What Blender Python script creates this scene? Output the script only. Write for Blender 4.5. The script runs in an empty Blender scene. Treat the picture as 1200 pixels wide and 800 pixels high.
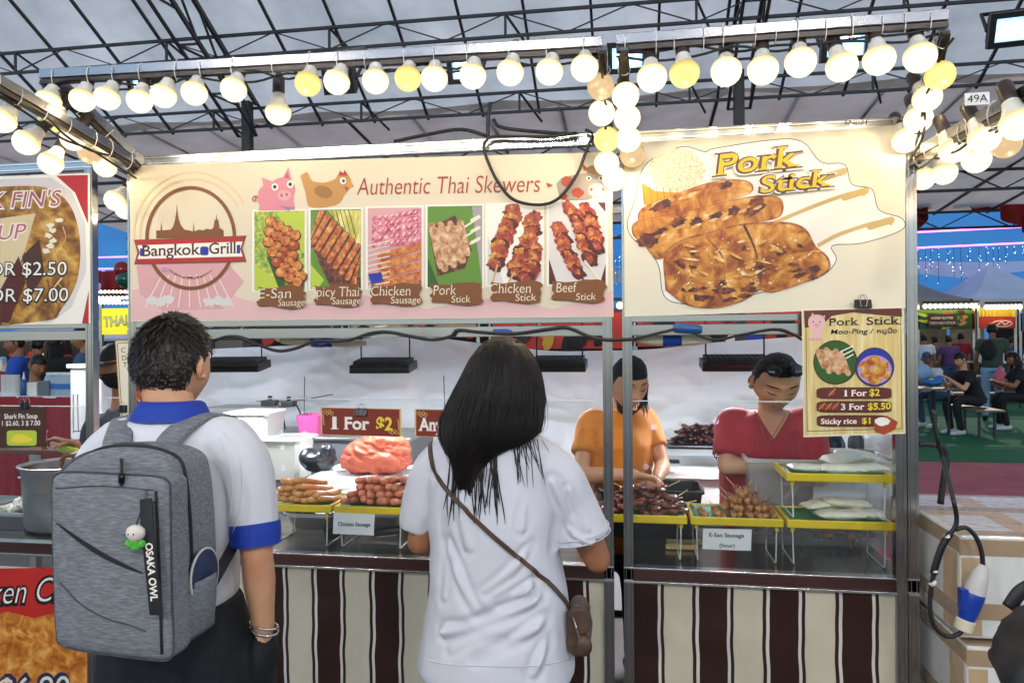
import bpy, bmesh, math, random
from mathutils import Vector, Matrix, noise, geometry, Quaternion
S = bpy.context.scene
COL = S.collection
R = math.radians
PI = math.pi
sin, cos = math.sin, math.cos
V = Vector
rnd = random.Random(11)
U = rnd.uniform

# ------------------------------------------------------------------ camera
CAM = V((0, 0, 1.56))
YAW, ROLL, FPX = R(9.3), R(0.4), 867.0
FW = V((-sin(YAW), cos(YAW), 0)); RT = V((cos(YAW), sin(YAW), 0)); UP = V((0, 0, 1))
CX = RT * cos(ROLL) - UP * sin(ROLL)
CY = RT * sin(ROLL) + UP * cos(ROLL)
cd = bpy.data.cameras.new('camera')
cam = bpy.data.objects.new('camera', cd); COL.objects.link(cam)
M = Matrix((CX, CY, -FW)).transposed().to_4x4(); M.translation = CAM
cam.matrix_world = M
cd.sensor_width = 36; cd.sensor_fit = 'HORIZONTAL'; cd.lens = 36 * FPX / 1200
cd.clip_start = .05; cd.clip_end = 600
S.camera = cam

def ray(px, py):
    return FW + CX * ((px - 600) / FPX) + CY * ((400 - py) / FPX)
def PY(px, py, y):                       # the point on the vertical plane y = const seen there
    d = ray(px, py); return CAM + d * ((y - CAM.y) / d.y)
def PZ(px, py, z):
    d = ray(px, py); return CAM + d * ((z - CAM.z) / d.z)
def PX(px, py, x):
    d = ray(px, py); return CAM + d * ((x - CAM.x) / d.x)
def PD(px, py, dep):
    return CAM + ray(px, py) * dep

# ------------------------------------------------------------------ colours and materials
def lin(h):
    if not isinstance(h, str): return tuple(h)
    h = h.lstrip('#')
    o = []
    for i in (0, 2, 4):
        c = int(h[i:i + 2], 16) / 255
        o.append(c / 12.92 if c <= .04045 else ((c + .055) / 1.055) ** 2.4)
    return tuple(o)
MATS = {}
def mat(key, col='#808080', rough=.5, metal=0, col2=None, ns=6, stops=None, stretch=(1, 1, 1), bump=0, bs=60,
        bstretch=None, emit=None, es=0, spec=.5, coat=0, sss=0, transl=0, rvar=0, det=4, kind='noise', sheen=0, dist=0, uv=False, orand=0, char=0):
    if key in MATS: return MATS[key]
    m = bpy.data.materials.new(key); m.use_nodes = True
    nt = m.node_tree; N = nt.nodes; L = nt.links
    b = N['Principled BSDF']
    b.inputs['Roughness'].default_value = rough
    b.inputs['Metallic'].default_value = metal
    b.inputs['Specular IOR Level'].default_value = spec
    b.inputs['Coat Weight'].default_value = coat
    b.inputs['Coat Roughness'].default_value = .08
    b.inputs['Sheen Weight'].default_value = sheen
    if sss:
        b.inputs['Subsurface Weight'].default_value = sss
        b.inputs['Subsurface Radius'].default_value = (.012, .005, .003)
        b.inputs['Subsurface Scale'].default_value = 1
    c = lin(col)
    tc = N.new('ShaderNodeTexCoord')
    src = tc.outputs['UV' if uv else 'Object']
    def mapped(st):
        mp = N.new('ShaderNodeMapping'); mp.inputs['Scale'].default_value = st
        L.new(src, mp.inputs['Vector']); return mp.outputs[0]
    b.inputs['Base Color'].default_value = (*c, 1)
    colout = None
    if col2 is not None or stops:
        if kind == 'voronoi':
            t = N.new('ShaderNodeTexVoronoi'); t.inputs['Scale'].default_value = ns; fac = t.outputs['Distance']
        elif kind == 'wave':
            t = N.new('ShaderNodeTexWave'); t.inputs['Scale'].default_value = ns
            t.inputs['Distortion'].default_value = dist; t.inputs['Detail'].default_value = det; fac = t.outputs['Fac']
        else:
            t = N.new('ShaderNodeTexNoise'); t.inputs['Scale'].default_value = ns
            t.inputs['Detail'].default_value = det; t.inputs['Roughness'].default_value = .6
            t.inputs['Distortion'].default_value = dist; fac = t.outputs['Fac']
        L.new(mapped(stretch), t.inputs['Vector'])
        r = N.new('ShaderNodeValToRGB')
        st = stops or [(.3, c), (.7, lin(col2))]
        st = [(p, lin(k)) for p, k in st]
        el = r.color_ramp.elements
        while len(el) < len(st): el.new(.5)
        for e, (p, k) in zip(el, st):
            e.position = p; e.color = (*k, 1)
        L.new(fac, r.inputs['Fac']); colout = r.outputs['Color']
        L.new(colout, b.inputs['Base Color'])
        if rvar:
            mr = N.new('ShaderNodeMapRange'); mr.inputs['To Min'].default_value = max(.03, rough - rvar)
            mr.inputs['To Max'].default_value = min(1, rough + rvar)
            L.new(fac, mr.inputs['Value']); L.new(mr.outputs[0], b.inputs['Roughness'])
    if char and colout:                          # scorched patches
        t = N.new('ShaderNodeTexNoise'); t.inputs['Scale'].default_value = ns * .8; t.inputs['Detail'].default_value = 5; t.inputs['Roughness'].default_value = .7
        oi = N.new('ShaderNodeObjectInfo'); vm = N.new('ShaderNodeVectorMath'); vm.operation = 'ADD'; L.new(src, vm.inputs[0]); L.new(oi.outputs['Location'], vm.inputs[1]); L.new(vm.outputs[0], t.inputs['Vector'])
        r2 = N.new('ShaderNodeValToRGB'); r2.color_ramp.elements[0].position = .54; r2.color_ramp.elements[1].position = .66; L.new(t.outputs['Fac'], r2.inputs['Fac'])
        ml = N.new('ShaderNodeMath'); ml.operation = 'MULTIPLY'; ml.inputs[1].default_value = char; L.new(r2.outputs['Color'], ml.inputs[0])
        mx_ = N.new('ShaderNodeMixRGB'); L.new(ml.outputs[0], mx_.inputs[0]); L.new(colout, mx_.inputs[1]); mx_.inputs[2].default_value = (.035, .012, .006, 1)
        colout = mx_.outputs[0]; L.new(colout, b.inputs['Base Color'])
    if orand and colout:                         # every piece its own tone
        oi = N.new('ShaderNodeObjectInfo'); mr = N.new('ShaderNodeMapRange'); mr.inputs['To Min'].default_value = 1 - orand; mr.inputs['To Max'].default_value = 1 + orand * .4
        L.new(oi.outputs['Random'], mr.inputs['Value']); vm = N.new('ShaderNodeVectorMath'); vm.operation = 'SCALE'; L.new(colout, vm.inputs[0]); L.new(mr.outputs[0], vm.inputs['Scale'])
        colout = vm.outputs[0]; L.new(colout, b.inputs['Base Color'])
    if bump:
        t = N.new('ShaderNodeTexNoise'); t.inputs['Scale'].default_value = bs; t.inputs['Detail'].default_value = 4
        L.new(mapped(bstretch or (1, 1, 1)), t.inputs['Vector'])
        bp = N.new('ShaderNodeBump'); bp.inputs['Strength'].default_value = bump; bp.inputs['Distance'].default_value = .004
        L.new(t.outputs['Fac'], bp.inputs['Height']); L.new(bp.outputs[0], b.inputs['Normal'])
    if emit is not None:
        b.inputs['Emission Color'].default_value = (*lin(emit), 1)
        b.inputs['Emission Strength'].default_value = es
    if transl:
        tr = N.new('ShaderNodeBsdfTranslucent'); tr.inputs['Color'].default_value = (*c, 1)
        if colout: L.new(colout, tr.inputs['Color'])
        mx = N.new('ShaderNodeMixShader'); mx.inputs[0].default_value = transl
        L.new(b.outputs[0], mx.inputs[1]); L.new(tr.outputs[0], mx.inputs[2])
        L.new(mx.outputs[0], N['Material Output'].inputs['Surface'])
    MATS[key] = m
    return m

def clear(key, tint=(1, 1, 1), rough=.02, ior=1.45, fog=0, fogc=(.9, .9, .9), bump=0, bs=20):
    """thin clear plastic: sees through, mirrors by Fresnel, a little haze of its own"""
    if key in MATS: return MATS[key]
    m = bpy.data.materials.new(key); m.use_nodes = True
    nt = m.node_tree; N = nt.nodes; L = nt.links
    N.remove(N['Principled BSDF'])
    t = N.new('ShaderNodeBsdfTransparent'); t.inputs['Color'].default_value = (*tint, 1)
    g = N.new('ShaderNodeBsdfGlossy'); g.inputs['Roughness'].default_value = rough
    # Schlick's curve on |cos|: a thin sheet mirrors alike from both sides
    lw = N.new('ShaderNodeLayerWeight'); lw.inputs['Blend'].default_value = .5
    pw_ = N.new('ShaderNodeMath'); pw_.operation = 'POWER'; pw_.inputs[1].default_value = 5; L.new(lw.outputs['Facing'], pw_.inputs[0])
    fr = N.new('ShaderNodeMapRange'); f0_ = ((ior - 1) / (ior + 1)) ** 2; fr.inputs['To Min'].default_value = f0_; fr.inputs['To Max'].default_value = .85; L.new(pw_.outputs[0], fr.inputs['Value'])
    mx = N.new('ShaderNodeMixShader')
    L.new(fr.outputs[0], mx.inputs[0]); L.new(t.outputs[0], mx.inputs[1]); L.new(g.outputs[0], mx.inputs[2])
    out = mx
    if bump:
        nz = N.new('ShaderNodeTexNoise'); nz.inputs['Scale'].default_value = bs
        tc = N.new('ShaderNodeTexCoord'); L.new(tc.outputs['Object'], nz.inputs['Vector'])
        bp = N.new('ShaderNodeBump'); bp.inputs['Strength'].default_value = bump; bp.inputs['Distance'].default_value = .01
        L.new(nz.outputs['Fac'], bp.inputs['Height']); L.new(bp.outputs[0], g.inputs['Normal']); L.new(bp.outputs[0], lw.inputs['Normal'])
    if fog:
        d = N.new('ShaderNodeBsdfDiffuse'); d.inputs['Color'].default_value = (*fogc, 1)
        m2 = N.new('ShaderNodeMixShader'); m2.inputs[0].default_value = fog
        L.new(mx.outputs[0], m2.inputs[1]); L.new(d.outputs[0], m2.inputs[2]); out = m2
    L.new(out.outputs[0], N['Material Output'].inputs['Surface'])
    MATS[key] = m
    return m

# ------------------------------------------------------------------ mesh collecting
def frame(d, ref=None):
    d = d.normalized()
    ref = ref or (V((0, 0, 1)) if abs(d.z) < .9 else V((0, 1, 0)))
    a = d.cross(ref).normalized(); b = a.cross(d).normalized()
    return a, b
class MB:
    def __init__(s): s.v = []; s.f = []; s.mi = []; s.names = []; s.cur = 0; s.uvs = None
    def use(s, m):
        if m not in s.names: s.names.append(m)
        s.cur = s.names.index(m); return s
    def add(s, vs, fs):
        b = len(s.v); s.v.extend(V(v) for v in vs)
        for f in fs: s.f.append([b + i for i in f]); s.mi.append(s.cur)
        return b
    def box(s, c, size, rot=None):
        c = V(c); hx, hy, hz = [k / 2 for k in size]
        vs = [V((x, y, z)) for x in (-hx, hx) for y in (-hy, hy) for z in (-hz, hz)]
        if rot is not None: vs = [rot @ v for v in vs]
        s.add([c + v for v in vs], [(0, 1, 3, 2), (4, 6, 7, 5), (0, 4, 5, 1), (2, 3, 7, 6), (0, 2, 6, 4), (1, 5, 7, 3)])
        return s
    def span(s, lo, hi):
        lo, hi = V(lo), V(hi); return s.box((lo + hi) / 2, [abs(k) for k in (hi - lo)])
    def bar(s, a, b, w, h, ref=None):            # rectangular bar from a to b
        a, b = V(a), V(b); d = b - a; x, y = frame(d, ref)
        vs = [p + x * sx * w / 2 + y * sy * h / 2 for p in (a, b) for sx, sy in ((-1, -1), (1, -1), (1, 1), (-1, 1))]
        s.add(vs, [(3, 2, 1, 0), (4, 5, 6, 7), (0, 1, 5, 4), (1, 2, 6, 5), (2, 3, 7, 6), (3, 0, 4, 7)]); return s
    def loft(s, rings, cap=True, closed=False):
        n = len(rings[0]); b = len(s.v)
        for r in rings: s.v.extend(V(p) for p in r)
        k = len(rings)
        for i in range(k if closed else k - 1):
            j = (i + 1) % k
            for q in range(n):
                s.f.append([b + i * n + q, b + i * n + (q + 1) % n, b + j * n + (q + 1) % n, b + j * n + q]); s.mi.append(s.cur)
        if cap and not closed:
            s.f.append([b + q for q in range(n)][::-1]); s.mi.append(s.cur)
            s.f.append([b + (k - 1) * n + q for q in range(n)]); s.mi.append(s.cur)
        return s
    def tube(s, path, r, n=8, cap=True, closed=False, flat=1, ref=None, dome=False):
        P = [V(p) for p in path]; k = len(P)
        rr = r if isinstance(r, (list, tuple)) else [r] * k
        if dome:                                   # round both ends
            d0 = (P[0] - P[1]).normalized(); d1 = (P[-1] - P[-2]).normalized()
            A = [(P[0] + d0 * rr[0] * sin(t), rr[0] * cos(t)) for t in (1.45, 1.1, .6)]
            B = [(P[-1] + d1 * rr[-1] * sin(t), rr[-1] * cos(t)) for t in (.6, 1.1, 1.45)]
            P = [a[0] for a in A] + P + [q[0] for q in B]; rr = [a[1] for a in A] + list(rr) + [q[1] for q in B]; k = len(P)
        rings = []; prev = ref
        for i in range(k):
            if closed: d = P[(i + 1) % k] - P[i - 1]
            else: d = P[min(i + 1, k - 1)] - P[max(i - 1, 0)]
            if d.length < 1e-9: d = V((0, 0, 1))
            d.normalize()
            if prev is None or abs(prev.normalized().dot(d)) > .999: x, y = frame(d)
            else:
                x = d.cross(prev).normalized(); y = x.cross(d).normalized()
            prev = y
            rings.append([P[i] + x * rr[i] * cos(2 * PI * q / n) + y * rr[i] * flat * sin(2 * PI * q / n) for q in range(n)])
        return s.loft(rings, cap, closed)
    def lathe(s, prof, c=(0, 0, 0), n=20, axis=(0, 0, 1), cap=True, sq=None):
        c = V(c); ax = V(axis).normalized(); x, y = frame(ax, V((0, 1, 0)) if abs(ax.z) > .9 else None)
        rings = [[c + ax * z + x * r * cos(2 * PI * q / n) + y * r * sin(2 * PI * q / n) for q in range(n)] for r, z in prof]
        return s.loft(rings, cap)
    def ell(s, c, r, n=14, m=9, rot=None):
        c = V(c); r = (r, r, r) if not isinstance(r, (tuple, list, Vector)) else r
        rings = []
        for i in range(m):
            t = -PI / 2 + PI * (i + .5) / m
            ring = [V((r[0] * cos(t) * cos(2 * PI * q / n), r[1] * cos(t) * sin(2 * PI * q / n), r[2] * sin(t))) for q in range(n)]
            if rot is not None: ring = [rot @ p for p in ring]
            rings.append([c + p for p in ring])
        return s.loft(rings)
    def poly(s, pts):                              # flat face from a (concave) outline
        pts = [V(p) for p in pts]
        tr = geometry.tessellate_polygon([pts]); s.add(pts, tr); return s
    def prism(s, pts, ext):
        pts = [V(p) for p in pts]; ext = V(ext); n = len(pts)
        tr = list(geometry.tessellate_polygon([pts]))
        b = s.add(pts + [p + ext for p in pts], [])
        for t in tr:
            s.f.append([b + i for i in t]); s.mi.append(s.cur)
            s.f.append([b + n + i for i in t][::-1]); s.mi.append(s.cur)
        for i in range(n):
            j = (i + 1) % n
            s.f.append([b + i, b + j, b + n + j, b + n + i]); s.mi.append(s.cur)
        return s
    def grid(s, rows, uv=None):                    # rows of points
        h, w = len(rows), len(rows[0]); b = len(s.v)
        for r in rows: s.v.extend(V(p) for p in r)
        for i in range(h - 1):
            for j in range(w - 1):
                s.f.append([b + i * w + j, b + i * w + j + 1, b + (i + 1) * w + j + 1, b + (i + 1) * w + j]); s.mi.append(s.cur)
        if uv:
            s.uvs = [p for r in uv for p in r]
        return s
    def build(s, name, m=None, parent=None, smooth=None, bevel=0, seg=2, fix=True):
        me = bpy.data.meshes.new(name)
        w = WL.get(parent.name, V()) if parent else V()
        me.from_pydata([v - w for v in s.v], [], s.f)
        ms = s.names or [m]
        for k in ms: me.materials.append(k if not isinstance(k, str) else MATS[k])
        if len(ms) > 1: me.polygons.foreach_set('material_index', s.mi)
        if s.uvs:
            ul = me.uv_layers.new(name='UVMap')
            for lp in me.loops: ul.data[lp.index].uv = s.uvs[lp.vertex_index]
        if fix:
            bm = bmesh.new(); bm.from_mesh(me); bmesh.ops.recalc_face_normals(bm, faces=bm.faces); bm.to_mesh(me); bm.free()
        if smooth is not None:
            me.shade_smooth()
            if smooth < 180: me.set_sharp_from_angle(angle=R(smooth))
        return link(name, me, parent, bevel, seg)
WL = {}
def link(name, me, parent=None, bevel=0, seg=2):
    o = bpy.data.objects.new(name, me); COL.objects.link(o)
    if parent: o.parent = parent; WL[o.name] = WL[parent.name]
    else: WL[o.name] = V()
    if bevel:
        bv = o.modifiers.new('bevel', 'BEVEL'); bv.width = bevel; bv.segments = seg; bv.limit_method = 'ANGLE'; bv.angle_limit = R(40)
    return o
def tag(o, label, cat, group=None, kind=None):
    o['label'] = label; o['category'] = cat
    if group: o['group'] = group
    if kind: o['kind'] = kind
    return o
def thing(name, label, cat, loc=(0, 0, 0), group=None):
    o = bpy.data.objects.new(name, None); o.empty_display_size = .05; COL.objects.link(o)
    o.location = loc; WL[o.name] = V(loc)
    return tag(o, label, cat, group)
def struct(o): o['kind'] = 'structure'; return o
def dup(root, loc=None, rot=None, label=None, group=None, scale=None, swap=None):
    r = root.copy(); COL.objects.link(r)
    if loc is not None: r.location = loc
    if rot is not None: r.rotation_euler = rot
    if scale is not None: r.scale = scale if not isinstance(scale, (int, float)) else (scale,) * 3
    if label: r['label'] = label
    if group: r['group'] = group
    if r.data and swap: pass
    for ch in list(root.children):
        c = ch.copy(); COL.objects.link(c); c.parent = r
        if swap and c.name.split('.')[0] in swap: c.data = swap[c.name.split('.')[0]]
        for g in ch.children:
            d = g.copy(); COL.objects.link(d); d.parent = c
    return r

# ------------------------------------------------------------------ lettering
_tc = {}
def glyphs(s, off=0, shear=0, serif=0, sp=1.0, foot=False):
    k = (s, off, shear, serif, sp, foot)
    if k in _tc: return _tc[k]
    cu = bpy.data.curves.new('lettering', 'FONT'); cu.body = s; cu.offset = off; cu.shear = shear; cu.space_character = sp
    cu.resolution_u = 4
    o = bpy.data.objects.new('lettering', cu); COL.objects.link(o)
    bpy.context.view_layer.update()
    me = bpy.data.meshes.new_from_object(o.evaluated_get(bpy.context.evaluated_depsgraph_get()))
    vs = [(v.co.x, v.co.y) for v in me.vertices]; fs = [list(p.vertices) for p in me.polygons]
    cnt = {}
    for f in fs:
        for i in range(len(f)):
            e = tuple(sorted((f[i], f[(i + 1) % len(f)]))); cnt[e] = cnt.get(e, 0) + 1
    sf = []
    if serif:
        ys = (0, .729, .53, .547, .76)
        for (a, b), c in cnt.items():
            if c != 1: continue
            (x0, y0), (x1, y1) = vs[a], vs[b]
            if abs(y0 - y1) > .004: continue
            w = abs(x1 - x0)
            if not .04 < w < .19 + 2 * off: continue
            low = y0 < .05 + off and y0 > -.03 - off; high = y0 > .48 and not foot
            if not (low or high): continue
            th = .055
            d0, d1 = (y0, y0 + th) if low else (y0 - th, y0)
            xa, xb = min(x0, x1) - serif, max(x0, x1) + serif
            sf.append([(xa, d0), (xb, d0), (xb, d1), (xa, d1)])
    bpy.data.objects.remove(o); bpy.data.curves.remove(cu); bpy.data.meshes.remove(me)
    xs = [v[0] for v in vs]
    _tc[k] = (vs, fs, sf, min(xs), max(xs))
    return _tc[k]
def text(mb, s, p0, p1, h, up=UP, off=0, shear=0, serif=0, lift=None, sp=1.0, curve=None, foot=False):
    """lettering from baseline start p0 to end p1, capital height h"""
    vs, fs, sf, a, b = glyphs(s, off, shear, serif, sp, foot)
    p0, p1 = V(p0), V(p1); w = (p1 - p0).length; d = (p1 - p0) / w
    n = d.cross(up).normalized()
    if n.dot(CAM - p0) < 0: n = -n
    sx, sy = w / (b - a), h / .729
    mp = curve or (lambda x, y, z: p0 + d * ((x - a) * sx) + up * (y * sy) + n * z)
    mb.add([mp(x, y, 0) for x, y in vs], fs)
    for q in sf: mb.add([mp(x, y, .0002) for x, y in q], [(0, 1, 2, 3)])

class Print:
    """artwork printed on a flat sheet at y = Y0; points are read off the sheet as it stands"""
    def __init__(s, y, step=.00008, k0=26): s.y0 = y; s.k = 1; s.k0 = k0; s.keep = False; s.step = step; s.mb = MB()
    def at(s, px, py, k=None): return PY(px, py, s.y0 - (s.k if k is None else k) * s.step)
    def poly(s, pts, m):
        s.mb.use(m); s.mb.poly([s.at(*p) for p in pts]); s.k += 1; return s
    def rect(s, x0, y0, x1, y1, m): return s.poly([(x0, y0), (x1, y0), (x1, y1), (x0, y1)], m)
    def blob(s, cx, cy, rx, ry, m, rot=0, jag=0, n=22, p=2, seed=None):
        rg = random.Random(seed if seed is not None else int(cx * 31 + cy * 17))
        pts = []
        for i in range(n):
            t = 2 * PI * i / n; c_, s_ = cos(t), sin(t)
            x = rx * math.copysign(abs(c_) ** (2 / p), c_); y = ry * math.copysign(abs(s_) ** (2 / p), s_)
            k = 1 + rg.uniform(-jag, jag)
            x *= k; y *= k
            pts.append((cx + x * cos(rot) - y * sin(rot), cy + x * sin(rot) + y * cos(rot)))
        return s.poly(pts, m)
    def ring(s, cx, cy, rx, ry, w, m, a0=0, a1=360, n=48):
        s.mb.use(m)
        o = []; i_ = []
        for i in range(n + 1):
            t = R(a0 + (a1 - a0) * i / n)
            o.append(s.at(cx + rx * cos(t), cy + ry * sin(t))); i_.append(s.at(cx + (rx - w) * cos(t), cy + (ry - w) * sin(t)))
        s.mb.grid([o, i_]); s.k += 1; return s
    def line(s, pts, w, m, taper=False):
        s.mb.use(m); k = len(pts); L_, R_ = [], []
        for i in range(k):
            x0, y0 = pts[max(i - 1, 0)]; x1, y1 = pts[min(i + 1, k - 1)]
            d = math.hypot(x1 - x0, y1 - y0) or 1
            ww = w / 2 * ((1 - i / (k - 1) * .9) if taper else 1)
            nx, ny = -(y1 - y0) / d * ww, (x1 - x0) / d * ww
            L_.append(s.at(pts[i][0] + nx, pts[i][1] + ny)); R_.append(s.at(pts[i][0] - nx, pts[i][1] - ny))
        s.mb.grid([L_, R_]); s.k += 1; return s
    def text(s, t, x0, y0, x1, y1, hpx, m, **kw):
        s.mb.use(m)
        p0, p1 = s.at(x0, y0), s.at(x1, y1); h = (s.at(x0, y0 - hpx) - p0).length
        text(s.mb, t, p0, p1, h, **kw); s.k += 1; return s
    def build(s, name, parent, label=None):
        o = s.mb.build(name, None, parent, fix=False)
        if label: o['label'] = label
        s.mb = MB(); s.k = s.k if s.keep else s.k0; return o

def spline(pts, n=8):                             # Catmull-Rom through points
    P = [V(p) for p in pts]; P = [P[0] * 2 - P[1]] + P + [P[-1] * 2 - P[-2]]
    out = []
    for i in range(1, len(P) - 2):
        for j in range(n):
            t = j / n
            out.append(.5 * (2 * P[i] + (P[i + 1] - P[i - 1]) * t + (2 * P[i - 1] - 5 * P[i] + 4 * P[i + 1] - P[i + 2]) * t * t
                             + (3 * P[i] - P[i - 1] - 3 * P[i + 1] + P[i + 2]) * t ** 3))
    out.append(P[-2]); return out
def sp2(pts, n=5):
    return [(p.x, p.y) for p in spline([(x, y, 0) for x, y in pts], n)]

# ------------------------------------------------------------------ world, sky, view
W = bpy.data.worlds.new('World'); S.world = W; W.use_nodes = True
nt = W.node_tree; bg = nt.nodes['Background']
sky = nt.nodes.new('ShaderNodeTexSky'); sky.sky_type = 'NISHITA'; sky.sun_disc = False
SUN_EL, SUN_ROT = R(32), R(20)
sky.sun_elevation = SUN_EL; sky.sun_rotation = SUN_ROT
nt.links.new(sky.outputs[0], bg.inputs['Color']); bg.inputs['Strength'].default_value = .13
sl = bpy.data.lights.new('sun', 'SUN'); sl.energy = 0.6; sl.angle = R(.6); sl.color = (1, .86, .7)
so = bpy.data.objects.new('sun', sl); COL.objects.link(so)
sd = V((sin(SUN_ROT) * cos(SUN_EL), cos(SUN_ROT) * cos(SUN_EL), sin(SUN_EL)))
so.rotation_euler = sd.to_track_quat('Z', 'Y').to_euler(); so.location = (0, 0, 12)
S.view_settings.view_transform = 'Standard'; S.view_settings.look = 'None'
S.view_settings.exposure = 0.9; S.view_settings.gamma = 1
S.render.engine = 'CYCLES'
S.cycles.use_denoising = True
S.cycles.max_bounces = 8; S.cycles.transparent_max_bounces = 16; S.cycles.diffuse_bounces = 4; S.cycles.glossy_bounces = 4
S.cycles.sample_clamp_indirect = 6
S.cycles.caustics_reflective = False; S.cycles.caustics_refractive = False
F = 2.76                                          # the plane of the stall fronts
# ================================================================== materials shared by the place
mat('alu', '#adabaa', .23, 1, col2='#9a9898', ns=5, stretch=(.15, 1, 1), rvar=.06)
mat('alu_edge', '#e6e3dc', .22, 1)
mat('steel', '#cfcdc8', .36, 1, col2='#b4b2ae', ns=5, stretch=(.3, 4, 4), rvar=.1)
mat('steel_dark', '#93857b', .2, 1, col2='#75685f', ns=5, stretch=(.3, 4, 4), rvar=.1)
mat('truss_paint', '#34373b', .5, .3, col2='#46484a', ns=12)
mat('post_paint', '#4b4a47', .5, .4, col2='#3a3734', ns=6)
mat('roof_fabric', '#bac2c4', .55, col2='#ecf2f2', ns=.9, det=9, transl=.52, bump=.25, bs=3, bstretch=(1, .4, .4))
mat('tent_fabric', '#b3a69d', .6, col2='#cfc3ba', ns=1.2, det=6, transl=.62)
mat('ground_asphalt', '#5a5653', .85, col2='#6f6a66', ns=3, bump=.3, bs=90)
mat('red_paving', '#a24a52', .75, col2='#b9626a', ns=2.5, det=8, bump=.15, bs=80)
mat('green_carpet', '#0d5a33', .95, col2='#126b40', ns=7, det=8, bump=.5, bs=150)
mat('black_plastic', '#0a0a0b', .4)
mat('black_rubber', '#1b1a1b', .45)
mat('socket', '#2c2019', .35, col2='#46372a', ns=30)
mat('bulb_neck', '#efe9dc', .3)
mat('white_plastic', '#e8e6e1', .35)
def globe_mat(key, tip, neck, es):
    """frosted dome: amber at the collar, bright at the tip"""
    m = mat(key, '#1d1a14', .35, spec=.3, emit=tip, es=es); nt = m.node_tree; N = nt.nodes; L = nt.links
    sx = N.new('ShaderNodeSeparateXYZ'); L.new(N['Texture Coordinate'].outputs['Object'], sx.inputs[0])
    mr = N.new('ShaderNodeMapRange'); mr.inputs['From Min'].default_value = -.112; mr.inputs['From Max'].default_value = -.158; L.new(sx.outputs[2], mr.inputs['Value'])
    rp = N.new('ShaderNodeValToRGB'); e = rp.color_ramp.elements; e[0].position = 0; e[0].color = (*[c * .62 for c in lin(neck)], 1); e[1].position = .55; e[1].color = (*lin(tip), 1)
    L.new(mr.outputs[0], rp.inputs[0]); L.new(rp.outputs[0], N['Principled BSDF'].inputs['Emission Color'])
globe_mat('bulb_lit', '#fff1c8', '#ffcf74', .88)
globe_mat('bulb_yellow', '#fff092', '#ffd658', .62)
globe_mat('bulb_dim', '#f0cc98', '#d8ac70', .5)
mat('flood_lit', '#eaf4ff', .3, emit='#86c8f4', es=.9)
mat('far_bulb', '#fff2cc', .3, emit='#ffe9b8', es=5)

# ================================================================== ground
def sheet(name, x0, x1, y0, y1, z, m, n=1):
    mb = MB(); mb.grid([[(x0 + (x1 - x0) * i / n, y0 + (y1 - y0) * j / n, z) for i in range(n + 1)] for j in range(n + 1)])
    return struct(mb.build(name, m, None, fix=False))
sheet('ground', -150, 150, -40, 260, 0, 'ground_asphalt')
sheet('red_pavement', -14, 16, 5.2, 10.1, .004, 'red_paving')
sheet('green_carpet', -14, 22, 10.1, 34, .008, 'green_carpet')

# ================================================================== the marquee over the stalls
def roof_z(y): return 5.6 - .53 * (y - 9)
tent = thing('marquee_tent', 'grey fabric marquee roof on dark steel trusses high over the stalls', 'tent', (0, 10, 0))
XS = [-13.6 + .82 * i for i in range(33)]
YS = [-6 + 1.18 * i for i in range(15)]
mb = MB()
rows = []
for j in range(0, 15 * 5 - 4):
    y = YS[0] + (YS[-1] - YS[0]) * j / 70
    row = []
    for i in range(32 * 4 + 1):
        x = XS[0] + .82 * i / 4
        # the fabric lies on the rafters and billows a little between them
        sag = .05 * abs(sin(PI * i / 4)) + .05 * noise.noise((x * .9, y * .5, 1)) + .02 * noise.noise((x * 4, y * 1.2, 3))
        row.append((x, y, roof_z(y) + .09 + sag))
    rows.append(row)
mb.grid(rows)
mb.build('roof_fabric', 'roof_fabric', tent, 180, fix=False)
for x in XS[::1]:
    if abs(x) > 11: continue
    MB().bar((x, -4, roof_z(-4) + .03), (x, YS[-1], roof_z(YS[-1]) + .03), .032, .036).build('rafter', 'truss_paint', tent)
def truss(x0, x1, y, zt, zb, name='purlin_truss', pitch=1.5, tilt=0.0):
    mb = MB(); yb = y + tilt
    mb.bar((x0, y, zt), (x1, y, zt), .036, .036); mb.bar((x0, yb, zb), (x1, yb, zb), .034, .036)
    n = int((x1 - x0) / pitch)
    for i in range(n):
        a = x0 + (x1 - x0) * i / n; b = x0 + (x1 - x0) * (i + 1) / n; m = (a + b) / 2
        mb.bar((a, yb, zb), (m, y, zt), .014, .014); mb.bar((m, y, zt), (b, yb, zb), .014, .014)
    for i in range(0, n * 2, 3):
        a = x0 + (x1 - x0) * i / n / 2; mb.bar((a, y, zt), (a, yb, zb), .03, .022)
        mb.bar((a, y, zt), (a + .25, y + .5, zt - .28), .024, .024)
    return mb.build(name, 'truss_paint', tent)
truss(-13, 13, 6.8, roof_z(6.8), roof_z(6.8) - .3)
truss(-13, 13, 9.0, roof_z(9.0), roof_z(9.0) - .28)
truss(-13, 13, 10.12, roof_z(10.12), roof_z(10.12) - .27)
truss(-13, 13, 3.6, roof_z(3.6), roof_z(3.6) - .3)
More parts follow.
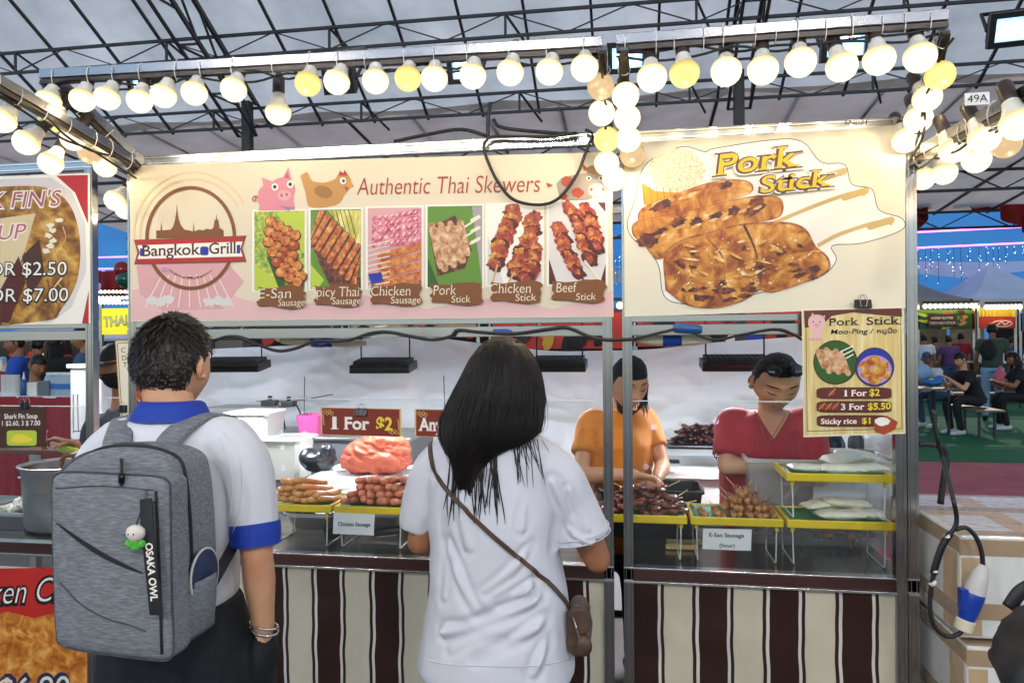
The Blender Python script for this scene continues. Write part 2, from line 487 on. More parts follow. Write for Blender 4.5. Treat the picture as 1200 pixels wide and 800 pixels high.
for px in (290, 866):                              # the marquee's own columns and the main trusses they carry
    p = PY(px, 150, 10.0); x = p.x
    MB().bar((x, 10.0, 0), (x, 10.0, roof_z(10)), .13, .13).build('column', 'post_paint', tent, bevel=.01)
    mb = MB()
    for dx in (-.14, .14):
        mb.bar((x + dx, 10.0, roof_z(10) - .05), (x + dx, -3, roof_z(-3) - .05), .045, .045)
        mb.bar((x + dx, 10.0, roof_z(10) - .5), (x + dx, -3, roof_z(-3) - .5), .035, .035)
    for i in range(18):
        y0, y1 = 10 - i * .72, 10 - (i + 1) * .72
        mb.bar((x - .14, y0, roof_z(y0) - .05), (x - .14, y1, roof_z(y1) - .5), .025, .025)
        mb.bar((x + .14, y1, roof_z(y1) - .05), (x + .14, y0, roof_z(y0) - .5), .025, .025)
        mb.bar((x - .14, y0, roof_z(y0) - .5), (x + .14, y0, roof_z(y0) - .5), .025, .025)
    mb.build('main_truss', 'truss_paint', tent)

# the next tent behind: darker fabric, its frame and red valance
tb = thing('rear_tent', 'brownish grey tent roof sloping away behind the marquee columns', 'tent', (0, 13, 0))
mb = MB(); rows = []
for j in range(13):
    y = 10.35 + 7.65 * j / 12
    rows.append([(-13 + 28 * i / 60, y, 4.98 - .07 * (y - 10.35) + .09 * noise.noise((i * .35, y * .6, 5)) * min(1, (y - 10.35)) - .06 * abs(sin(i * PI / 6))) for i in range(61)])
mb.grid(rows); mb.build('roof_fabric', 'tent_fabric', tb, 180, fix=False)
mb = MB()
for i in range(24): mb.bar((-12 + i * 1.1, 10.6, 4.98), (-12 + i * 1.1, 18, 4.36), .04, .05)
mb.build('roof_frame', 'truss_paint', tb)
for y, z in ((12.2, 4.86), (14.6, 4.6), (17.4, 4.3)):
    mb = MB(); mb.bar((-13, y, z), (15, y, z), .05, .05); mb.bar((-13, y, z - .35), (15, y, z - .35), .05, .05)
    for i in range(20):
        a = -13 + 1.4 * i; mb.bar((a, y, z - .35), (a + .7, y, z), .025, .025); mb.bar((a + .7, y, z), (a + 1.4, y, z - .35), .025, .025)
    mb.build('roof_truss', 'truss_paint', tb)

# ================================================================== flood lamps under the roof
def flood(px, py, y, w, h, label, tilt=-35, turn=0):
    c = PY(px, py, y)
    t = thing('flood_light', label, 'flood lamp', c, 'flood lights under the tent roof')
    rot = Matrix.Rotation(R(turn), 3, 'Z') @ Matrix.Rotation(R(tilt), 3, 'X')
    def T(mb): mb.v = [c + rot @ (v - c) for v in mb.v]; return mb
    T(MB().box(c + V((0, .05, 0)), (w * 1.0, .09, h * 1.0))).build('housing', 'black_plastic', t, bevel=.012)
    fr = MB()
    for dx in (-1, 1): fr.box(c + V((dx * w * .5, -.012, 0)), (.03, .05, h + .03))
    for dz in (-1, 1): fr.box(c + V((0, -.012, dz * h * .5)), (w - .03, .05, .03))
    T(fr).build('frame', 'black_plastic', t)
    T(MB().box(c + V((0, -.003, 0)), (w - .03, .012, h - .03))).build('lamp_panel', 'flood_lit', t)
    for i in (-1, 0, 1):
        for j in (-1, 1): T(MB().box(c + V((i * w * .26, -.012, j * h * .2)), (w * .1, .008, h * .14))).build('diode', 'led_white', t)
    br = MB(); br.tube([c + V((-w * .52, .05, 0)), c + V((-w * .52, .2, h * .5)), c + V((w * .52, .2, h * .5)), c + V((w * .52, .05, 0))], .012)
    T(br).build('bracket', 'black_plastic', t)
    return t
mat('led_white', '#ffffff', .3, emit='#d8f0ff', es=4)
flood(170, 103, 4.6, .18, .14, 'cool white flood lamp glowing behind the far left bulbs', 20)
flood(398, 93, 4.4, .17, .15, 'cool white flood lamp behind the yellow bulb left of centre', 20)
flood(546, 80, 4.4, .19, .15, 'cool white flood lamp behind the front rail above the painted title', 20)
flood(735, 68, 4.3, .2, .14, 'cool white flood lamp above the gap between the two stall rails', 20)
flood(990, 52, 4.2, .22, .15, 'cool white flood lamp behind the brightest bulbs of the right bay', 20)
flood(1187, 34, 4.4, .21, .15, 'large cool white flood lamp at the upper right corner of the roof', 25, -8)

# assumed flood lamps, unseen behind the camera, added to light the stall fronts
mat('assumed_flood_lit', '#ffffff', .3, emit='#fff3e4', es=275)
def assumed_flood(x, y, z, label):
    c = V((x, y, z)); aim = (V((x * .35 - .2, F, 1.2)) - c).normalized(); sx, sy = frame(aim); rot = Matrix((sx, aim, sy)).transposed()
    t = thing('flood_light', label, 'flood lamp', c, 'flood lights under the tent roof')
    def T(mb): mb.v = [c + rot @ v for v in mb.v]; return mb
    T(MB().box((0, -.05, 0), (.36, .08, .26))).build('housing', 'black_plastic', t, bevel=.01)
    T(MB().box((0, -.006, 0), (.33, .006, .23))).build('reflector', 'white_plastic', t)
    for i in (-1, 0, 1):
        for j in (-1, 1): T(MB().box((i * .1, .001, j * .055), (.075, .006, .08))).build('diode', 'assumed_flood_lit', t)
    T(MB().tube([(-.19, -.05, 0), (-.19, -.3, .02), (.19, -.3, .02), (.19, -.05, 0)], .012)).build('bracket', 'black_plastic', t)
assumed_flood(-3.4, -2.2, 3.9, 'assumed flood lamp added under the roof behind the photographer, far left')
assumed_flood(-1.0, -2.8, 4.1, 'assumed flood lamp added under the roof behind the photographer, left of the middle')
assumed_flood(1.4, -2.8, 4.1, 'assumed flood lamp added under the roof behind the photographer, right of the middle')
assumed_flood(3.6, -2.2, 3.9, 'assumed flood lamp added under the roof behind the photographer, far right')
# assumed flower shaped light clusters, added out of view for the guards to mirror
ls = thing('light_string', 'assumed string of small blue white flower lights, added out of view for reflections', 'string lights', (-.5, -1.7, .8))
mat('assumed_flower_light', '#dfeeff', .3, emit='#bcd8ff', es=26)
for px, py in ((330, 507), (357, 507), (331, 523), (358, 523), (383, 523), (332, 548), (356, 547), (740, 545), (757, 547), (766, 500), (839, 494), (839, 535), (840, 575), (735, 500), (703, 556)):
    m_ = PY(px, py, 2 * F + 1.7); c = V((m_.x, -1.7, m_.z))
    mb = MB()
    for a in range(5): mb.ell(c + V((.022 * cos(a * 1.2566 + .3), 0, .022 * sin(a * 1.2566 + .3))), .0052, 6, 4)
    mb.ell(c, .004, 6, 4); mb.build('assumed_flower_lamp', 'assumed_flower_light', ls)
MB().tube([(-4.0, -1.72, 1.0), (-1, -1.73, .9), (2, -1.72, 1.0)], .004, 5).build('wire', 'black_rubber', ls)

# ================================================================== bulbs and their rails
def bulb_proto():
    t = thing('led_bulb', 'lit globe bulb', 'light bulb', (0, 0, 0))
    MB().lathe([(.015, .012), (.019, .008), (.0215, 0), (.0215, -.05), (.019, -.056)], n=18).build('socket', 'socket', t, 40)
    MB().lathe([(.017, -.054), (.022, -.058), (.024, -.07), (.03, -.09), (.0385, -.106), (.0425, -.114)], n=22).build('neck', 'bulb_neck', t, 60)
    pr = [(.0435, -.1135)] + [(.0455 * cos(a), -.124 + .0455 * sin(a) * 1.0) for a in [R(k) for k in (8, -5, -20, -35, -50, -65, -80)]]
    MB().lathe(pr, n=24).build('globe', 'bulb_lit', t, 180)
    return t
BULB = bulb_proto()
_gl = [c for c in BULB.children if c.name.startswith('globe')][0].data
GL = {}
for k in ('bulb_yellow', 'bulb_dim'):
    g = _gl.copy(); g.materials.clear(); g.materials.append(MATS[k]); GL[k] = g
_first = [True]
BULBS = []; BW = .125
def bulb(px, py, y, label, group, kind=None, axis=(0, -.5, -.85), sc=1.0, jit=.12):
    c = PY(px, py, y)
    ax = (V(axis) + V((U(-jit, jit), U(-jit, jit), 0))).normalized()
    q = V((0, 0, -1)).rotation_difference(ax)
    loc = c - ax * .122 * sc
    if _first[0]:
        o = BULB; _first[0] = False; o.location = loc; o.rotation_euler = q.to_euler(); o.scale = (sc,) * 3
    else:
        o = dup(BULB, loc, q.to_euler(), scale=sc, swap={'globe': GL[kind]} if kind else {'globe': _gl})
    ld = bpy.data.lights.new('glow', 'POINT'); ld.energy = {None: BW, 'bulb_yellow': BW * .6, 'bulb_dim': BW * .12}[kind]; ld.color = (1, .76, .42); ld.shadow_soft_size = 0
    lo = bpy.data.objects.new('glow', ld); COL.objects.link(lo); lo.parent = o; lo.location = (0, 0, -.178)
    o['label'] = label; o['group'] = group
    BULBS.append((o, loc)); return loc
def rail(a, b, label, name='light_rail', w=.03, h=.034, ties=0, tie_side=-1, bulbs=()):
    a, b = V(a), V(b)
    t = thing(name, label, 'light rail', (a + b) / 2, 'aluminium rails carrying the bulbs')
    MB().bar(a, b, w, h).build('beam', 'alu', t, bevel=.002)
    d = (b - a).normalized(); x, y = frame(d)
    bm_ = MB().bar(a + y * (-.028), b + y * (-.028), .022, .016); bm_.build('batten', 'socket', t)
    for i in range(ties):
        p = a + (b - a) * ((i + .5 + U(-.2, .2)) / ties)
        r = .03 + U(0, .012)
        MB().tube([p + x * (r * .62 * cos(k)) + y * (-.014 + r * sin(k)) for k in [2 * PI * q / 10 for q in range(10)]], .0016, 5, closed=True).build('cable_tie', 'white_plastic', t)
    cb = MB()
    for k in range(2):
        pts = []
        nn = max(6, int((b - a).length / .12))
        for i in range(nn + 1):
            p = a + (b - a) * (i / nn)
            pts.append(p + y * (-.04 - .012 * k + U(-.022, .01)) + x * U(-.015, .015))
        cb.tube(spline(pts, 4), .0042, 6)
    cb.build('cable', 'black_rubber', t, 180)
    return t
FY = 2.46
rail(PY(49, 88, FY), PY(706, 50, FY), 'long front rail of bulbs in front of the wide skewer banner', ties=17)
rail(PY(722, 48, FY), PY(1110, 19, FY), 'front rail of bulbs over the pork stick banner', ties=13)
g1 = 'bulbs on the front rail of the wide bay'
fb = [(57, 118, 'far left end, above its yellowish twin', None), (97, 116, '', None), (126, 114, '', None), (164, 117, '', None), (192, 111, '', None), (228, 108, '', None), (274, 104, '', None),
      (361, 97, '', 'bulb_yellow'), (395, 95, '', None), (440, 94, '', None), (478, 91, '', 'bulb_yellow'), (509, 91, '', None), (554, 88, '', None), (598, 84, '', None), (644, 83, '', None), (685, 79, '', None)]
nm = ['at the far left end of the front rail, touching a yellowish bulb', 'second from the left end of the long front rail', 'third from the left end of the long front rail', 'in front of the leftmost flood lamp',
      'just right of the leftmost flood lamp', 'sixth from the left end of the long front rail', 'last before the gap left of the lone hanging bulb', 'yellow, first after the lone hanging bulb',
      'in front of a flood lamp, right beside the yellow bulb', 'between two yellow bulbs, nearer the centre', 'yellow, over the word Authentic', 'white, just right of the yellow bulb over Authentic',
      'in front of the flood lamp above the title', 'alone, right of the flood lamp above the title', 'second from the right end of the long front rail', 'at the right end of the long front rail']
for (px, py, l, k), n_ in zip(fb, nm):
    bulb(px, py, FY - .03, ('lit globe bulb ' if not n_.startswith('yellow') else 'dimmer bulb, ') + n_, g1, k)
g2 = 'bulbs on the front rail of the pork stick bay'
for px, py, k, n_ in [(764, 90, None, 'lit bulb first from the left over the pork stick banner'), (802, 85, 'bulb_yellow', 'yellow bulb second from the left over the pork stick banner'), (851, 83, None, 'white bulb just right of the yellow one over the sticky rice picture'),
                   (894, 81, None, 'white bulb right of the steel column above the pork stick title'), (938, 72, None, 'white bulb just left of the right bay flood lamp'), (986, 77, None, 'biggest white bulb, in front of the right bay flood lamp'),
                   (1030, 69, None, 'white bulb second from the right end of the right front rail'), (1078, 66, None, 'white bulb at the right end of the right front rail')]:
    bulb(px, py, FY - .03, n_, g2, k, sc=1.06)
# rails running back to the stall
rail(PY(1106, 34, 2.44), PY(1066, 170, F - .02), 'short rail running back from the right end of the front rail', ties=4)
g3 = 'bulbs on the short right side rail'
for px, py, y, k, n_ in [(1101, 88, 2.5, 'bulb_yellow', 'yellow bulb at the front of the short right side rail'), (1086, 114, 2.58, None, 'second bulb along the short right side rail'), (1076, 139, 2.65, None, 'third bulb along the short right side rail'), (1061, 163, 2.71, None, 'lowest bulb of the short right side rail beside the post')]:
    bulb(px, py, y, n_, g3, k, axis=(.05, -.6, -.8))
rail(PY(706, 56, 2.44), PY(711, 176, F - .02), 'rail between the banners, the one on its left side', ties=3)
rail(PY(731, 56, 2.44), PY(733, 170, F - .02), 'rail between the banners, the one on its right side', ties=3)
g4 = 'bulbs in the double column between the banners'
for px, py, y, k, n_ in [(704, 101, 2.5, 'bulb_dim', 'unlit looking dim bulb at the top of the left column between the banners'), (705, 132, 2.57, None, 'second bulb down in the left column between the banners'), (711, 163, 2.64, 'bulb_yellow', 'yellow bulb third down in the left column between the banners'),
                         (711, 191, 2.7, None, 'fourth bulb down in the left column between the banners'), (720, 209, 2.74, None, 'lowest bulb between the banners, half hidden'),
                         (733, 112, 2.5, None, 'top bulb of the right column between the banners'), (735, 138, 2.57, None, 'middle bulb of the right column between the banners'), (736, 163, 2.64, None, 'bottom bulb of the right column between the banners'), (741, 181, 2.7, 'bulb_dim', 'dim bulb tucked under the right column between the banners')]:
    bulb(px, py, y, n_, g4, k, axis=(.03, -.75, -.65), jit=.06)
rail(PY(-30, 78, 2.0), PY(160, 190, F - .02), 'slanting rail of the soup stall running up to the far left', ties=7)
rail(PY(60, 86, 2.48), PY(168, 192, F - .01), 'short rail from the left end of the long front rail back to the skewer banner', ties=4)
g5 = 'bulbs on the two slanting rails at the left'
for px, py, y, k, n_ in [(3, 139, 2.15, None, 'bulb cut by the left edge of the picture'), (32, 166, 2.3, None, 'bulb low on the soup stall rail, above the soup banner'), (60, 190, 2.5, None, 'bulb just over the top edge of the soup banner'),
                         (61, 140, 2.42, 'bulb_yellow', 'yellowish bulb right under the first bulb of the front rail'), (86, 162, 2.52, None, 'white bulb between the two slanting rails at the left'), (106, 178, 2.6, 'bulb_dim', 'peach dim bulb between the slanting rails'),
                         (124, 194, 2.68, None, 'white bulb beside the left post of the wide bay'), (136, 234, 2.8, None, 'bulb in the gap between the soup banner and the skewer banner'), (148, 244, 2.86, None, 'bulb half behind the left edge of the skewer banner')]:
    bulb(px, py, y, n_, g5, k, axis=(-.12, -.55, -.8))
rail(PY(1070, 182, F), PY(1235, 92, 1.9), 'rail of the neighbouring stall at the right, marked with a small number', ties=8)
g6 = 'bulbs on the neighbouring rail at the right'
for px, py, y, k, n_ in [(1117, 174, 2.45, None, 'bulb hanging first on the right neighbour rail'), (1153, 160, 2.25, None, 'bulb hanging second on the right neighbour rail'), (1193, 143, 2.0, None, 'large bulb at the right edge of the picture'),
                         (1144, 186, 2.55, None, 'bulb in the back row, middle of the right neighbour rail'), (1178, 167, 2.35, 'bulb_dim', 'dim bulb in the back row near the right picture edge'), (1106, 201, 2.75, None, 'bulb low in the back row close to the right post'), (1081, 208, 2.85, None, 'bulb half hidden behind the right post')]:
    bulb(px, py, y, n_, g6, k, axis=(.1, -.4, -.85), sc=.95)
# the lone bulb on its own bracket
lb = bulb(326, 131, 2.62, 'lone clear necked bulb hanging lower on its own bracket between two rails', 'bulb hung on its own', None, axis=(.02, -.1, -1), sc=1.05, jit=.01)
mb = MB(); mb.tube([lb, lb + V((0, 0, .05)), lb + V((.005, .01, .075))], .011, 8); mb.bar(lb + V((0, 0, .06)), lb + V((.35, .0, .085)), .03, .02)
tag(mb.build('bulb_bracket', 'post_paint'), 'dark bracket that carries the lone hanging bulb', 'bracket')
# ================================================================== the stalls: frames, counters, guards, skirts
ZR0, ZR1 = .676, .732            # front rail of the counters
ZH0, ZH1 = 2.283, 2.328          # header rail
ZB0, ZB1 = 1.578, 1.652          # double rail under the banners
def X_at(px, y=F): return PY(px, 400, y).x
mat('mark_ink', '#3a3a3c', .6)
def stall_frame(label, posts, x0, x1, mark=None, crail=None):
    t = thing('market_stall', label, 'stall frame', ((x0 + x1) / 2, F, 0), 'aluminium stall frames')
    for x in posts:
        mb = MB(); mb.box((x, F, (ZH1) / 2), (.036, .036, ZH1)); mb.box((x - .009, F - .0185, ZH1 / 2), (.004, .003, ZH1)); mb.box((x + .009, F - .0185, ZH1 / 2), (.004, .003, ZH1))
        mb.build('post', 'alu', t, bevel=.002)
    xs = [x0] + [p for p in posts if x0 + .03 < p < x1 - .03] + [x1]
    for a, b in zip(xs[:-1], xs[1:]):
        a2, b2 = a + (.019 if a in posts else 0), b - (.019 if b in posts else 0)
        mb = MB(); mb.span((a2, F - .016, ZH0), (b2, F + .016, ZH1)); mb.build('header_rail', 'alu', t, bevel=.002)
        mb = MB(); mb.span((a2, F - .017, ZH1 - .012), (b2, F - .0205, ZH1 - .008)); mb.span((a2, F - .017, ZH0 + .010), (b2, F - .0205, ZH0 + .014)); mb.build('rail_lip', 'alu_edge', t)
        for za, zb in ((ZB0, ZB0 + .04), (ZB0 + .049, ZB1)):
            mb = MB(); mb.span((a2, F - .016, za), (b2, F + .016, zb)); mb.build('lower_rail', 'alu', t, bevel=.002)
        # the rail that the counter glass stands in
        if a == x0 and crail is not None: a2 = crail
        mb = MB(); mb.span((a2, F - .018, ZR0 + .009), (b2, F + .018, ZR1 - .005)); mb.build('counter_rail', 'rail_reflection', t, bevel=.002)
        mb = MB(); mb.span((a2, F - .026, ZR0), (b2, F + .02, ZR0 + .0085)); mb.span((a2, F - .022, ZR1 - .0045), (b2, F + .02, ZR1)); mb.build('rail_lip', 'alu_edge', t, bevel=.001)
    if mark:
        s, px, py, pxe = mark
        mb = MB(); text(mb, s, PY(px, py, F - .0212), PY(pxe, py - .6, F - .0212), .016); mb.build('lettering', 'mark_ink', t, fix=False)
    return t
mat('rail_reflection', '#7a5a55', .3, .85, col2='#5d4340', ns=4, stretch=(.2, 3, 3), rvar=.1)  # aluminium rail; the brown it reflects is put into its colour
xl0, xl1, xl2 = X_at(108), X_at(712), X_at(735)
xr = X_at(1067); xb = X_at(1053)
stall_frame('wide aluminium frame of the skewer stall, from the left post to the middle', [X_at(158), xl1], X_at(152), xl1 + .018, ('SNB32', 648, 167, 676), crail=xl0 + .021)
stall_frame('aluminium frame of the pork stick bay with its pair of right end posts', [xl2, xb, xr], xl2 - .018, xr + .018, ('SNB31', 990, 146, 1016))
stall_frame('aluminium frame of the soup stall at the left edge', [xl0], -3.4, xl0 + .018)
mb = MB(); text(mb, 'SNB2', V((xl0 - .006, F - .0206, 2.07)), V((xl0 - .006, F - .0206, 2.14)), .014, up=V((-1, 0, 0)))
tag(mb.build('stall_number', 'mark_ink', fix=False), 'small upright stall number on the leftmost post', 'number')
# plate 49A on the neighbour rail
a, b = PY(1137, 122, 2.28), PY(1153, 113, 2.2)
mb = MB(); p = PY(1145, 116, 2.235); mb.box(p, (.062, .004, .034)); mb2 = MB()
t = thing('number_plate', 'small white number plate reading 49A on the right neighbour rail', 'plate', p)
mb.build('plate', 'white_plastic', t)
text(mb2, '49A', p + V((-.026, -.0032, -.01)), p + V((.026, -.0032, -.01)), .022); mb2.build('lettering', 'black_plastic', t, fix=False)

clear('acrylic', (.97, .985, .98), .015, 1.45, fog=.006)
mat('acrylic_edge', '#dfe9e4', .2, emit='#ffffff', es=0.0)
def guard(label, x0, x1, ztop=1.337, side=False):
    t = thing('acrylic_guard', label, 'sneeze guard', ((x0 + x1) / 2, F, ZR1), 'clear acrylic food guards')
    mb = MB(); mb.span((x0, F - .0028, ZR1 + .001), (x1, F + .0028, ztop)); mb.build('pane', 'acrylic', t)
    mb = MB(); mb.span((x0, F - .003, ztop + .0003), (x1, F + .003, ztop + .0035)); mb.build('edge', 'acrylic_edge', t)
    return t
guard('clear acrylic guard with price signs clipped to its edge, wide bay', xl0 + .07, xl1 - .02)
guard('clear acrylic guard in front of the two vendors, right bay', xl2 + .02, xb - .02)
guard('clear acrylic guard of the soup stall at the left edge', -3.3, xl0 - .02, 1.30)
t = thing('acrylic_guard', 'clear acrylic side guard running back from the right end posts', 'sneeze guard', (xr, F + .3, ZR1), 'clear acrylic food guards')
mb = MB(); mb.span((xr - .003, F + .02, ZR1 + .001), (xr + .003, F + .72, 1.33)); mb.build('pane', 'acrylic', t)
mb = MB(); mb.span((xr - .003, F + .02, 1.3303), (xr + .003, F + .72, 1.334)); mb.build('edge', 'acrylic_edge', t)

def counter(label, x0, x1, y1=3.46, m='steel_dark'):
    t = thing('counter', label, 'counter', ((x0 + x1) / 2, F + .3, 0), 'stall counters')
    mb = MB(); mb.span((x0, F + .022, .69), (x1, y1, .718)); mb.build('counter_top', m, t, bevel=.003)
    mb = MB(); mb.span((x0, y1 - .02, .7185), (x1, y1, .76)); mb.build('rear_lip', 'steel', t, bevel=.003)
    for x in (x0 + .05, x1 - .05):
        for y in (F + .12, y1 - .08): MB().box((x, y, .345), (.04, .04, .69)).build('leg', 'steel', t)
    return t
counter('brown reflecting steel counter under the sausage trays of the wide bay', xl0 + .06, xl1)
counter('brown reflecting steel counter under the pork skewers and rice bags', xl2, xr)
counter('steel counter of the soup stall with a big pot on it', -3.4, xl0 - .02)

# striped vinyl skirts
def stripe_mat():
    m = bpy.data.materials.new('striped_vinyl'); m.use_nodes = True; nt = m.node_tree; N = nt.nodes; L = nt.links
    b = N['Principled BSDF']; b.inputs['Roughness'].default_value = .38
    uv = N.new('ShaderNodeTexCoord'); sx = N.new('ShaderNodeSeparateXYZ'); L.new(uv.outputs['UV'], sx.inputs[0])
    fr = N.new('ShaderNodeMath'); fr.operation = 'FRACT'; L.new(sx.outputs[0], fr.inputs[0])
    r = N.new('ShaderNodeValToRGB'); r.color_ramp.interpolation = 'CONSTANT'
    dk, cr, wh = lin('#34170e'), lin('#e2d7bd'), lin('#eee8dc')
    st = [(0, dk), (.40, wh), (.443, dk), (.492, cr), (.90, dk), (.95, wh)]
    e = r.color_ramp.elements
    while len(e) < len(st): e.new(.5)
    for k, (p, c) in zip(e, st): k.position = p; k.color = (*c, 1)
    L.new(fr.outputs[0], r.inputs[0])
    nz = N.new('ShaderNodeTexNoise'); nz.inputs['Scale'].default_value = 5; nz.inputs['Detail'].default_value = 6
    L.new(uv.outputs['Object'], nz.inputs['Vector'])
    mx = N.new('ShaderNodeMixRGB'); mx.blend_type = 'MULTIPLY'; mx.inputs[0].default_value = .35
    L.new(r.outputs[0], mx.inputs[1]); L.new(nz.outputs['Fac'], mx.inputs[2]); L.new(mx.outputs[0], b.inputs['Base Color'])
    bp = N.new('ShaderNodeBump'); bp.inputs['Strength'].default_value = .12; bp.inputs['Distance'].default_value = .01
    L.new(nz.outputs['Fac'], bp.inputs['Height']); L.new(bp.outputs[0], b.inputs['Normal'])
    MATS['striped_vinyl'] = m
stripe_mat()
def skirt(label, x0, x1, per, ph, wav):
    mb = MB(); rows, uvs = [], []
    nx, nz_ = int((x1 - x0) / .012), 46
    for j in range(nz_ + 1):
        z = ZR0 - .002 - (ZR0 - .012) * j / nz_; k = j / nz_; row, u = [], []
        for i in range(nx + 1):
            s = x0 + (x1 - x0) * i / nx
            wob = wav * (.012 * sin(z * 21 + s * 2.0) * min(1, k * 5) + .008 * sin(z * 47 + s * 5))
            dy = .006 * (1 - 2 * abs(noise.noise((s * 1.3 + z * 2.2, z * 2.6 - s, 5)))) * min(1, k * 6) + wav * (.016 * sin(s * 24 + 2 * sin(z * 4)) * min(1, k * 3) + .022 * noise.noise((s * 3, z * 3, 2)) * min(1, k * 4)) + .003 * noise.noise((s * 6, z * 9, 8))
            row.append((s + wob, F - .004 + dy * .7, z)); u.append(((s - ph) / per, z))
        rows.append(row); uvs.append(u)
    mb.grid(rows, uvs)
    o = mb.build('stall_skirt', 'striped_vinyl', None, 180, fix=False)
    return tag(o, label, 'skirt', 'striped counter skirts')
px0 = PY(739, 720, F).x
skirt('brown and cream striped vinyl skirt hanging in soft waves, wide bay', xl0 + .09, xl1 + .012, .2385, PY(372, 720, F).x, .16)
skirt('brown and cream striped vinyl skirt stretched flat, right bay', xl2 - .018, xr + .012, .2455, px0, .12)

# ================================================================== printed banners
for k, c in dict(pr_cream='#e0d2b8', pr_white='#f2ece0', pr_pink='#e2b7b5', pr_pinkish='#d9a3a6', pr_beige='#dcc79c', pr_brown='#7d4a22', pr_dkbrown='#4a2413', pr_rust='#a3441f',
                 pr_red='#b3262c', pr_blue='#22329c', pr_navy='#262a52', pr_pig='#d98794', pr_pigdk='#b8606f', pr_tan='#c08a45', pr_tandk='#9a6a30', pr_yellow='#dcba08', pr_gold='#c9982a', pr_black='#1c1614',
                 pr_leaf='#5f8a2c', pr_leafdk='#2f5a1e', pr_lime='#b9c840', pr_purple='#9c7a9a', pr_grey='#a59aa0', pr_stick='#c9aa6c', pr_stickw='#e9dfc6', pr_maroon='#54190f', pr_wood='#d8b866', pr_wooddk='#b98f46',
                 pr_lilac='#b893b8', pr_plate='#d8d2cf').items():
    mat(k, c, .42, spec=.4)
MEAT = dict(
    pr_sausage=[(.2, '#5b1a0c'), (.42, '#b4501c'), (.58, '#d98a3a'), (.75, '#f0b878')],
    pr_dark=[(.25, '#1c0c06'), (.45, '#4d1d0d'), (.62, '#86401a'), (.8, '#c98f5c')],
    pr_red_meat=[(.22, '#2d0a07'), (.42, '#8a2414'), (.58, '#b8552a'), (.72, '#e0b070'), (.85, '#f0d8a8')],
    pr_pork=[(.25, '#6a2c14'), (.42, '#b87a4a'), (.58, '#d8b088'), (.75, '#f0dcc0')],
    pr_grill=[(.28, '#4c1a07'), (.4, '#944810'), (.5, '#be7822'), (.6, '#d69c48'), (.75, '#f2dcaa')],
    pr_chick=[(.22, '#4a1608'), (.42, '#b3541c'), (.56, '#cf9433'), (.72, '#e8c860')],
    pr_pinkmeat=[(.25, '#8a1c2c'), (.45, '#c85068'), (.6, '#e29aa8'), (.8, '#f4dce0')],
    pr_soup=[(.25, '#3d1c06'), (.42, '#7d4a10'), (.55, '#b07c22'), (.7, '#d9b35c'), (.85, '#f2e2b0')],
    pr_friedchk=[(.25, '#7a2c06'), (.42, '#b8641a'), (.56, '#d98c34'), (.72, '#edb869'), (.88, '#f6dca6')],
    pr_rice=[(.3, '#a89c74'), (.5, '#d8cfae'), (.7, '#f4eeda')],
    pr_greens=[(.25, '#3f6a1c'), (.45, '#7da03a'), (.6, '#c6c848'), (.8, '#eef0a0')])
for k, st in MEAT.items():
    mat(k, '#888888', .42, stops=st, ns=46 if k not in ('pr_rice', 'pr_grill', 'pr_soup', 'pr_friedchk') else {'pr_rice': 130, 'pr_grill': 15, 'pr_soup': 14, 'pr_friedchk': 18}[k], det=6, dist=.6)
mat('pr_sticks', '#d6c96a', .45, stops=[(.3, '#6d7a20'), (.45, '#c9b84a'), (.6, '#ece08e')], ns=40, stretch=(1, 1, .25))
mat('banner_back', '#cfc6b4', .6)

def banner(name, label, px, y, m, group=None, thick=.003):
    """px: four corners as printed: tl, tr, br, bl"""
    c = [PY(*p, y) for p in px]
    t = thing(name, label, 'banner', (c[0] + c[2]) / 2, group)
    MB().prism(c, (0, thick, 0)).build('sheet', m, t)
    return t
# ---- the wide skewer banner
BY = F - .022
bn = banner('skewer_banner', 'wide cream banner with six skewer photos and a skyline logo', [(152, 194), (717, 178), (719, 371), (153, 377)], BY, 'pr_cream', 'printed food banners')
P = Print(BY)
P.poly([(154, 340), (220, 326), (290, 352), (330, 360), (420, 344), (500, 362), (580, 348), (650, 362), (718, 340), (718, 370), (154, 376)], 'pr_pink')
P.poly([(160, 312), (200, 296), (260, 300), (286, 330), (262, 362), (190, 364), (164, 345)], 'pr_pinkish')
for k in range(9):
    x = 178 + 11 * k; P.line([(x + (k - 4) * -3, 322), (x + (k - 4) * 2, 360)], 1.2, 'pr_stickw')
for cx_ in (178, 188, 198, 245, 256, 266): P.blob(cx_, 350 + (cx_ % 3) * 2, 7, 5, 'pr_plate', jag=.25)
for r_ in (66, 74): P.ring(226, 275, r_ * .95, r_, 2.2, 'pr_beige', 150, 330)
P.build('background_print', bn)
P.ring(223.5, 279, 53.5, 61, 4.2, 'pr_brown')
sk = [(183, 279), (183, 270), (188, 270), (189, 260), (190, 270), (200, 269), (203, 265), (205, 258), (206.5, 248), (207.3, 238), (208, 248), (209.5, 257), (212, 264), (216, 269), (222, 270), (226, 271), (226.8, 260), (228, 271),
      (233, 269), (238, 270), (242, 268), (247, 269), (250, 267), (251.5, 258), (253, 257), (253.6, 250), (254.4, 257), (256, 258), (257, 267), (262, 270), (262, 279)]
P.poly(sk, 'pr_brown')
P.poly([(157, 281), (289, 276), (284, 291), (289, 307), (157, 310), (161, 296)], 'pr_brown')
P.poly([(159, 282), (286, 277.5), (282, 291), (286, 305.5), (159, 308.5), (163, 296)], 'pr_red')
P.poly([(161, 287.5), (284.5, 283), (281.5, 292), (284.5, 300.5), (161, 303.5), (164, 296)], 'pr_white')
P.rect(164, 291, 167.5, 300, 'pr_blue'); P.rect(277.5, 287, 281.5, 297, 'pr_blue'); P.blob(239.5, 294, 5, 5.2, 'pr_blue', p=4)
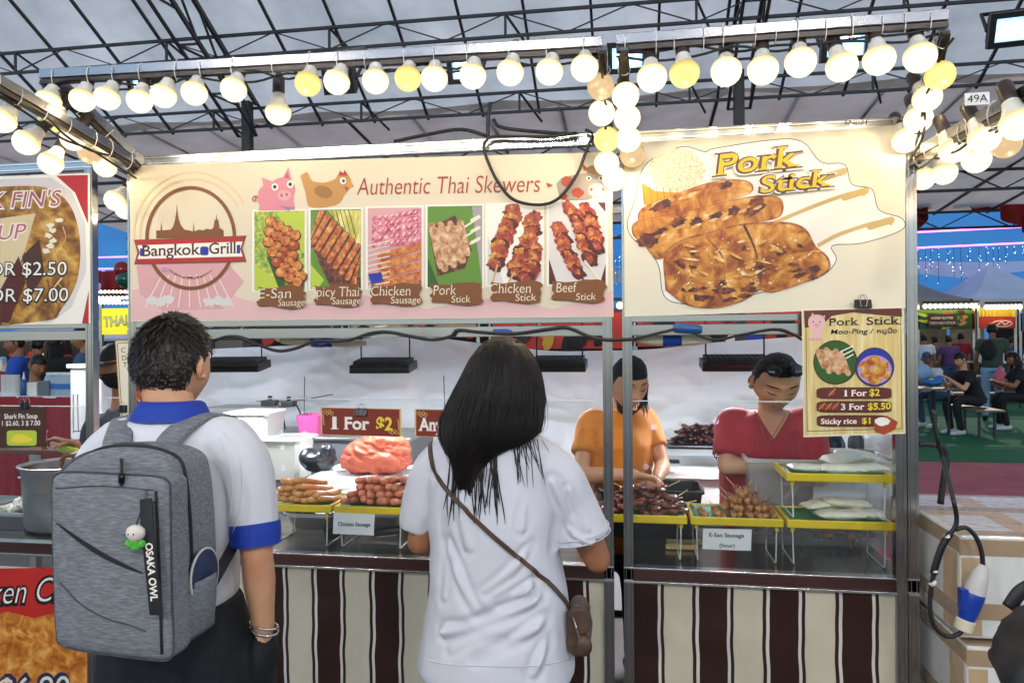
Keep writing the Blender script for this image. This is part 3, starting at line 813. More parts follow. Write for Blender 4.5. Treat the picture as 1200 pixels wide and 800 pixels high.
P.text('Bangkok', 167, 300.2, 234.5, 298, 13.5, 'pr_dkbrown', off=.012, serif=.03)
P.text('Grill', 245, 297.5, 276, 296.4, 13.5, 'pr_dkbrown', off=.012, serif=.03)
P.blob(193, 316, 3.2, 3.2, 'pr_lilac')
# the handle below follows the ring
hs = 'bangkokgrill_singapore'
for i, ch in enumerate(hs):
    a = R(126 - 71 * i / (len(hs) - 1)); cx_, cy_ = 223.5 + 41.5 * cos(a), 279 + 47.5 * sin(a)
    tx, ty = sin(a) * 1.25, -cos(a) * 1.4
    tx, ty = 1.55 * sin(a), -1.55 * cos(a)
    if ch == '_': P.line([(cx_ - tx, cy_ - ty), (cx_ + tx, cy_ + ty)], .6, 'pr_brown'); continue
    P.mb.use('pr_brown')
    p0, p1 = P.at(cx_ - tx, cy_ - ty), P.at(cx_ + tx, cy_ + ty)
    d = (p1 - p0).normalized(); upv = V((0, -1, 0)).cross(d); upv = upv if upv.z > 0 else -upv
    text(P.mb, ch, p0, p1, .0085, up=upv)
P.k += 1
P.build('stall_logo', bn)
P.text('Authentic Thai Skewers', 418, 228.5, 633, 225, 21, 'pr_rust', shear=.16, off=-.004)
P.build('title_lettering', bn)
mat('pr_cow', '#9a8d83', .42)
# three plain farm animals
P.blob(323, 231, 21, 16, 'pr_pig', p=2.6); P.poly([(303, 247), (346, 246), (344, 236), (306, 232)], 'pr_pig')
P.poly([(309, 220), (307, 208), (319, 213)], 'pr_pig'); P.poly([(329, 212), (338, 196), (343, 216)], 'pr_pig'); P.poly([(331, 212), (337, 201), (340, 214)], 'pr_pigdk')
P.blob(331, 222, 15, 14, 'pr_pig'); P.blob(333, 229, 8, 6, 'pr_pinkish'); P.blob(330, 229, 1.6, 2, 'pr_pigdk'); P.blob(336, 228, 1.6, 2, 'pr_pigdk')
for ex in (322, 340): P.blob(ex, 219 - (ex > 330) * 3, 4, 4.4, 'pr_white'); P.blob(ex, 219 - (ex > 330) * 3, 2, 2.3, 'pr_black')
P.line(sp2([(303, 232), (298, 230), (296, 234), (299, 236), (300, 229)]), 1.2, 'pr_pigdk'); P.poly([(326, 241), (346, 243), (338, 247)], 'pr_purple')
P.build('pig_drawing', bn)
P.poly(sp2([(352, 206), (360, 202), (366, 212), (380, 214), (392, 210), (398, 203), (408, 205), (412, 217), (404, 228), (394, 240), (364, 243), (358, 226), (352, 206)]), 'pr_tan')
P.blob(379, 225, 11, 7, 'pr_tandk', rot=.3); P.poly([(397, 206), (398, 200), (402, 203), (404, 199), (408, 206)], 'pr_red'); P.poly([(410, 211), (415, 219), (406, 219)], 'pr_gold')
P.blob(402, 212, 3.6, 4, 'pr_white'); P.blob(402.5, 212, 1.8, 2, 'pr_black'); P.poly([(404, 219), (408, 219), (406, 225)], 'pr_red')
P.build('hen_drawing', bn)
P.poly(sp2([(652, 216), (658, 209), (668, 206), (690, 205), (694, 232), (660, 234), (652, 216)]), 'pr_cow'); P.blob(665, 213, 8, 6, 'pr_rust', jag=.15); P.blob(677, 226, 7, 6, 'pr_rust', jag=.15); P.blob(660, 230, 5, 4, 'pr_rust', jag=.15)
P.blob(699, 214, 14, 16, 'pr_cow', p=2.6); P.blob(699, 223, 10, 8, 'pr_pink'); P.blob(698, 199, 11, 5.5, 'pr_tandk'); P.poly([(684, 200), (682, 191), (690, 199)], 'pr_rust'); P.poly([(706, 199), (716, 192), (713, 202)], 'pr_rust')
for ex in (690, 704): P.blob(ex, 209, 3, 2.4, 'pr_white'); P.blob(ex, 209, 1.5, 1.5, 'pr_black'); P.blob(ex + 3, 222, 1.5, 2, 'pr_rust')
P.poly([(640, 214), (648, 217), (642, 220)], 'pr_rust')
P.build('cow_drawing', bn)
# food photographs with torn brown caption strips
rows_ = [(298, 357, 248, 340), (364, 423, 246, 338), (431, 494, 244, 337), (501, 565, 242, 336), (571, 635, 240, 334), (643, 710, 237, 333)]
base = ['pr_greens', 'pr_leaf', 'pr_pinkish', 'pr_leaf', 'pr_white', 'pr_plate']
rg = random.Random(3)
def clipr(P, m, x0, x1, y0, y1, polys):
    for pl in polys:
        P.poly([(min(max(x, x0), x1), min(max(y, y0), y1)) for x, y in pl], m)
def sausage(x, y, L, w, a):
    dx, dy = cos(a), sin(a); nx, ny = -dy, dx; o = []
    for i in range(9):
        t = -PI / 2 + PI * i / 8; o.append((x + dx * (L / 2 + w / 2 * cos(t)) + nx * w / 2 * sin(t), y + dy * (L / 2 + w / 2 * cos(t)) + ny * w / 2 * sin(t)))
    for i in range(9):
        t = PI / 2 + PI * i / 8; o.append((x + dx * (-L / 2 + w / 2 * cos(t)) + nx * w / 2 * sin(t), y + dy * (-L / 2 + w / 2 * cos(t)) + ny * w / 2 * sin(t)))
    return o
for q, (x0, x1, y0, y1) in enumerate(rows_):
    P.poly([(x0 - 2.5, y0 - 2.2), (x1 + 2.5, y0 - 3.2), (x1 + 2.5, y1 + 1.5), (x0 - 2.5, y1 + 2)], 'pr_white')
    P.poly([(x0, y0), (x1, y0 - 1), (x1, y1), (x0, y1 + .5)], base[q])
    C = lambda m, pl: clipr(P, m, x0 + .3, x1 - .3, y0 + .2, y1, pl)
    W_ = x1 - x0
    if q == 0:
        C('pr_lime', [[(x1, y0), (x1, y0 + 50), (x1 - 20, y0 + 20), (x1 - 34, y0)], [(x0, y1 - 30), (x0 + 28, y1 - 12), (x0 + 30, y1), (x0, y1)]])
        C('pr_leafdk', [[(x0 + 14, y0 + 52), (x0 + 30, y0 + 60), (x0 + 38, y1), (x0 + 28, y1 - 4)]])
        for i in range(6):
            for j in range(4):
                cx_ = x0 + 19 + j * 9.6 - i * 1.5 + (i > 2) * (i - 2) * 6.5; cy_ = y0 + 11 + i * 12 + j * 5.5
                if cx_ < x1 - 4 and cy_ < y1 - 3: P.blob(cx_ + .4, cy_ + .7, 6.9, 6.8, 'pr_maroon', jag=.04); P.blob(cx_, cy_, 6.0, 5.7, 'pr_rust' if (i + j) % 5 == 4 else 'pr_sausage', jag=.05); P.blob(cx_ - 1.5, cy_ - 2, 3, 2.2, 'pr_chick', jag=.1)
    if q == 1:
        C('pr_sticks', [[(x0 + 20, y0), (x1, y0), (x1, y0 + 46)]])
        for i in range(14):
            C('pr_leafdk', [[(x0 + 24 + i * 5, y0), (x0 + 25 + i * 5, y0), (x0 + 14 + i * 5 + 20, y0 + 34), (x0 + 13 + i * 5 + 20, y0 + 34)]]) if i < 5 else None
        C('pr_lime', [[(x0, y1 - 28), (x0 + 16, y1 - 10), (x0 + 8, y1), (x0, y1)]])
        C('pr_dark', [[(x0 + 1, y0 + 34), (x0 + 22, y0 + 44), (x1, y1 - 12), (x1, y1), (x0 + 24, y1), (x0 + 10, y0 + 62)]])
        for i in range(9): C('pr_dark', [sausage(x0 + 4 + i * 7, y0 + 18 + i * 6.8, 36, 9, -1.02)]); C('pr_sausage', [sausage(x0 + 3.5 + i * 7, y0 + 16.5 + i * 6.8, 36, 6.6, -1.02)])
    if q == 2:
        for i in range(5):
            C('pr_pinkmeat', [sausage(x0 + 38, y0 + 8 + i * 8, 60, 7.5, -.18 + i * .02)])
            for j in range(7): C('pr_white', [sausage(x0 + 14 + j * 7, y0 + 10 + i * 8 - j * 1.0, 3, 1.1, -.9)])
        for i in range(5): C('pr_sausage', [sausage(x0 + 44, y0 + 50 + i * 11, 58, 9, -.2)]); C('pr_red', [sausage(x0 + 40, y0 + 57 + i * 11, 50, 1.8, -.2)])
        for i in range(9): P.line([(x0, y0 + 44 + i * 6), (x0 + 26, y0 + 38 + i * 6)], 1.3, 'pr_stickw')
        C('pr_blue', [[(x0, y1 - 16), (x0 + 16, y1 - 18), (x0 + 18, y1 - 8), (x0 + 4, y1 - 4)]])
    if q == 3:
        C('pr_leafdk', [[(x0, y0 + 60), (x0 + 14, y1), (x0, y1)], [(x1 - 14, y0), (x1, y0), (x1, y0 + 14)]]); C('pr_grey', [[(x1 - 12, y0), (x1, y0), (x1, y0 + 90), (x1 - 4, y0 + 60)]])
        for i in range(3): P.line([(x0 + 34, y0 + 30 + i * 12), (x1 - 2, y0 + 12 + i * 12)], 2.2, 'pr_stickw'); C('pr_stickw', [sausage(x1 - 8, y0 + 14 + i * 13, 9, 4, -.5)])
        C('pr_dark', [[(x0 + 1, y0 + 26), (x0 + 32, y0 + 10), (x0 + 52, y0 + 50), (x0 + 44, y0 + 72), (x0 + 12, y0 + 82)]])
        for i in range(7): C('pr_pork', [sausage(x0 + 10 + i * 5.4, y0 + 46 - i * 1.5 + 6 * (i % 2), 48 - i * 2, 8, 1.35)])
    if q == 4:
        C('pr_plate', [[(x0, y0 + 36), (x0, y1), (x0 + 20, y1)], [(x1, y1), (x1, y1 - 26), (x1 - 20, y1)]])
        g4 = random.Random(41)
        for (ax, ay, bx, by) in ((30, 8, 8, 70), (56, 16, 34, 80), (60, 50, 46, 86)):
            for j in range(9):
                t_ = j / 8; cx_ = x0 + ax + (bx - ax) * t_ + g4.uniform(-3, 3); cy_ = y0 + ay + (by - ay) * t_
                P.blob(min(max(cx_, x0 + 11), x1 - 11), cy_, 11, 8.5, 'pr_maroon' if j % 3 == 2 else 'pr_red_meat', jag=.2, rot=g4.uniform(-.5, .5)); P.blob(min(max(cx_ - 2, x0 + 9), x1 - 9), cy_ - 1.5, 7.5, 5, 'pr_chick' if j % 2 else 'pr_red_meat', jag=.28, rot=g4.uniform(-.5, .5))
        for a_ in ((32, 78, 24, 93), (12, 70, 6, 92)): P.line([(x0 + a_[0], y0 + a_[1]), (x0 + a_[2], y0 + a_[3])], 2, 'pr_stick')
    if q == 5:
        C('pr_maroon', [[(x1 - 10, y0), (x1, y0), (x1, y0 + 12)], [(x0, y1), (x0, y1 - 30), (x0 + 10, y1)], [(x1, y1 - 24), (x1, y1), (x1 - 7, y1)]])
        g5 = random.Random(42)
        for (ax, ay, bx, by) in ((12, 30, 32, 82), (26, 8, 50, 66), (44, 10, 60, 52)):
            for j in range(9):
                t_ = j / 8; cx_ = x0 + ax + (bx - ax) * t_ + g5.uniform(-2, 2); cy_ = y0 + ay + (by - ay) * t_
                P.blob(min(max(cx_, x0 + 12), x1 - 12), cy_, 11, 7.5, 'pr_maroon' if j % 3 == 2 else 'pr_red_meat', jag=.2, rot=g5.uniform(.5, 1.1)); P.blob(min(max(cx_ - 2, x0 + 9), x1 - 9), cy_ - 1.5, 6.5, 4, 'pr_sausage' if j % 2 else 'pr_red_meat', jag=.28, rot=g5.uniform(.5, 1.1))
        P.line([(x0 + 42, y0 + 68), (x1 - 3, y0 + 96)], 2.2, 'pr_stickw')
    P.build('food_photo', bn)
caps = [('E-San', 303, 341, 'Sausage', 326, 357), ('Spicy Thai', 365, 421, 'Sausage', 389, 423), ('Chicken', 435, 481, 'Sausage', 458, 493), ('Pork', 508, 534, 'Stick', 529, 551), ('Chicken', 574, 622, 'Stick', 604, 628), ('Beef', 652, 676, 'Stick', 675, 698)]
P.k0 = P.k = 130
for (x0, x1, y0, y1), (t1, a, b, t2, c, d) in zip(rows_, caps):
    yb = y1 - 4
    top = [(x0 + 4 + (x1 - x0 - 6) * i / 8, yb + 2 * sin(i * .8) + rg.uniform(-.8, .8)) for i in range(9)]
    rt_ = [(x1 - 1 + rg.uniform(-3, 3), yb + 4 + i * 3.4) for i in range(6)]
    bot = [(x1 - 2 - (x1 - x0 - 8) * i / 8, yb + 24 + 2 * sin(i * .7) + rg.uniform(-.6, .6)) for i in range(9)]
    lf = [(x0 + 5 + rg.uniform(-3, 3), yb + 21 - i * 3.4) for i in range(6)]
    P.poly(top + rt_ + bot + lf, 'pr_brown')
    P.text(t1, a, yb + 13.5, b, yb + 13, 12, 'pr_stickw', shear=.08, off=-.008, serif=.02)
    P.text(t2, c, yb + 22.5, d, yb + 22, 8.5, 'pr_stickw', shear=.08, off=-.004, serif=.02)
    P.build('caption', bn)

# ---- the pork stick banner
b2 = banner('pork_banner', 'cream banner with three big grilled pork sticks and yellow title', [(731, 168), (1061, 146), (1061, 361), (732, 371)], BY, 'pr_cream2', 'printed food banners') if mat('pr_cream2', '#dcd2ba', .4, col2='#e2d9c4', ns=2) else None
P = Print(BY); P.keep = True
out = sp2([(757, 345 - 56), (742, 280), (735, 262), (744, 235), (750, 205), (765, 186), (800, 172), (826, 178), (838, 174), (905, 164), (940, 166), (962, 190), (990, 193), (998, 216), (1022, 222), (1030, 246), (1057, 256), (1056, 270), (1010, 285), (975, 288), (980, 305), (960, 325), (910, 338), (880, 346), (850, 356), (800, 356), (778, 346), (772, 312), (757, 289)], 4)
P.poly(out, 'pr_white'); P.line(out, .9, 'pr_black'); P.build('cut_line', b2)
for a in (((905, 262), (958, 240), (1000, 226), (1014, 228)), ((958, 288), (985, 274), (1030, 260), (1046, 262)), ((900, 232), (950, 212), (975, 203), (987, 205))):
    P.line(sp2(a), 4.5, 'pr_stick'); x, y = a[2]; P.poly(sausage(x + 2, y + 1.5, 26, 8, -.3), 'pr_stick')
P.build('printed_sticks', b2)
P.blob(793, 200, 33, 26, 'pr_rice', jag=.03); P.poly([(752, 214), (768, 224), (800, 226), (830, 219), (838, 226), (800, 244), (754, 240)], 'pr_gold')
for i in range(9): P.line([(753 + i * 8, 216 + min(i, 6)), (756 + i * 8, 240)], .8, 'pr_tandk')
P.build('rice_basket_photo', b2)
mat('pr_char', '#2a0d05', .42, stops=[(.35, '#1c0804'), (.5, '#5a1d10'), (.65, '#92501f')], ns=30, det=6)
mat('pr_glaze', '#f2dcb4', .42, stops=[(.35, '#bb7a34'), (.5, '#d9a55c'), (.66, '#f3dcae')], ns=45, det=6)
mat('pr_edge', '#8a4416', .42, stops=[(.3, '#5a230c'), (.5, '#9a5220'), (.7, '#c98a42')], ns=30, det=5)
def meat(out, seed):
    P.poly(sp2(out, 4), 'pr_edge'); g = random.Random(seed)
    cx_ = sum(p[0] for p in out) / len(out); cy_ = sum(p[1] for p in out) / len(out)
    P.poly(sp2([(cx_ + (x - cx_) * .975, cy_ + (y - cy_) * .955) for x, y in out], 4), 'pr_grill')
    return g
g = meat([(747, 262), (752, 244), (790, 228), (830, 214), (860, 210), (880, 214), (880, 226), (850, 236), (800, 250), (775, 262), (747, 262)], 1)
P.blob(850, 217, 9, 4, 'pr_char', jag=.3, rot=-.2); P.blob(775, 241, 13, 5, 'pr_char', jag=.3, rot=-.4); P.blob(808, 229, 13, 2.5, 'pr_glaze', n=30, jag=.08, rot=-.35)
P.build('grilled_meat_photo', b2)
g = meat([(758, 290), (742, 276), (742, 262), (760, 256), (810, 246), (850, 236), (890, 229), (914, 232), (918, 246), (910, 256), (880, 262), (830, 278), (790, 296), (770, 304), (758, 290)], 2)
for k in range(6): P.blob(772 + k * 22, 268 - k * 5 + g.uniform(-4, 4), g.uniform(6, 11), g.uniform(3, 6), 'pr_char', jag=.35, rot=-.4)
P.blob(888, 238, 9, 7, 'pr_char', jag=.3); P.blob(758, 282, 12, 8, 'pr_char', jag=.25)
for k in range(7): P.blob(780 + k * 18, 276 - k * 5 + g.uniform(-6, 4), g.uniform(5, 9), 1.8, 'pr_glaze', n=30, jag=.08, rot=-.4)
P.build('grilled_meat_photo', b2)
g = meat([(780, 340), (778, 300), (796, 282), (830, 272), (870, 262), (920, 260), (944, 268), (956, 288), (971, 302), (970, 318), (940, 332), (905, 343), (890, 340), (872, 352), (840, 361), (806, 358), (780, 340)], 3)
P.line(sp2([(790, 296), (806, 304), (812, 330), (806, 354)]), 2.6, 'pr_edge', taper=True); P.line(sp2([(826, 276), (846, 300), (850, 330), (862, 356)]), 2.6, 'pr_edge', taper=True); P.line(sp2([(872, 264), (884, 290), (890, 318), (892, 340)]), 3.4, 'pr_char', taper=True)
for k in range(14):
    x, y = g.uniform(800, 950), g.uniform(280, 336); P.line(sp2([(x, y), (x + g.uniform(4, 12), y + g.uniform(-6, 2)), (x + g.uniform(12, 24), y + g.uniform(-8, 4))]), g.uniform(1, 2.2), g.choice(['pr_edge', 'pr_glaze', 'pr_edge']), taper=True)
for k in range(9): P.blob(g.uniform(796, 880), g.uniform(338, 352), g.uniform(6, 12), g.uniform(2, 4), 'pr_char', jag=.35, rot=g.uniform(-.3, .3))
for k in range(6): P.blob(g.uniform(905, 955), g.uniform(312, 330), g.uniform(5, 10), g.uniform(2, 4), 'pr_char', jag=.35, rot=-.3)
for k in range(16): P.blob(g.uniform(792, 955), g.uniform(280, 345), g.uniform(3, 9), g.uniform(1.5, 3.5), 'pr_char', jag=.45, rot=g.uniform(-.6, .6))
for k in range(44): P.blob(g.uniform(795, 950), g.uniform(278, 335), g.uniform(.8, 2.2), g.uniform(.4, .8), 'pr_stickw', jag=.4, n=9, rot=g.uniform(-.9, .9))
for k in range(16): P.blob(g.uniform(800, 940), g.uniform(282, 326), g.uniform(4, 10), g.uniform(1.0, 2.6), 'pr_glaze', n=30, jag=.08, rot=g.uniform(-.6, .6))
P.build('grilled_meat_photo', b2)
mat('pr_brown2', '#5c2e10', .42)
for nm_, (a, y1_, b, y2_, h) in {'Pork': (841, 205, 934, 194, 25), 'Stick': (891, 226, 972, 217, 20)}.items():
    P.text(nm_, a - 5, y1_ + 1.2, b + 5, y2_ + 1.2, h * 1.06, 'pr_white', off=.085, serif=.10, shear=.1)
    P.text(nm_, a - 3, y1_ + .8, b + 3, y2_ + .8, h * 1.03, 'pr_brown2', off=.055, serif=.085, shear=.1)
    P.text(nm_, a, y1_, b, y2_, h, 'pr_yellow', off=.012, serif=.06, shear=.1)
P.build('title_lettering', b2)

# ---- the soup banner of the left stall
b3 = banner('soup_banner', 'soup stall banner with a bowl of brown soup and white prices', [(-150, 212), (105, 203), (106, 379), (-150, 383)], BY, 'pr_white', 'printed food banners')
P = Print(BY); P.keep = True
P.poly([(66, 206), (103, 205), (103, 262), (88, 226)], 'pr_red'); P.poly([(96, 379), (104, 340), (104, 379)], 'pr_red')
P.poly([(-90, 213), (60, 208), (84, 224), (100, 262), (101, 318), (84, 360), (60, 378), (-90, 380)], 'pr_plate')
P.poly(sp2([(-58, 224), (20, 218), (60, 222), (84, 244), (94, 285), (90, 330), (72, 362), (52, 376), (-58, 376), (-58, 300), (-58, 224)]), 'pr_soup')
g = random.Random(9)
for k in range(16):
    x, y = g.uniform(-10, 78), g.uniform(236, 360)
    P.line(sp2([(x, y), (x + g.uniform(-12, 12), y + 16), (x + g.uniform(-14, 14), y + 34)]), g.uniform(1, 2.6), g.choice(['pr_gold', 'pr_beige', 'pr_dkbrown', 'pr_brown', 'pr_stick']), taper=True)
P.poly([(0, 256), (42, 250), (30, 290), (16, 330), (0, 340)], 'pr_beige'); P.poly([(26, 300), (46, 280), (52, 320), (34, 352)], 'pr_dkbrown'); P.poly([(0, 340), (22, 300), (30, 330), (10, 378), (0, 378)], 'pr_maroon')
for k in range(7): P.blob(52 + g.uniform(0, 22), 258 + k * 6, 4.5, 3, 'pr_stickw', jag=.3)
P.build('soup_photo', b3)
def otext(s, a, y1, b, y2, h, fc, oc, sh=.2, o=.05, nm='lettering', par=None):
    P.text(s, a - 1, y1 + .6, b + 1, y2 + .6, h * 1.04, oc, off=o, shear=sh); P.text(s, a, y1, b, y2, h, fc, off=.0, shear=sh); P.build(nm, par)
otext("SHARK FIN'S", -78, 247, 72, 241, 19, 'pr_pigdk', 'pr_white', par=b3)
otext('SOUP', -38, 283, 31, 279, 18, 'pr_pigdk', 'pr_white', par=b3)
otext('FOR $2.50', -24, 323, 78, 322, 16, 'pr_white', 'pr_black', .05, par=b3)
otext('FOR $7.00', -24, 354, 80, 352.5, 16, 'pr_white', 'pr_black', .05, par=b3)

# ---- the red fried chicken banner under the soup counter
SKY = F - .008
b4 = banner('fried_chicken_banner', 'red banner with golden fried chicken under the soup counter', [(-120, 668), (104, 664), (104, 900), (-120, 905)], SKY, 'pr_red2', 'printed food banners') if mat('pr_red2', '#b8201c', .4, col2='#c92a22', ns=3) else None
P = Print(SKY); P.keep = True
P.poly([(-118, 742), (-40, 728), (10, 716), (40, 724), (70, 716), (102, 726), (102, 895), (-118, 900)], 'pr_friedchk'); P.build('fried_chicken_photo', b4)
P.text('Chicken Ch', -66, 712, 78, 704, 30, 'pr_black', off=.06, shear=.3); P.text('Chicken Ch', -65, 711, 77, 703, 29, 'pr_white', off=-.01, shear=.3); P.build('lettering', b4)
otext('$6.80', -2, 822, 82, 820, 30, 'pr_stickw', 'pr_navy', .05, o=.09, par=b4)
MB().span((-3.4, F - .002, .02), (xl0 + .09, F + .0, .62)).build('backing_board', 'banner_back', b4)
mat('teal_plastic', '#1d7f93', .35); mat('sign_brown', '#3a1d12', .4, col2='#4a2818', ns=8); mat('sign_red', '#7a2a1c', .4, col2='#84301f', ns=5)
# ================================================================== inside the stall
mat('tarp_white', '#ebebea', .5, col2='#f3f2f0', ns=1.5, bump=.2, bs=6, bstretch=(.4, 1, 1.6), transl=.12)
mat('white_enamel', '#dcdcd8', .4, col2='#cfcfcb', ns=4)
mat('grey_board', '#c9cdcc', .45)
mat('yellow_plastic', '#e8c81a', .32); mat('green_liner', '#2f9a5a', .4, col2='#257d48', ns=9)
mat('leaf', '#3f7d3a', .45, col2='#75a04a', ns=14, stretch=(1, 5, 1))
mat('wire_white', '#e6e2d8', .3); mat('orange_bag', '#c4553a', .5, col2='#d06c4c', ns=3, transl=.15)
mat('pink_plastic', '#c04a86', .4); mat('paper', '#f2f1ee', .6); mat('ink', '#15130f', .6)
mat('clip_black', '#101012', .3, .4); mat('chrome', '#d8d8d8', .15, 1)
mat('gold_trim', '#d8b46a', .4); mat('let_white', '#f4ece0', .5); mat('let_yellow', '#ecd23a', .5)
mat('lamp_glass', '#f4f6ff', .4, emit='#f2f4ff', es=62)
mat('wood_stick', '#d6b478', .55)
mat('conn_blue', '#153a9c', .35); mat('conn_beige', '#d9ceb4', .45)
mat('tub_rim', '#e4e4e0', .35, transl=.3)
mat('stock_clear', '#c9c2b8', .3)
clear('tub_clear', (.95, .96, .97), .12, 1.45, fog=.24, fogc=(.82, .84, .85))
clear('film_clear', (.96, .96, .96), .1, 1.4, fog=.22, fogc=(.9, .9, .9), bump=.8, bs=40)
mat('sausage_orange', '#c8662a', .28, stops=[(.25, '#b8541e'), (.45, '#da8a42'), (.62, '#e8a862'), (.8, '#f4cc98')], ns=22, det=6, coat=.4, bump=.3, bs=60, orand=.2, char=.4)
mat('sausage_red', '#b8482a', .28, stops=[(.25, '#a83c26'), (.45, '#d66a4a'), (.62, '#e69068'), (.8, '#f2c0a0')], ns=24, det=6, coat=.4, bump=.3, bs=60, orand=.2, char=.35)
mat('grilled_pork', '#6a2a18', .3, stops=[(.25, '#200a07'), (.42, '#5e2013'), (.58, '#96482c'), (.78, '#d09468')], ns=38, det=7, coat=.5, bump=.6, bs=70, orand=.4, char=.6)
mat('charred', '#24120c', .35, stops=[(.3, '#140906'), (.5, '#3f1a10'), (.68, '#6a3422'), (.85, '#9a6a50')], ns=40, det=7, coat=.3, bump=.5, bs=60)
mat('ball_brown', '#a8642a', .22, stops=[(.25, '#5a200e'), (.45, '#a35a24'), (.6, '#cf8f46'), (.8, '#ecc88c')], ns=30, det=5, coat=.5, bump=.2, bs=50, orand=.25, char=.35)
mat('pouch', '#e9e2cc', .35, col2='#f3efe2', ns=18, sss=.1, bump=.3, bs=40, coat=.3)

# the white tarpaulin behind the vendors
TY = 4.9
edge = [(225, 411), (262, 408), (330, 405), (385, 402), (420, 398), (470, 392), (520, 397), (560, 402), (640, 411), (700, 411), (765, 409), (830, 402), (900, 397), (945, 394), (1010, 391), (1060, 390)]
ep = spline([PY(x, y, TY) for x, y in edge], 14)
mb = MB(); rows = []
nr = 80
for j in range(nr + 1):
    row = []
    for i, p in enumerate(ep):
        z = p.z + (0.55 - p.z) * j / nr; k = j / nr
        s = p.x
        rz = lambda a, b, c, f: 1 - 2 * abs(noise.noise((s * a + z * c, z * b - s * c * .6, f)))
        d = .06 * noise.noise((s * .8, z * 2.6, 1)) + .05 * rz(.9, 3.6, 1.4, 4) + .035 * rz(2.4, 4.4, -2.2, 9) + .016 * rz(6, 9, 3, 2)
        d += .028 * sin(9 * (z + .12 * s * s * (1 if s < -.6 else .3)) + 1.5 * noise.noise((s, z, 3))) * (1 - abs(2 * k - 1) * .5)
        for hx in (-.62, -1.5, .5, 1.3):
            d += .05 * math.exp(-((s - hx) / .05) ** 2) * (1 - k)
        row.append((s, TY + d, z))
    rows.append(row)
mb.grid(rows)
tg = thing('white_tarpaulin', 'white wrinkled tarpaulin hung as the back wall behind the vendors', 'tarpaulin', (ep[len(ep) // 2].x, TY, 0))
mb.build('sheet', 'tarp_white', tg, 180, fix=False)
for i in range(7, len(ep), 26):
    MB().tube([ep[i] + V((0, .2, -1.12)), ep[i] + V((0, .2, -.02))], .012).build('support_pole', 'truss_paint', tg)
for q, (x0, y0, x1, y1) in enumerate(((357, 441, 356, 505), (300, 470, 390, 462), (520, 440, 522, 500))):
    a, b = PY(x0, y0, TY - .12), PY(x1, y1, TY - .12)
    mb = MB(); mb.tube(spline([a, (a + b) / 2 + V((0, 0, -.02)), b], 5), .003, 5)
    tag(mb.build('loose_cable', 'black_rubber', None, 180), ['thin dark cable hanging down the tarpaulin left of the hanging lamp', 'thin dark cable running across the tarpaulin at the left', 'pair of loose wires hanging beside the long haired woman'][q], 'cable')

# hanging lamp panels
def hanging_lamp(px, py, y, wpx, label, turn=0):
    c = PY(px, py, y); w = wpx / FPX * y * .98
    t = thing('hanging_lamp', label, 'lamp', c, 'black lamp panels hanging above the counter')
    rot = Matrix.Rotation(R(turn), 3, 'Z') @ Matrix.Rotation(R(6), 3, 'X')
    def T(mb): mb.v = [c + rot @ (v - c) for v in mb.v]; return mb
    T(MB().box(c, (w, .2, .02))).build('housing', 'black_plastic', t, bevel=.004)
    g = MB()
    for i in range(13): g.box(c + V((-w * .44 + w * .88 * i / 12, 0, .019)), (.004, .17, .018))
    for j in range(6): g.box(c + V((0, -.08 + .032 * j, .0195)), (w * .9, .004, .017))
    T(g).build('cooling_fins', 'truss_paint', t)
    lp = MB()
    for dy in (-.096, .096): lp.box(c + V((0, dy, -.021)), (w, .008, .022))
    for dx in (-1, 1): lp.box(c + V((dx * (w / 2 - .004), 0, -.021)), (.008, .184, .022))
    T(lp).build('rim', 'black_plastic', t)
    T(MB().box(c + V((0, 0, -.0125)), (w * .9, .16, .003))).build('glass', 'lamp_glass', t)
    for sx in (-1, 1):
        a = c + rot @ V((sx * w * .42, .03, .02)); MB().tube([a, V((a.x, a.y, 2.2))], .004, 6).build('hanging_rod', 'black_plastic', t)
    return t
hanging_lamp(275, 426, 3.7, 78, 'black lamp panel hanging just right of the man\'s head', 8)
hanging_lamp(450, 427, 3.7, 74, 'black lamp panel hanging above the one for two dollars sign', 4)
hanging_lamp(655, 425, 3.7, 66, 'black lamp panel hanging right of the long haired woman\'s head')
hanging_lamp(30, 318, 3.55, 80, 'black lamp panel added out of view to light the soup stall')  # unseen lamp behind the soup banner, added to brighten that stall
hanging_lamp(862, 424, 3.7, 78, 'black lamp panel hanging left of the vendor in red')
mb = MB(); mb.bar(PY(180, 300, 3.73) * V((1, 1, 0)) + V((0, 0, 2.21)), PY(1070, 300, 3.73) * V((1, 1, 0)) + V((0, 0, 2.21)), .03, .03)
tag(mb.build('hanging_bar', 'alu'), 'bar across the stalls from which the lamp panels hang', 'bar')

# cables and connectors under the banners
CYY = F - .034
cp = [(250, 399), (272, 394), (300, 403), (325, 411), (347, 408), (368, 400), (389, 400), (411, 398), (432, 391), (453, 389), (480, 394), (507, 398), (528, 394), (536, 387), (560, 389), (600, 391), (640, 386), (665, 384), (690, 394), (712, 398), (745, 397)]
mb = MB(); mb.tube(spline([PY(x, y, CYY) for x, y in cp], 6), .0065, 8)
tag(mb.build('power_cable', 'black_rubber', None, 180), 'thick black cable sagging along the rail under the skewer banner', 'cable', 'black power cables')
mb = MB(); mb.tube(spline([PY(x, y, F - .05) for x, y in [(686, 152), (694, 158), (686, 180), (676, 205), (655, 232), (632, 240), (602, 234), (584, 214), (572, 190), (567, 172), (572, 163), (585, 160), (640, 160), (676, 156)]], 7), .006, 8)
tag(mb.build('power_cable', 'black_rubber', None, 180), 'black cable looping down over the word Skewers', 'cable', 'black power cables')
mb = MB(); mb.tube(spline([PY(x, y, CYY) for x, y in [(745, 397), (780, 388), (800, 386), (836, 398), (870, 392), (915, 386), (950, 404)]], 6), .005, 8)
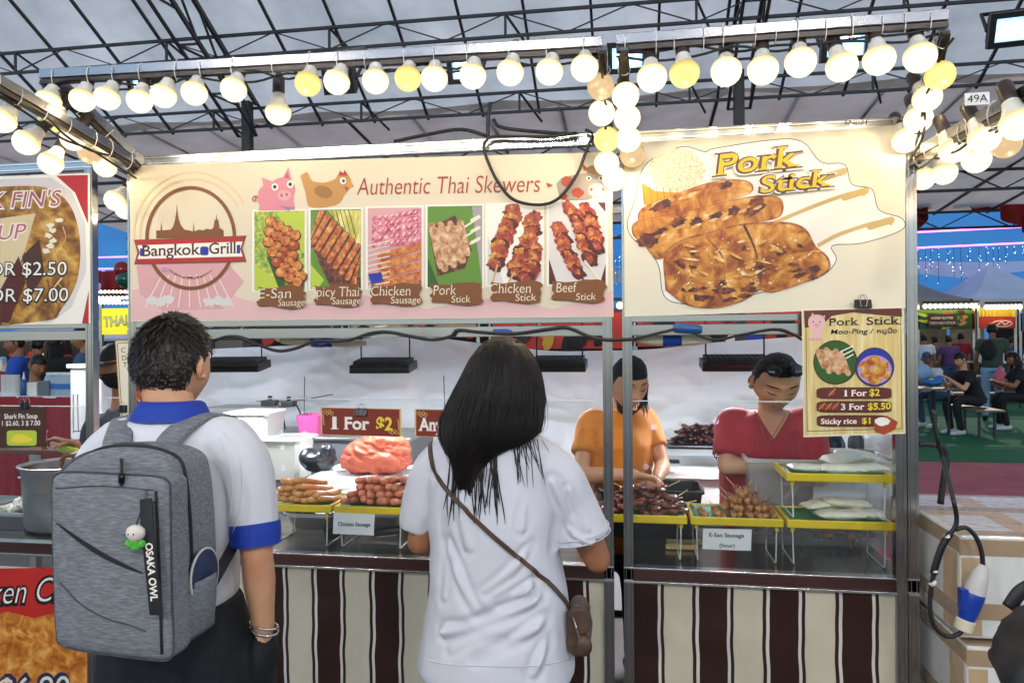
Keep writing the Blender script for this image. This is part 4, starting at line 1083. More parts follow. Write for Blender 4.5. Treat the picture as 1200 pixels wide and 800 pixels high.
tag(mb.build('power_cable', 'black_rubber', None, 180), 'black cable under the pork stick banner', 'cable', 'black power cables')
for q, pts in enumerate(([(572, 160), (540, 152), (500, 158), (462, 166)], [(578, 140), (590, 150), (650, 156), (690, 158)], [(572, 168), (572, 140), (575, 120)])):
    mb = MB(); mb.tube(spline([PY(x, y, F + .3) for x, y in pts], 5), .008, 7)
    tag(mb.build('power_cable', 'black_rubber', None, 180), ['black cable running left above the skewer banner', 'black cable running right above the skewer banner to the rails', 'black cable coming down from the roof above the banner'][q], 'cable', 'black power cables')
def connector(a, b, label, r=.024):
    a, b = V(a), V(b); d = b - a
    t = thing('power_connector', label, 'connector', (a + b) / 2, 'industrial power connectors')
    L = d.length; ax = d / L
    MB().lathe([(.006, 0), (.012, .01), (r * .7, L * .1), (r * .95, L * .3), (r * .95, L * .38)], a, 16, ax).build('cable_gland', 'conn_beige', t, 50)
    MB().lathe([(r * 1.02, L * .38), (r * 1.1, L * .4), (r * 1.1, L * .5), (r * .98, L * .52), (r * 1.0, L * .6), (r * .9, L * .62)], a, 16, ax).build('coupling', 'conn_blue', t, 50)
    MB().lathe([(r * .9, L * .62), (r * .92, L * .75), (r * .6, L * .92), (.008, L)], a, 16, ax).build('plug_body', 'conn_beige', t, 50)
    return t
connector(PY(742, 398, F + .05), PY(834, 398, F + .05), 'beige and blue connector under the pork stick banner')
connector(PY(328, 399, F + .07), PY(430, 402, F + .07), 'beige and blue connector under the chicken sausage picture', .022)
mb = MB(); mb.lathe([(.018, -.045), (.024, -.04), (.024, .02), (.02, .045)], PY(383, 394, F + .01), 16, (1, 0, .35))
tag(mb.build('blue_plug', 'conn_blue', None, 40), 'bright blue plug tied to the rail left of centre', 'plug', 'blue plugs on the rail')
mb = MB(); mb.lathe([(.014, -.04), (.02, -.035), (.02, .02), (.016, .04)], PY(590, 389, F + .0), 16, (1, 0, 0))
tag(mb.build('blue_plug', 'conn_blue', None, 40), 'blue plug above the long haired woman\'s head', 'plug', 'blue plugs on the rail')
mb = MB(); mb.lathe([(.012, -.05), (.018, -.04), (.018, .03), (.012, .05)], PY(806, 385, F - .03), 14, (1, 0, -.1))
tag(mb.build('blue_plug', 'conn_navy', None, 40) if mat('conn_navy', '#1c4f86', .35) else None, 'dull blue plug lying over the beige connector of the right bay', 'plug', 'blue plugs on the rail')

# ---- signs on the glass
def clip(px, py, y, label, w=.05):
    c = PY(px, py, y)
    t = thing('binder_clip', label, 'binder clip', c, 'black binder clips')
    MB().prism([c + V((-w / 2, -.012, 0)), c + V((-w / 2, .012, 0)), c + V((-w / 2, .002, .03)), c + V((-w / 2, -.002, .03))][::-1], (w, 0, 0)).build('jaw', 'clip_black', t, bevel=.002)
    for sy in (-1, 1):
        mb = MB(); mb.tube([c + V((-.008, sy * .011, .004)), c + V((-.013, sy * .013, .03)), c + V((-.006, sy * .013, .045)), c + V((.006, sy * .013, .045)), c + V((.013, sy * .013, .03)), c + V((.008, sy * .011, .004))], .0012, 5)
        mb.build('wire_handle', 'chrome', t)
    for q in t.children: pass
    return t
def sign(name, label, px, y, face, border, th=.004, group=None, inset=1.6, inner=None):
    c = [PY(*p, y) for p in px]
    t = thing(name, label, 'sign', (c[0] + c[2]) / 2, group)
    MB().prism(c, (0, th, 0)).build('board', border, t)
    m = sum(c, V()) / 4
    k = [p + (m - p).normalized() * .0065 for p in c]
    MB().poly([p - V((0, .0006, 0)) for p in k]).build('face_print', face, t, fix=False)
    return t
GY = F - .013
s1 = sign('price_sign', 'brown price sign reading 1 For $2 clipped to the guard', [(376, 477), (470, 479), (470, 512), (376, 509)], GY, 'sign_red', 'gold_trim', group='brown price signs on the guard')
P = Print(GY - .001)
P.text('1', 389.5, 502, 394.5, 502.1, 14.5, 'let_white', off=.03, serif=.06, foot=True); P.text('For', 404, 502.3, 433, 503, 14.5, 'let_white', off=.03, serif=.06); P.text('$2', 441, 503.5, 460, 504, 15.5, 'let_yellow', off=.03, serif=.05)
P.build('lettering', s1)
for (cx_, cy_, sx, sy) in ((381, 482, 1, 1), (465, 507, -1, -1)):
    for k in range(4): P.ring(cx_ + sx * k * 2.6, cy_ + sy * (k % 2) * 2, 2.1, 2.1, .7, 'gold_trim')
    P.line(sp2([(cx_ - sx * 2, cy_ + sy * 3), (cx_ - sx * 2, cy_ + sy * 10), (cx_ - sx * 1, cy_ + sy * 16)]), .9, 'gold_trim')
P.build('ornament', s1)
clip(423, 487, GY, 'binder clip on the 1 For $2 sign')
s2 = sign('price_sign', 'brown price sign starting with Any, half hidden by the woman', [(486, 479), (580, 481), (580, 514), (486, 511)], GY, 'sign_red', 'gold_trim', group='brown price signs on the guard')
P = Print(GY - .001); P.text('Any', 491, 504, 519, 504.5, 15, 'let_white', off=.03, serif=.06); P.build('lettering', s2)
for k in range(4): P.ring(491 + k * 2.6, 484 + (k % 2) * 2, 2.1, 2.1, .7, 'gold_trim')
P.build('ornament', s2)
# the hanging pork stick menu
MY = F - .05
mat('menu_wood', '#dcc684', .5, stops=[(.25, '#c8a85c'), (.5, '#dcc482'), (.75, '#ecdfb0')], ns=9, stretch=(6, 1, .35), det=5)
m1 = sign('menu_board', 'wood patterned pork stick menu hanging by a clip in the right bay', [(939.5, 362), (1059, 359), (1061, 508), (942, 512)], MY, 'menu_wood', 'pr_stickw')
P = Print(MY - .0012); P.keep = True
P.poly([(942, 364), (1056.5, 361), (1057, 371), (1030, 369), (1000, 366), (975, 370), (962, 382), (943, 384)], 'pr_maroon2') if mat('pr_maroon2', '#5c2015', .45) else None
P.line([(944.5, 384), (946, 505)], .7, 'pr_dkbrown'); P.line([(946, 505), (1057, 502)], .7, 'pr_dkbrown'); P.line([(1057, 502), (1055.5, 366)], .7, 'pr_dkbrown')
P.build('border_print', m1)
P.blob(957, 378, 10, 9.5, 'pr_pink', p=2.4); P.blob(957, 392, 6.5, 6, 'pr_pink'); P.poly([(946, 396), (964, 396), (962, 399), (948, 399)], 'pr_pinkish')
P.poly([(950, 371), (952, 366), (956, 371)], 'pr_pinkish'); P.poly([(962, 371), (967, 369), (966, 375)], 'pr_pinkish'); P.blob(957, 381, 3.6, 2.4, 'pr_pinkish'); P.blob(953, 377, .8, 1, 'pr_black'); P.blob(961, 377, .8, 1, 'pr_black')
P.build('pig_drawing', m1)
P.text('Pork', 972, 381.5, 1006, 380.5, 9, 'pr_black', serif=.07, off=.01); P.text('Stick', 1015.5, 380.5, 1054, 379.5, 9.5, 'pr_black', serif=.07, off=.01)
P.text('Moo-Ping /', 973.5, 391.5, 1024, 390.5, 6, 'pr_black', shear=.15, off=.01); P.text('หมูปิ้ง', 1028, 390.3, 1051, 390, 5.6, 'pr_black', off=.01)
P.build('lettering', m1)
P.blob(979, 424.5, 25.5, 25.5, 'pr_leafdk', n=40); P.ring(979, 424.5, 26, 26, 1.4, 'pr_dkbrown')
for i in range(6): P.poly(sausage(962 + i * 5.5, 420 + (i % 2) * 3 + i * .6, 24 - (i == 0) * 6, 6.6, 1.2), 'pr_pork')
for i in range(3): P.line([(985 + i * 3, 412 + i * 4), (1000, 405 + i * 5)], 1.3, 'pr_white')
P.build('food_photo', m1)
P.blob(1025, 430, 22.5, 22.5, 'pr_blue', n=40); P.blob(1025, 433, 20, 17, 'pr_lilac', n=30); P.ring(1025, 430, 23, 23, 1.3, 'pr_dkbrown')
for (x, y) in ((1014, 428), (1024, 423), (1034, 428), (1016, 438), (1027, 436), (1036, 438), (1024, 445)): P.blob(x, y, 7.5, 5.8, 'pr_chick', jag=.2)
P.build('food_photo', m1)
for k, (y, s) in enumerate(((460, 0), (476, 0), (492.5, 0))):
    w = 5.6; x0, x1 = 957, 1045 - (k == 2) * 3
    P.blob((x0 + x1) / 2, y + .5, (x1 - x0) / 2, w + 1.3, 'pr_maroon2', p=6, n=60)
P.text('1', 990, 464, 992.4, 463.9, 7.3, 'let_white', off=.02, serif=.06, foot=True); P.text('For', 998, 463.8, 1016, 463.5, 7.3, 'let_white', off=.02, serif=.06); P.text('$2', 1019, 463.5, 1031, 463.3, 8, 'let_yellow', off=.02, serif=.05)
P.text('3 For', 985.5, 480, 1013, 479.5, 7.3, 'let_white', off=.02, serif=.06); P.text('$5.50', 1017, 479.8, 1044, 479.2, 8, 'let_yellow', off=.02, serif=.05)
P.text('Sticky rice', 962, 496.5, 1004, 496, 6.4, 'let_white', off=.02, serif=.06); P.text('$1', 1010, 496, 1020, 495.8, 6.8, 'let_yellow', off=.02, serif=.05)
for x, y in ((975, 459.5), (963, 476), (971, 476), (979, 475.5)): P.blob(x, y, 3.8, 3, 'pr_rust', jag=.25, rot=-.6); P.line([(x - 4, y + 4), (x + 4, y - 4)], .8, 'pr_pork')
P.poly([(1024, 497), (1028, 490), (1040, 487), (1052, 494), (1049, 503), (1036, 509), (1026, 506)], 'pr_rust'); P.blob(1034, 493.5, 9, 5, 'pr_white', jag=.1)
P.build('price_list', m1)
clip(1011, 361, MY, 'binder clip holding the pork stick menu to the rail', .055)
# small signs of the soup stall
s3 = sign('price_sign', 'brown shark fin soup price sign with a yellow picture', [(-12, 478), (53, 477), (53, 523), (-12, 524)], GY, 'sign_brown', 'sign_brown', group='brown price signs on the guard')
P = Print(GY - .001); P.text('0', -6, 490, 0, 490, 8, 'let_white'); P.text('Shark Fin Soup', 5, 490.5, 44, 490, 6, 'let_white', off=.015); P.text('1 $2.60, 3 $ 7.00', 2.5, 498.5, 47, 498, 5.8, 'let_white', off=.01); P.build('lettering', s3)
P.blob(25.5, 513, 17.5, 9, 'pr_lime', p=8, n=40); P.blob(25, 514, 11, 5, 'let_yellow', jag=.2); P.build('food_photo', s3)
clip(29, 479, GY, 'binder clip on the shark fin soup sign', .035)
s4 = sign('menu_board', 'cream paper menu with brown edge behind the man\'s head', [(135, 399), (200, 397), (203, 487), (141, 490)], GY, 'pr_stickw', 'gold_trim')
P = Print(GY - .001); P.line([(137.5, 402), (143, 487)], .8, 'pr_brown'); P.line([(137.5, 402), (198, 400)], .8, 'pr_brown')
P.text('C', 142, 413, 147, 413, 6, 'pr_black'); P.text('Da', 143, 422, 151, 422, 6, 'pr_black'); P.text('Th', 144, 430, 153, 430, 6, 'pr_black'); P.build('lettering', s4)
for x, y in ((158, 456), (164, 462), (158, 474), (165, 479)): P.blob(x, y, 7, 7, 'pr_red_meat', jag=.2)
P.build('food_photo', s4)
clip(145, 483, GY, 'binder clip at the foot of the cream paper menu', .035)

# ---- racks, liners and food
CT = .7182
def rack(x0, x1, label, y0=2.875, y1=3.12, z=.862, zfoot=CT, upper=False):
    t = thing('display_rack', label, 'rack', ((x0 + x1) / 2, (y0 + y1) / 2, zfoot), 'yellow racks on the counter')
    mb = MB(); b, h = .012, .03
    mb.span((x0, y0, z), (x1, y0 + b, z + h)); mb.span((x0, y1 - b, z), (x1, y1, z + h)); mb.span((x0, y0 + b, z), (x0 + b, y1 - b, z + h)); mb.span((x1 - b, y0 + b, z), (x1, y1 - b, z + h)); mb.span((x0 + b, y0 + b, z + .008), (x1 - b, y1 - b, z + .014))
    mb.build('tray', 'yellow_plastic', t, bevel=.005)
    for sx in (0, 1):
        xa = x0 + .022 + sx * (x1 - x0 - .044); s = -1 if sx else 1
        mb = MB(); ya, yb = y0 + .02, y1 - .02
        mb.tube([(xa, ya, z + .004), (xa + s * .004, ya, zfoot + .006), (xa + s * .006, ya + .01, zfoot + .0035), (xa + s * .006, yb - .01, zfoot + .0035), (xa + s * .004, yb, zfoot + .006), (xa, yb, z + .004)], .0027, 6)
        mb.build('wire_leg', 'wire_white', t)
        mb = MB()
        for yy in (ya, yb): mb.lathe([(.007, -.018), (.008, 0)], (xa, yy, z), 8)
        mb.build('socket', 'yellow_plastic', t)
    return t
def liner(x0, x1, y0, y1, z, label, m='green_liner', lift=.02):
    mb = MB(); rows = []
    for j in range(9):
        row = []
        for i in range(13):
            u, v = i / 12, j / 8
            e = max(abs(u - .5), abs(v - .5)) * 2
            zz = z + lift * max(0, e - .75) * 4 * .5 + .003 * noise.noise((u * 5, v * 5, x0 * 9))
            row.append((x0 + (x1 - x0) * u, y0 + (y1 - y0) * v, zz))
        rows.append(row)
    mb.grid(rows); o = mb.build('tray_liner', m, None, 180, fix=False)
    sd_ = o.modifiers.new('thick', 'SOLIDIFY'); sd_.thickness = .0015
    return tag(o, label, 'liner', 'green liners under the food')
gx = lambda px, y=2.875: X_at(px, y)
R1 = (gx(386) - .29, gx(386)); R2 = (gx(390), gx(390) + .30); R3 = (gx(700), gx(804)); R4 = (gx(808), gx(917)); R5 = (gx(921), gx(1046))
ZT = .862 + .0145
for (a, b), n_, ln in ((R1, 'yellow rack of long orange sausages beside the man\'s sleeve', 'leaf liner under the long orange sausages'), (R2, 'yellow rack of red chicken sausages with a paper label', 'leaf liner under the red chicken sausages'),
                       (R3, 'yellow rack heaped with dark pork skewers', 'green liner under the dark pork skewers'), (R4, 'yellow rack with balls of sausage and a paper label', 'green liner under the sausage balls')):
    rack(a, b, n_); liner(a + .014, b - .014, 2.89, 3.105, ZT + .002, ln, 'leaf' if 'leaf' in ln else 'green_liner')
rack(R5[0], R5[1], 'lower deck of the double yellow rack with rice pouches')
liner(R5[0] + .014, R5[1] - .014, 2.89, 3.105, ZT + .002, 'green liner on the lower deck of the double rack')
rack(R5[0], R5[1], 'upper deck of the double yellow rack with rice pouches', z=1.035, zfoot=.8925)
liner(R5[0] + .014, R5[1] - .014, 2.89, 3.105, 1.0515, 'green liner on the upper deck of the double rack')

def lump(mb, c, r, rot, amp=.25, f=1.2, n=16, m=10, seed=0):
    c = V(c); rings = []
    for i in range(m):
        t = -PI / 2 + PI * (i + .5) / m; ring = []
        for q in range(n):
            d = V((cos(t) * cos(2 * PI * q / n), cos(t) * sin(2 * PI * q / n), sin(t)))
            k = 1 + amp * noise.noise(d * f + V((seed * 7.3, seed, 0))) + amp * .4 * noise.noise(d * f * 3 + V((seed, 5, seed)))
            ring.append(c + rot @ V((d.x * r[0] * k, d.y * r[1] * k, d.z * r[2] * k)))
        rings.append(ring)
    return mb.loft(rings)
I3 = Matrix.Identity(3)
def food_sausage(m, L=.13, r=.0125, cuts=0):
    t = thing('sausage', 'x', 'sausage', (0, 0, 0))
    mb = MB(); pts = [V((L * (i / 10 - .5), .006 * sin(PI * i / 10), 0)) for i in range(11)]
    mb.tube(pts, [r * (.93 + .07 * sin(PI * i / 10) + U(-.03, .03)) for i in range(11)], 14, dome=True)
    mb.build('casing', m, t, 180)
    if cuts:
        for k in range(4):
            x = -L * .32 + L * .2 * k; mb = MB()
            mb.tube([V((x + .007 * sin(a), .006 + r * cos(a) * -1.0, r * 1.005 * sin(a) if False else r * 1.0 * sin(a))) for a in [R(q) for q in range(-70, 71, 14)]], .0011, 5)
        # scored marks are shallow; the mottled skin carries them
    MB().tube([(-L / 2 - .075, 0, 0), (-L / 2 + .01, 0, 0)], .002, 6).build('stick', 'wood_stick', t)
    return t
def pile(proto_list, spots, label, group):
    for i, (loc, rot) in enumerate(spots):
        pr = proto_list[i % len(proto_list)]
        if not pr.get('_u'): o = pr; o['_u'] = 1; o.location = loc; o.rotation_euler = rot
        else: o = dup(pr, loc, rot)
        o['label'] = label; o['group'] = group
def cleanup(protos):
    for p in protos:
        if '_u' in p.keys(): pass
protos = []
sa = [food_sausage('sausage_orange', .14, .0145) for _ in range(2)]
sp = []
for L_ in range(4):
    for i in range(8 - L_):
        x = R1[0] + .055 + (i + L_ * .5) * .030 + U(-.004, .004)
        if x > R1[1] - .045 - L_ * .022: continue
        sp.append(((x + .02 - L_ * .006, 2.965 + U(-.012, .012), ZT + .02 + L_ * .0245), (U(-.4, .4), -.12 + U(-.1, .1), R(62) + U(-.16, .16) + PI)))
pile(sa, sp, 'long orange grilled sausage in the heap on the leftmost yellow rack', 'sausages heaped on the leftmost rack')
sb = [food_sausage('sausage_red', .12, .0165) for _ in range(2)]
sp = []
for L_ in range(4):
    for i in range(9 - L_):
        x = R2[0] + .048 + (i + L_ * .55) * .0325 + U(-.004, .004)
        if x > R2[1] - .03: continue
        sp.append(((x, 2.975 + U(-.015, .015) + L_ * .01, ZT + .022 + L_ * .027), (U(-.4, .4), -.15 + U(-.1, .1), R(82) + U(-.25, .25) + PI)))
pile(sb, sp, 'plump red chicken sausage in the heap behind the white paper label', 'sausages heaped on the second rack')
def pork(seed, m='grilled_pork', L=.1):
    t = thing('pork_skewer', 'x', 'skewer', (0, 0, 0))
    mb = MB(); g = random.Random(seed)
    for k in range(3):
        lump(mb, ((k - 1) * L * .32, g.uniform(-.004, .004), g.uniform(-.002, .002)), (L * .25, .019 + g.uniform(-.003, .003), .0105), Matrix.Rotation(g.uniform(-.3, .3), 3, 'Z'), .35, 1.6, seed=seed + k)
    mb.build('meat', m, t, 180)
    MB().tube([(-L * .5 - .09, 0, 0), (-L * .3, 0, 0)], .0024, 6).build('stick', 'wood_stick', t)
    return t
pk = [pork(i) for i in (1, 2, 3)]
sp = []; g = random.Random(5)
xm = (R3[0] + R3[1]) / 2; hw = (R3[1] - R3[0]) / 2
for L_ in range(6):
    n = 9 - L_
    for i in range(n):
        x = xm + (i - (n - 1) / 2) * hw * 2 / 9.5 * (1 - L_ * .02) + g.uniform(-.012, .012)
        sp.append(((x, 2.965 + g.uniform(-.03, .05) + L_ * .006, ZT + .014 + L_ * .0165), (g.uniform(-.35, .35), g.uniform(-.2, .2), g.choice((0, PI)) * 0 + PI * .5 + PI + g.uniform(-.9, .9))))
pile(pk, sp, 'glazed dark pork skewer in the heap on the third yellow rack', 'pork skewers heaped on the rack')
def ballsk(seed):
    t = thing('sausage_ball_skewer', 'x', 'skewer', (0, 0, 0)); g = random.Random(seed)
    for k in range(3):
        mb = MB(); lump(mb, ((k - 1) * .0265, 0, 0), (.0148, .0142, .0142), I3, .1, 1.0, seed=seed + k); mb.build('sausage_ball', 'ball_brown', t, 180)
    MB().tube([(-.13, 0, 0), (.043, 0, 0)], .0017, 6).build('stick', 'wood_stick', t)
    return t
bk = [ballsk(i) for i in (4, 9)]
sp = []; g = random.Random(8); xm = R4[0] * .38 + R4[1] * .62; hw = (R4[1] - R4[0]) * .36
for L_ in range(4):
    n = 8 - L_ * 2
    for i in range(n):
        sp.append(((xm + (i - (n - 1) / 2) * .0295 + g.uniform(-.004, .004), 2.955 + L_ * .012 + g.uniform(-.008, .008), ZT + .018 + L_ * .0255), (0, .22 + g.uniform(-.1, .1), -PI / 2 + g.uniform(-.3, .3))))
sp.append(((R4[0] + .05, 2.94, ZT + .018), (0, .1, -1.3)))
pile(bk, sp, 'brown sausage balls on a stick in the heap behind the sausage label', 'sausage ball skewers heaped on the rack')
# dark skewers on a black tray at the back
bt = thing('serving_tray', 'black tray of dark skewers on the back table, between the vendors', 'tray', PY(818, 521, 4.35), 'black trays')
c = PY(818, 523, 4.35)
MB().box(c + V((0, 0, .012)), (.36, .26, .022)).build('tray', 'black_plastic', bt, bevel=.008)
dk = [pork(21, 'charred', .11), pork(24, 'charred', .11)]
sp = []; g = random.Random(15)
for L_ in range(5):
    n = 9 - L_
    for i in range(n):
        sp.append((c + V(((i - (n - 1) / 2) * .033, -.02 + g.uniform(-.03, .03), .035 + L_ * .02)), (g.uniform(-.3, .3), g.uniform(-.4, .2), PI * 1.5 + g.uniform(-.5, .5))))
pile(dk, sp, 'charred skewer in the pile on the rear black tray', 'charred skewers on the back table')
# clear tub, tumbler, rice pouches
def pouch(c, L, W_, H, rz, label, tilt=0, seed=1):
    mb = MB(); rows = []; n, m = 22, 14
    for side in (1, -1):
        rows = []
        for j in range(m + 1):
            row = []
            for i in range(n + 1):
                u, v = i / n * 2 - 1, j / m * 2 - 1
                k = max(0, (1 - abs(u) ** 3.5)) ** .6 * max(0, (1 - abs(v) ** 3)) ** .6
                z = side * H / 2 * k * (1 + .25 * noise.noise((u * 2 + seed, v * 2, side))) + .006 * noise.noise((u * 6, v * 6, seed)) * (1 - k * .5)
                row.append((u * L / 2 * (1 + .04 * noise.noise((v * 4, seed, 1))), v * W_ / 2 * (1 + .06 * noise.noise((u * 4, seed, 9))), z))
            rows.append(row)
        mb.grid(rows if side == 1 else [r[::-1] for r in rows])
    rot = Matrix.Rotation(rz, 3, 'Z') @ Matrix.Rotation(tilt, 3, 'Y')
    mb.v = [V(c) + rot @ v for v in mb.v]
    t = thing('rice_pouch', label, 'rice pouch', c, 'clear pouches of sticky rice')
    mb.build('bag', 'pouch', t, 180, fix=False)
    x = [V(c) + rot @ p for p in (V((-L / 2 * .99, -W_ * .42, .001)), V((-L / 2 - .02, -W_ * .46, .006)), V((-L / 2 - .02, W_ * .46, .004)), V((-L / 2 * .99, W_ * .42, .001)))]
    MB().poly(x).build('seal_edge', 'film_clear', t, fix=False)
    return t
xc = (R5[0] + R5[1]) / 2
for k, (dx, dy, dz, L, W_, H, rz, ti) in enumerate([(-.085, -.01, .018, .15, .085, .03, .15, .05), (.03, -.03, .02, .16, .09, .036, -.1, 0), (.12, -.02, .022, .14, .09, .036, .35, 0), (.05, .03, .052, .16, .085, .04, .2, -.12), (.1, .06, .06, .15, .08, .038, -.2, .1)]):
    pouch((xc + dx, 2.985 + dy, 1.052 + dz), L, W_, H, rz, ['flat rice pouch alone at the left of the upper deck', 'rice pouch in the middle of the upper deck', 'rice pouch at the right end of the upper deck', 'rice pouch lying on top of the upper deck stack', 'rearmost rice pouch tilted on the upper deck'][k], ti, k)
for k, (dx, dy, dz, L, W_, H, rz, ti) in enumerate([(.02, -.03, .02, .17, .085, .034, .05, 0), (.11, -.01, .022, .15, .09, .034, -.25, 0), (-.03, .03, .046, .15, .08, .03, .3, -.1), (.06, .02, .055, .17, .08, .03, -.05, .06)]):
    pouch((xc + dx, 2.985 + dy, .88 + dz), L, W_, H, rz, ['front rice pouch on the lower deck', 'right hand rice pouch on the lower deck', 'crumpled rice pouch propped up at the left of the lower deck', 'rice pouch on top of the lower deck stack'][k], ti, k + 11)
def tub(x0, x1, y0, y1, z0, z1, label, m='tub_clear', taper=.025, th=.004, name='storage_tub', cat='tub', group=None, rim=True, rimm=None):
    t = thing(name, label, cat, ((x0 + x1) / 2, (y0 + y1) / 2, z0), group)
    def ring(k, o=0):
        e = taper * (1 - k) + o; c_ = .02
        xa, xb, ya, yb = x0 + e, x1 - e, y0 + e, y1 - e; z = z0 + (z1 - z0) * k
        return [(xa + c_, ya, z), (xb - c_, ya, z), (xb, ya + c_, z), (xb, yb - c_, z), (xb - c_, yb, z), (xa + c_, yb, z), (xa, yb - c_, z), (xa, ya + c_, z)]
    mb = MB(); rr = [ring(0), ring(1)] + [[V(p) for p in ring(1, th)], [V(p) + V((0, 0, th)) for p in ring(0, th)]]
    mb.loft(rr, cap=True); mb.build('wall', m, t)
    if rim:
        mb = MB(); o = ring(1, -.008); i = ring(1, .002)
        mb.loft([[V(p) + V((0, 0, -.012)) for p in o], o, [V(p) + V((0, 0, .003)) for p in ring(1, -.004)], [V(p) + V((0, 0, .003)) for p in i], [V(p) + V((0, 0, -.012)) for p in i]], cap=False, closed=True); mb.build('rim', rimm or m, t)
    return t
tx0, tx1 = X_at(862, 3.22), X_at(1040, 3.42)
tub(X_at(876, 3.16), X_at(1050, 3.16), 3.15, 3.5, .7186, 1.07, 'large clear plastic tub behind the double yellow rack', rimm='tub_rim')
sp = []; g = random.Random(19)
for L_ in range(3):
    for i in range(9): sp.append(((X_at(895, 3.2) + .05 + i * .042, 3.26 + g.uniform(-.03, .05), .74 + L_ * .022), (g.uniform(-.3, .3), g.uniform(-.2, .2), g.uniform(-.4, .4) + PI / 2 * (L_ % 2))))
pile([pork(31, 'sausage_orange', .13), pork(33, 'grilled_pork', .12)], sp, 'brown skewer lying inside the large clear tub', 'skewers inside the clear tub')
mb = MB(); tb_ = thing('tumbler', 'small clear plastic tumbler left of the large clear tub', 'tumbler', PY(872, 600, 3.14))
c = PY(872, 590, 3.14); c.z = .7186
mb.lathe([(.03, 0), (.032, .002), (.042, .2), (.044, .202), (.041, .2), (.030, .004)], c, 18); mb.build('wall', 'tub_clear', tb_, 40)
tub(X_at(697, 3.2), X_at(822, 3.2), 3.18, 3.42, .7186, .925, 'deep black tray standing behind the pork skewers', 'black_plastic', name='serving_tray', cat='tray', group='black trays')
mb = MB(); mb.bar(PZ(780, 640, .7295), PZ(818, 641, .7295), .02, .018); mb.bar(PZ(781, 634, .7295), PZ(822, 635, .7295), .02, .018)
tag(mb.build('wooden_tongs', 'wood_stick', None, bevel=.004), 'pale wooden tongs lying on the counter under the rack', 'tongs')

def label_card(px, y, lines, label):
    c = [PY(*p, y) for p in px]
    t = thing('paper_label', label, 'label', (c[0] + c[2]) / 2, 'white paper labels')
    MB().prism(c, (0, .0008, 0)).build('paper', 'paper', t)
    P = Print(y - .0006)
    for (s, a, y1, b, y2, h) in lines: P.text(s, a, y1, b, y2, h, 'ink', off=.02, serif=.05)
    P.build('lettering', t)
label_card([(391, 600), (439, 602), (438, 627), (390, 625)], 2.862, [('Chicken Sausage', 396, 615.5, 434, 616.5, 4.6)], 'white paper label reading Chicken Sausage')
label_card([(824, 619), (881, 620), (880, 645), (823, 643)], 2.862, [('E-San Sausage', 831, 628.5, 872, 629.5, 4.8), ('(Sour)', 843, 640.5, 861, 641, 4.2)], 'white paper label for the sour sausage balls')

# ---- rear of the stall: tables, board, bags, boxes
t = thing('back_table', 'pale grey work table against the tarpaulin', 'table', (X_at(760, 4.5), 4.5, 0))
MB().span((X_at(640, 4.4), 4.15, .80), (X_at(1000, 4.4), 4.75, .84)).build('table_top', 'white_enamel', t, bevel=.005)
MB().span((X_at(645, 4.4), 4.19, .05), (X_at(995, 4.4), 4.7, .799)).build('cabinet', 'white_enamel', t)
mb = MB(); mb.box(PY(783, 540, 4.1) + V((0, 0, 0)), (.12, .03, .02)); tag(mb.build('grill_scraper', 'black_plastic', bevel=.004), 'flat black tool on the edge of the back table', 'tool')
t = thing('prep_board', 'pale grey plastic board on a crate behind the sausages', 'board', (X_at(420, 3.5), 3.5, .72))
z = .868
MB().prism([(X_at(318, 3.18), 3.16, z), (X_at(500, 3.18), 3.16, z), (X_at(560, 3.9), 3.95, z), (X_at(392, 3.9), 3.95, z)], (0, 0, .012)).build('board', 'grey_board', t, bevel=.003)
MB().span((X_at(400, 3.3), 3.3, 0), (X_at(520, 3.3), 3.9, z - .001)).build('crate', 'steel', t, bevel=.01)
# ================================================================== soft things: lumps that are remeshed into one skin
def remesh(mb, voxel, smooth=4, fac=.5):
    me = bpy.data.meshes.new('tmp'); me.from_pydata(mb.v, [], mb.f)
    bm = bmesh.new(); bm.from_mesh(me); bmesh.ops.recalc_face_normals(bm, faces=bm.faces); bm.to_mesh(me); bm.free()
    o = bpy.data.objects.new('tmp', me); COL.objects.link(o)
    m = o.modifiers.new('r', 'REMESH'); m.mode = 'VOXEL'; m.voxel_size = voxel
    if smooth:
        s = o.modifiers.new('s', 'SMOOTH'); s.factor = fac; s.iterations = smooth
    bpy.context.view_layer.update()
    r = bpy.data.meshes.new_from_object(o.evaluated_get(bpy.context.evaluated_depsgraph_get()))
    out = MB(); out.v = [v.co.copy() for v in r.vertices]; out.f = [list(p.vertices) for p in r.polygons]; out.mi = [0] * len(out.f)
    nr = [v.normal.copy() for v in r.vertices]
    bpy.data.objects.remove(o); bpy.data.meshes.remove(me); bpy.data.meshes.remove(r)
    return out, nr
def displace(mb, nr, fn):
    mb.v = [v + n * fn(v, n) for v, n in zip(mb.v, nr)]
    return mb

# orange plastic bag on the board
c = PY(440, 535, 3.7)
c.z = .945; mb = MB(); mb.ell(c, (.185, .12, .066)); mb.ell(c + V((-.03, 0, .04)), (.13, .1, .06)); mb.ell(c + V((.08, .02, .05)), (.1, .09, .06)); mb.ell(c + V((.04, 0, .085)), (.12, .07, .045))
o, nr = remesh(mb, .006, 3)
displace(o, nr, lambda v, n: .03 * (.4 - abs(noise.noise(v * 9))) + .016 * (.4 - abs(noise.noise(V((v.x * 18 + v.z * 20, v.y * 20, v.z * 30))))) + .004 * noise.noise(v * 60))
tag(o.build('plastic_bag', 'orange_bag', None, 180), 'crumpled orange plastic bag on the pale board', 'plastic bag')
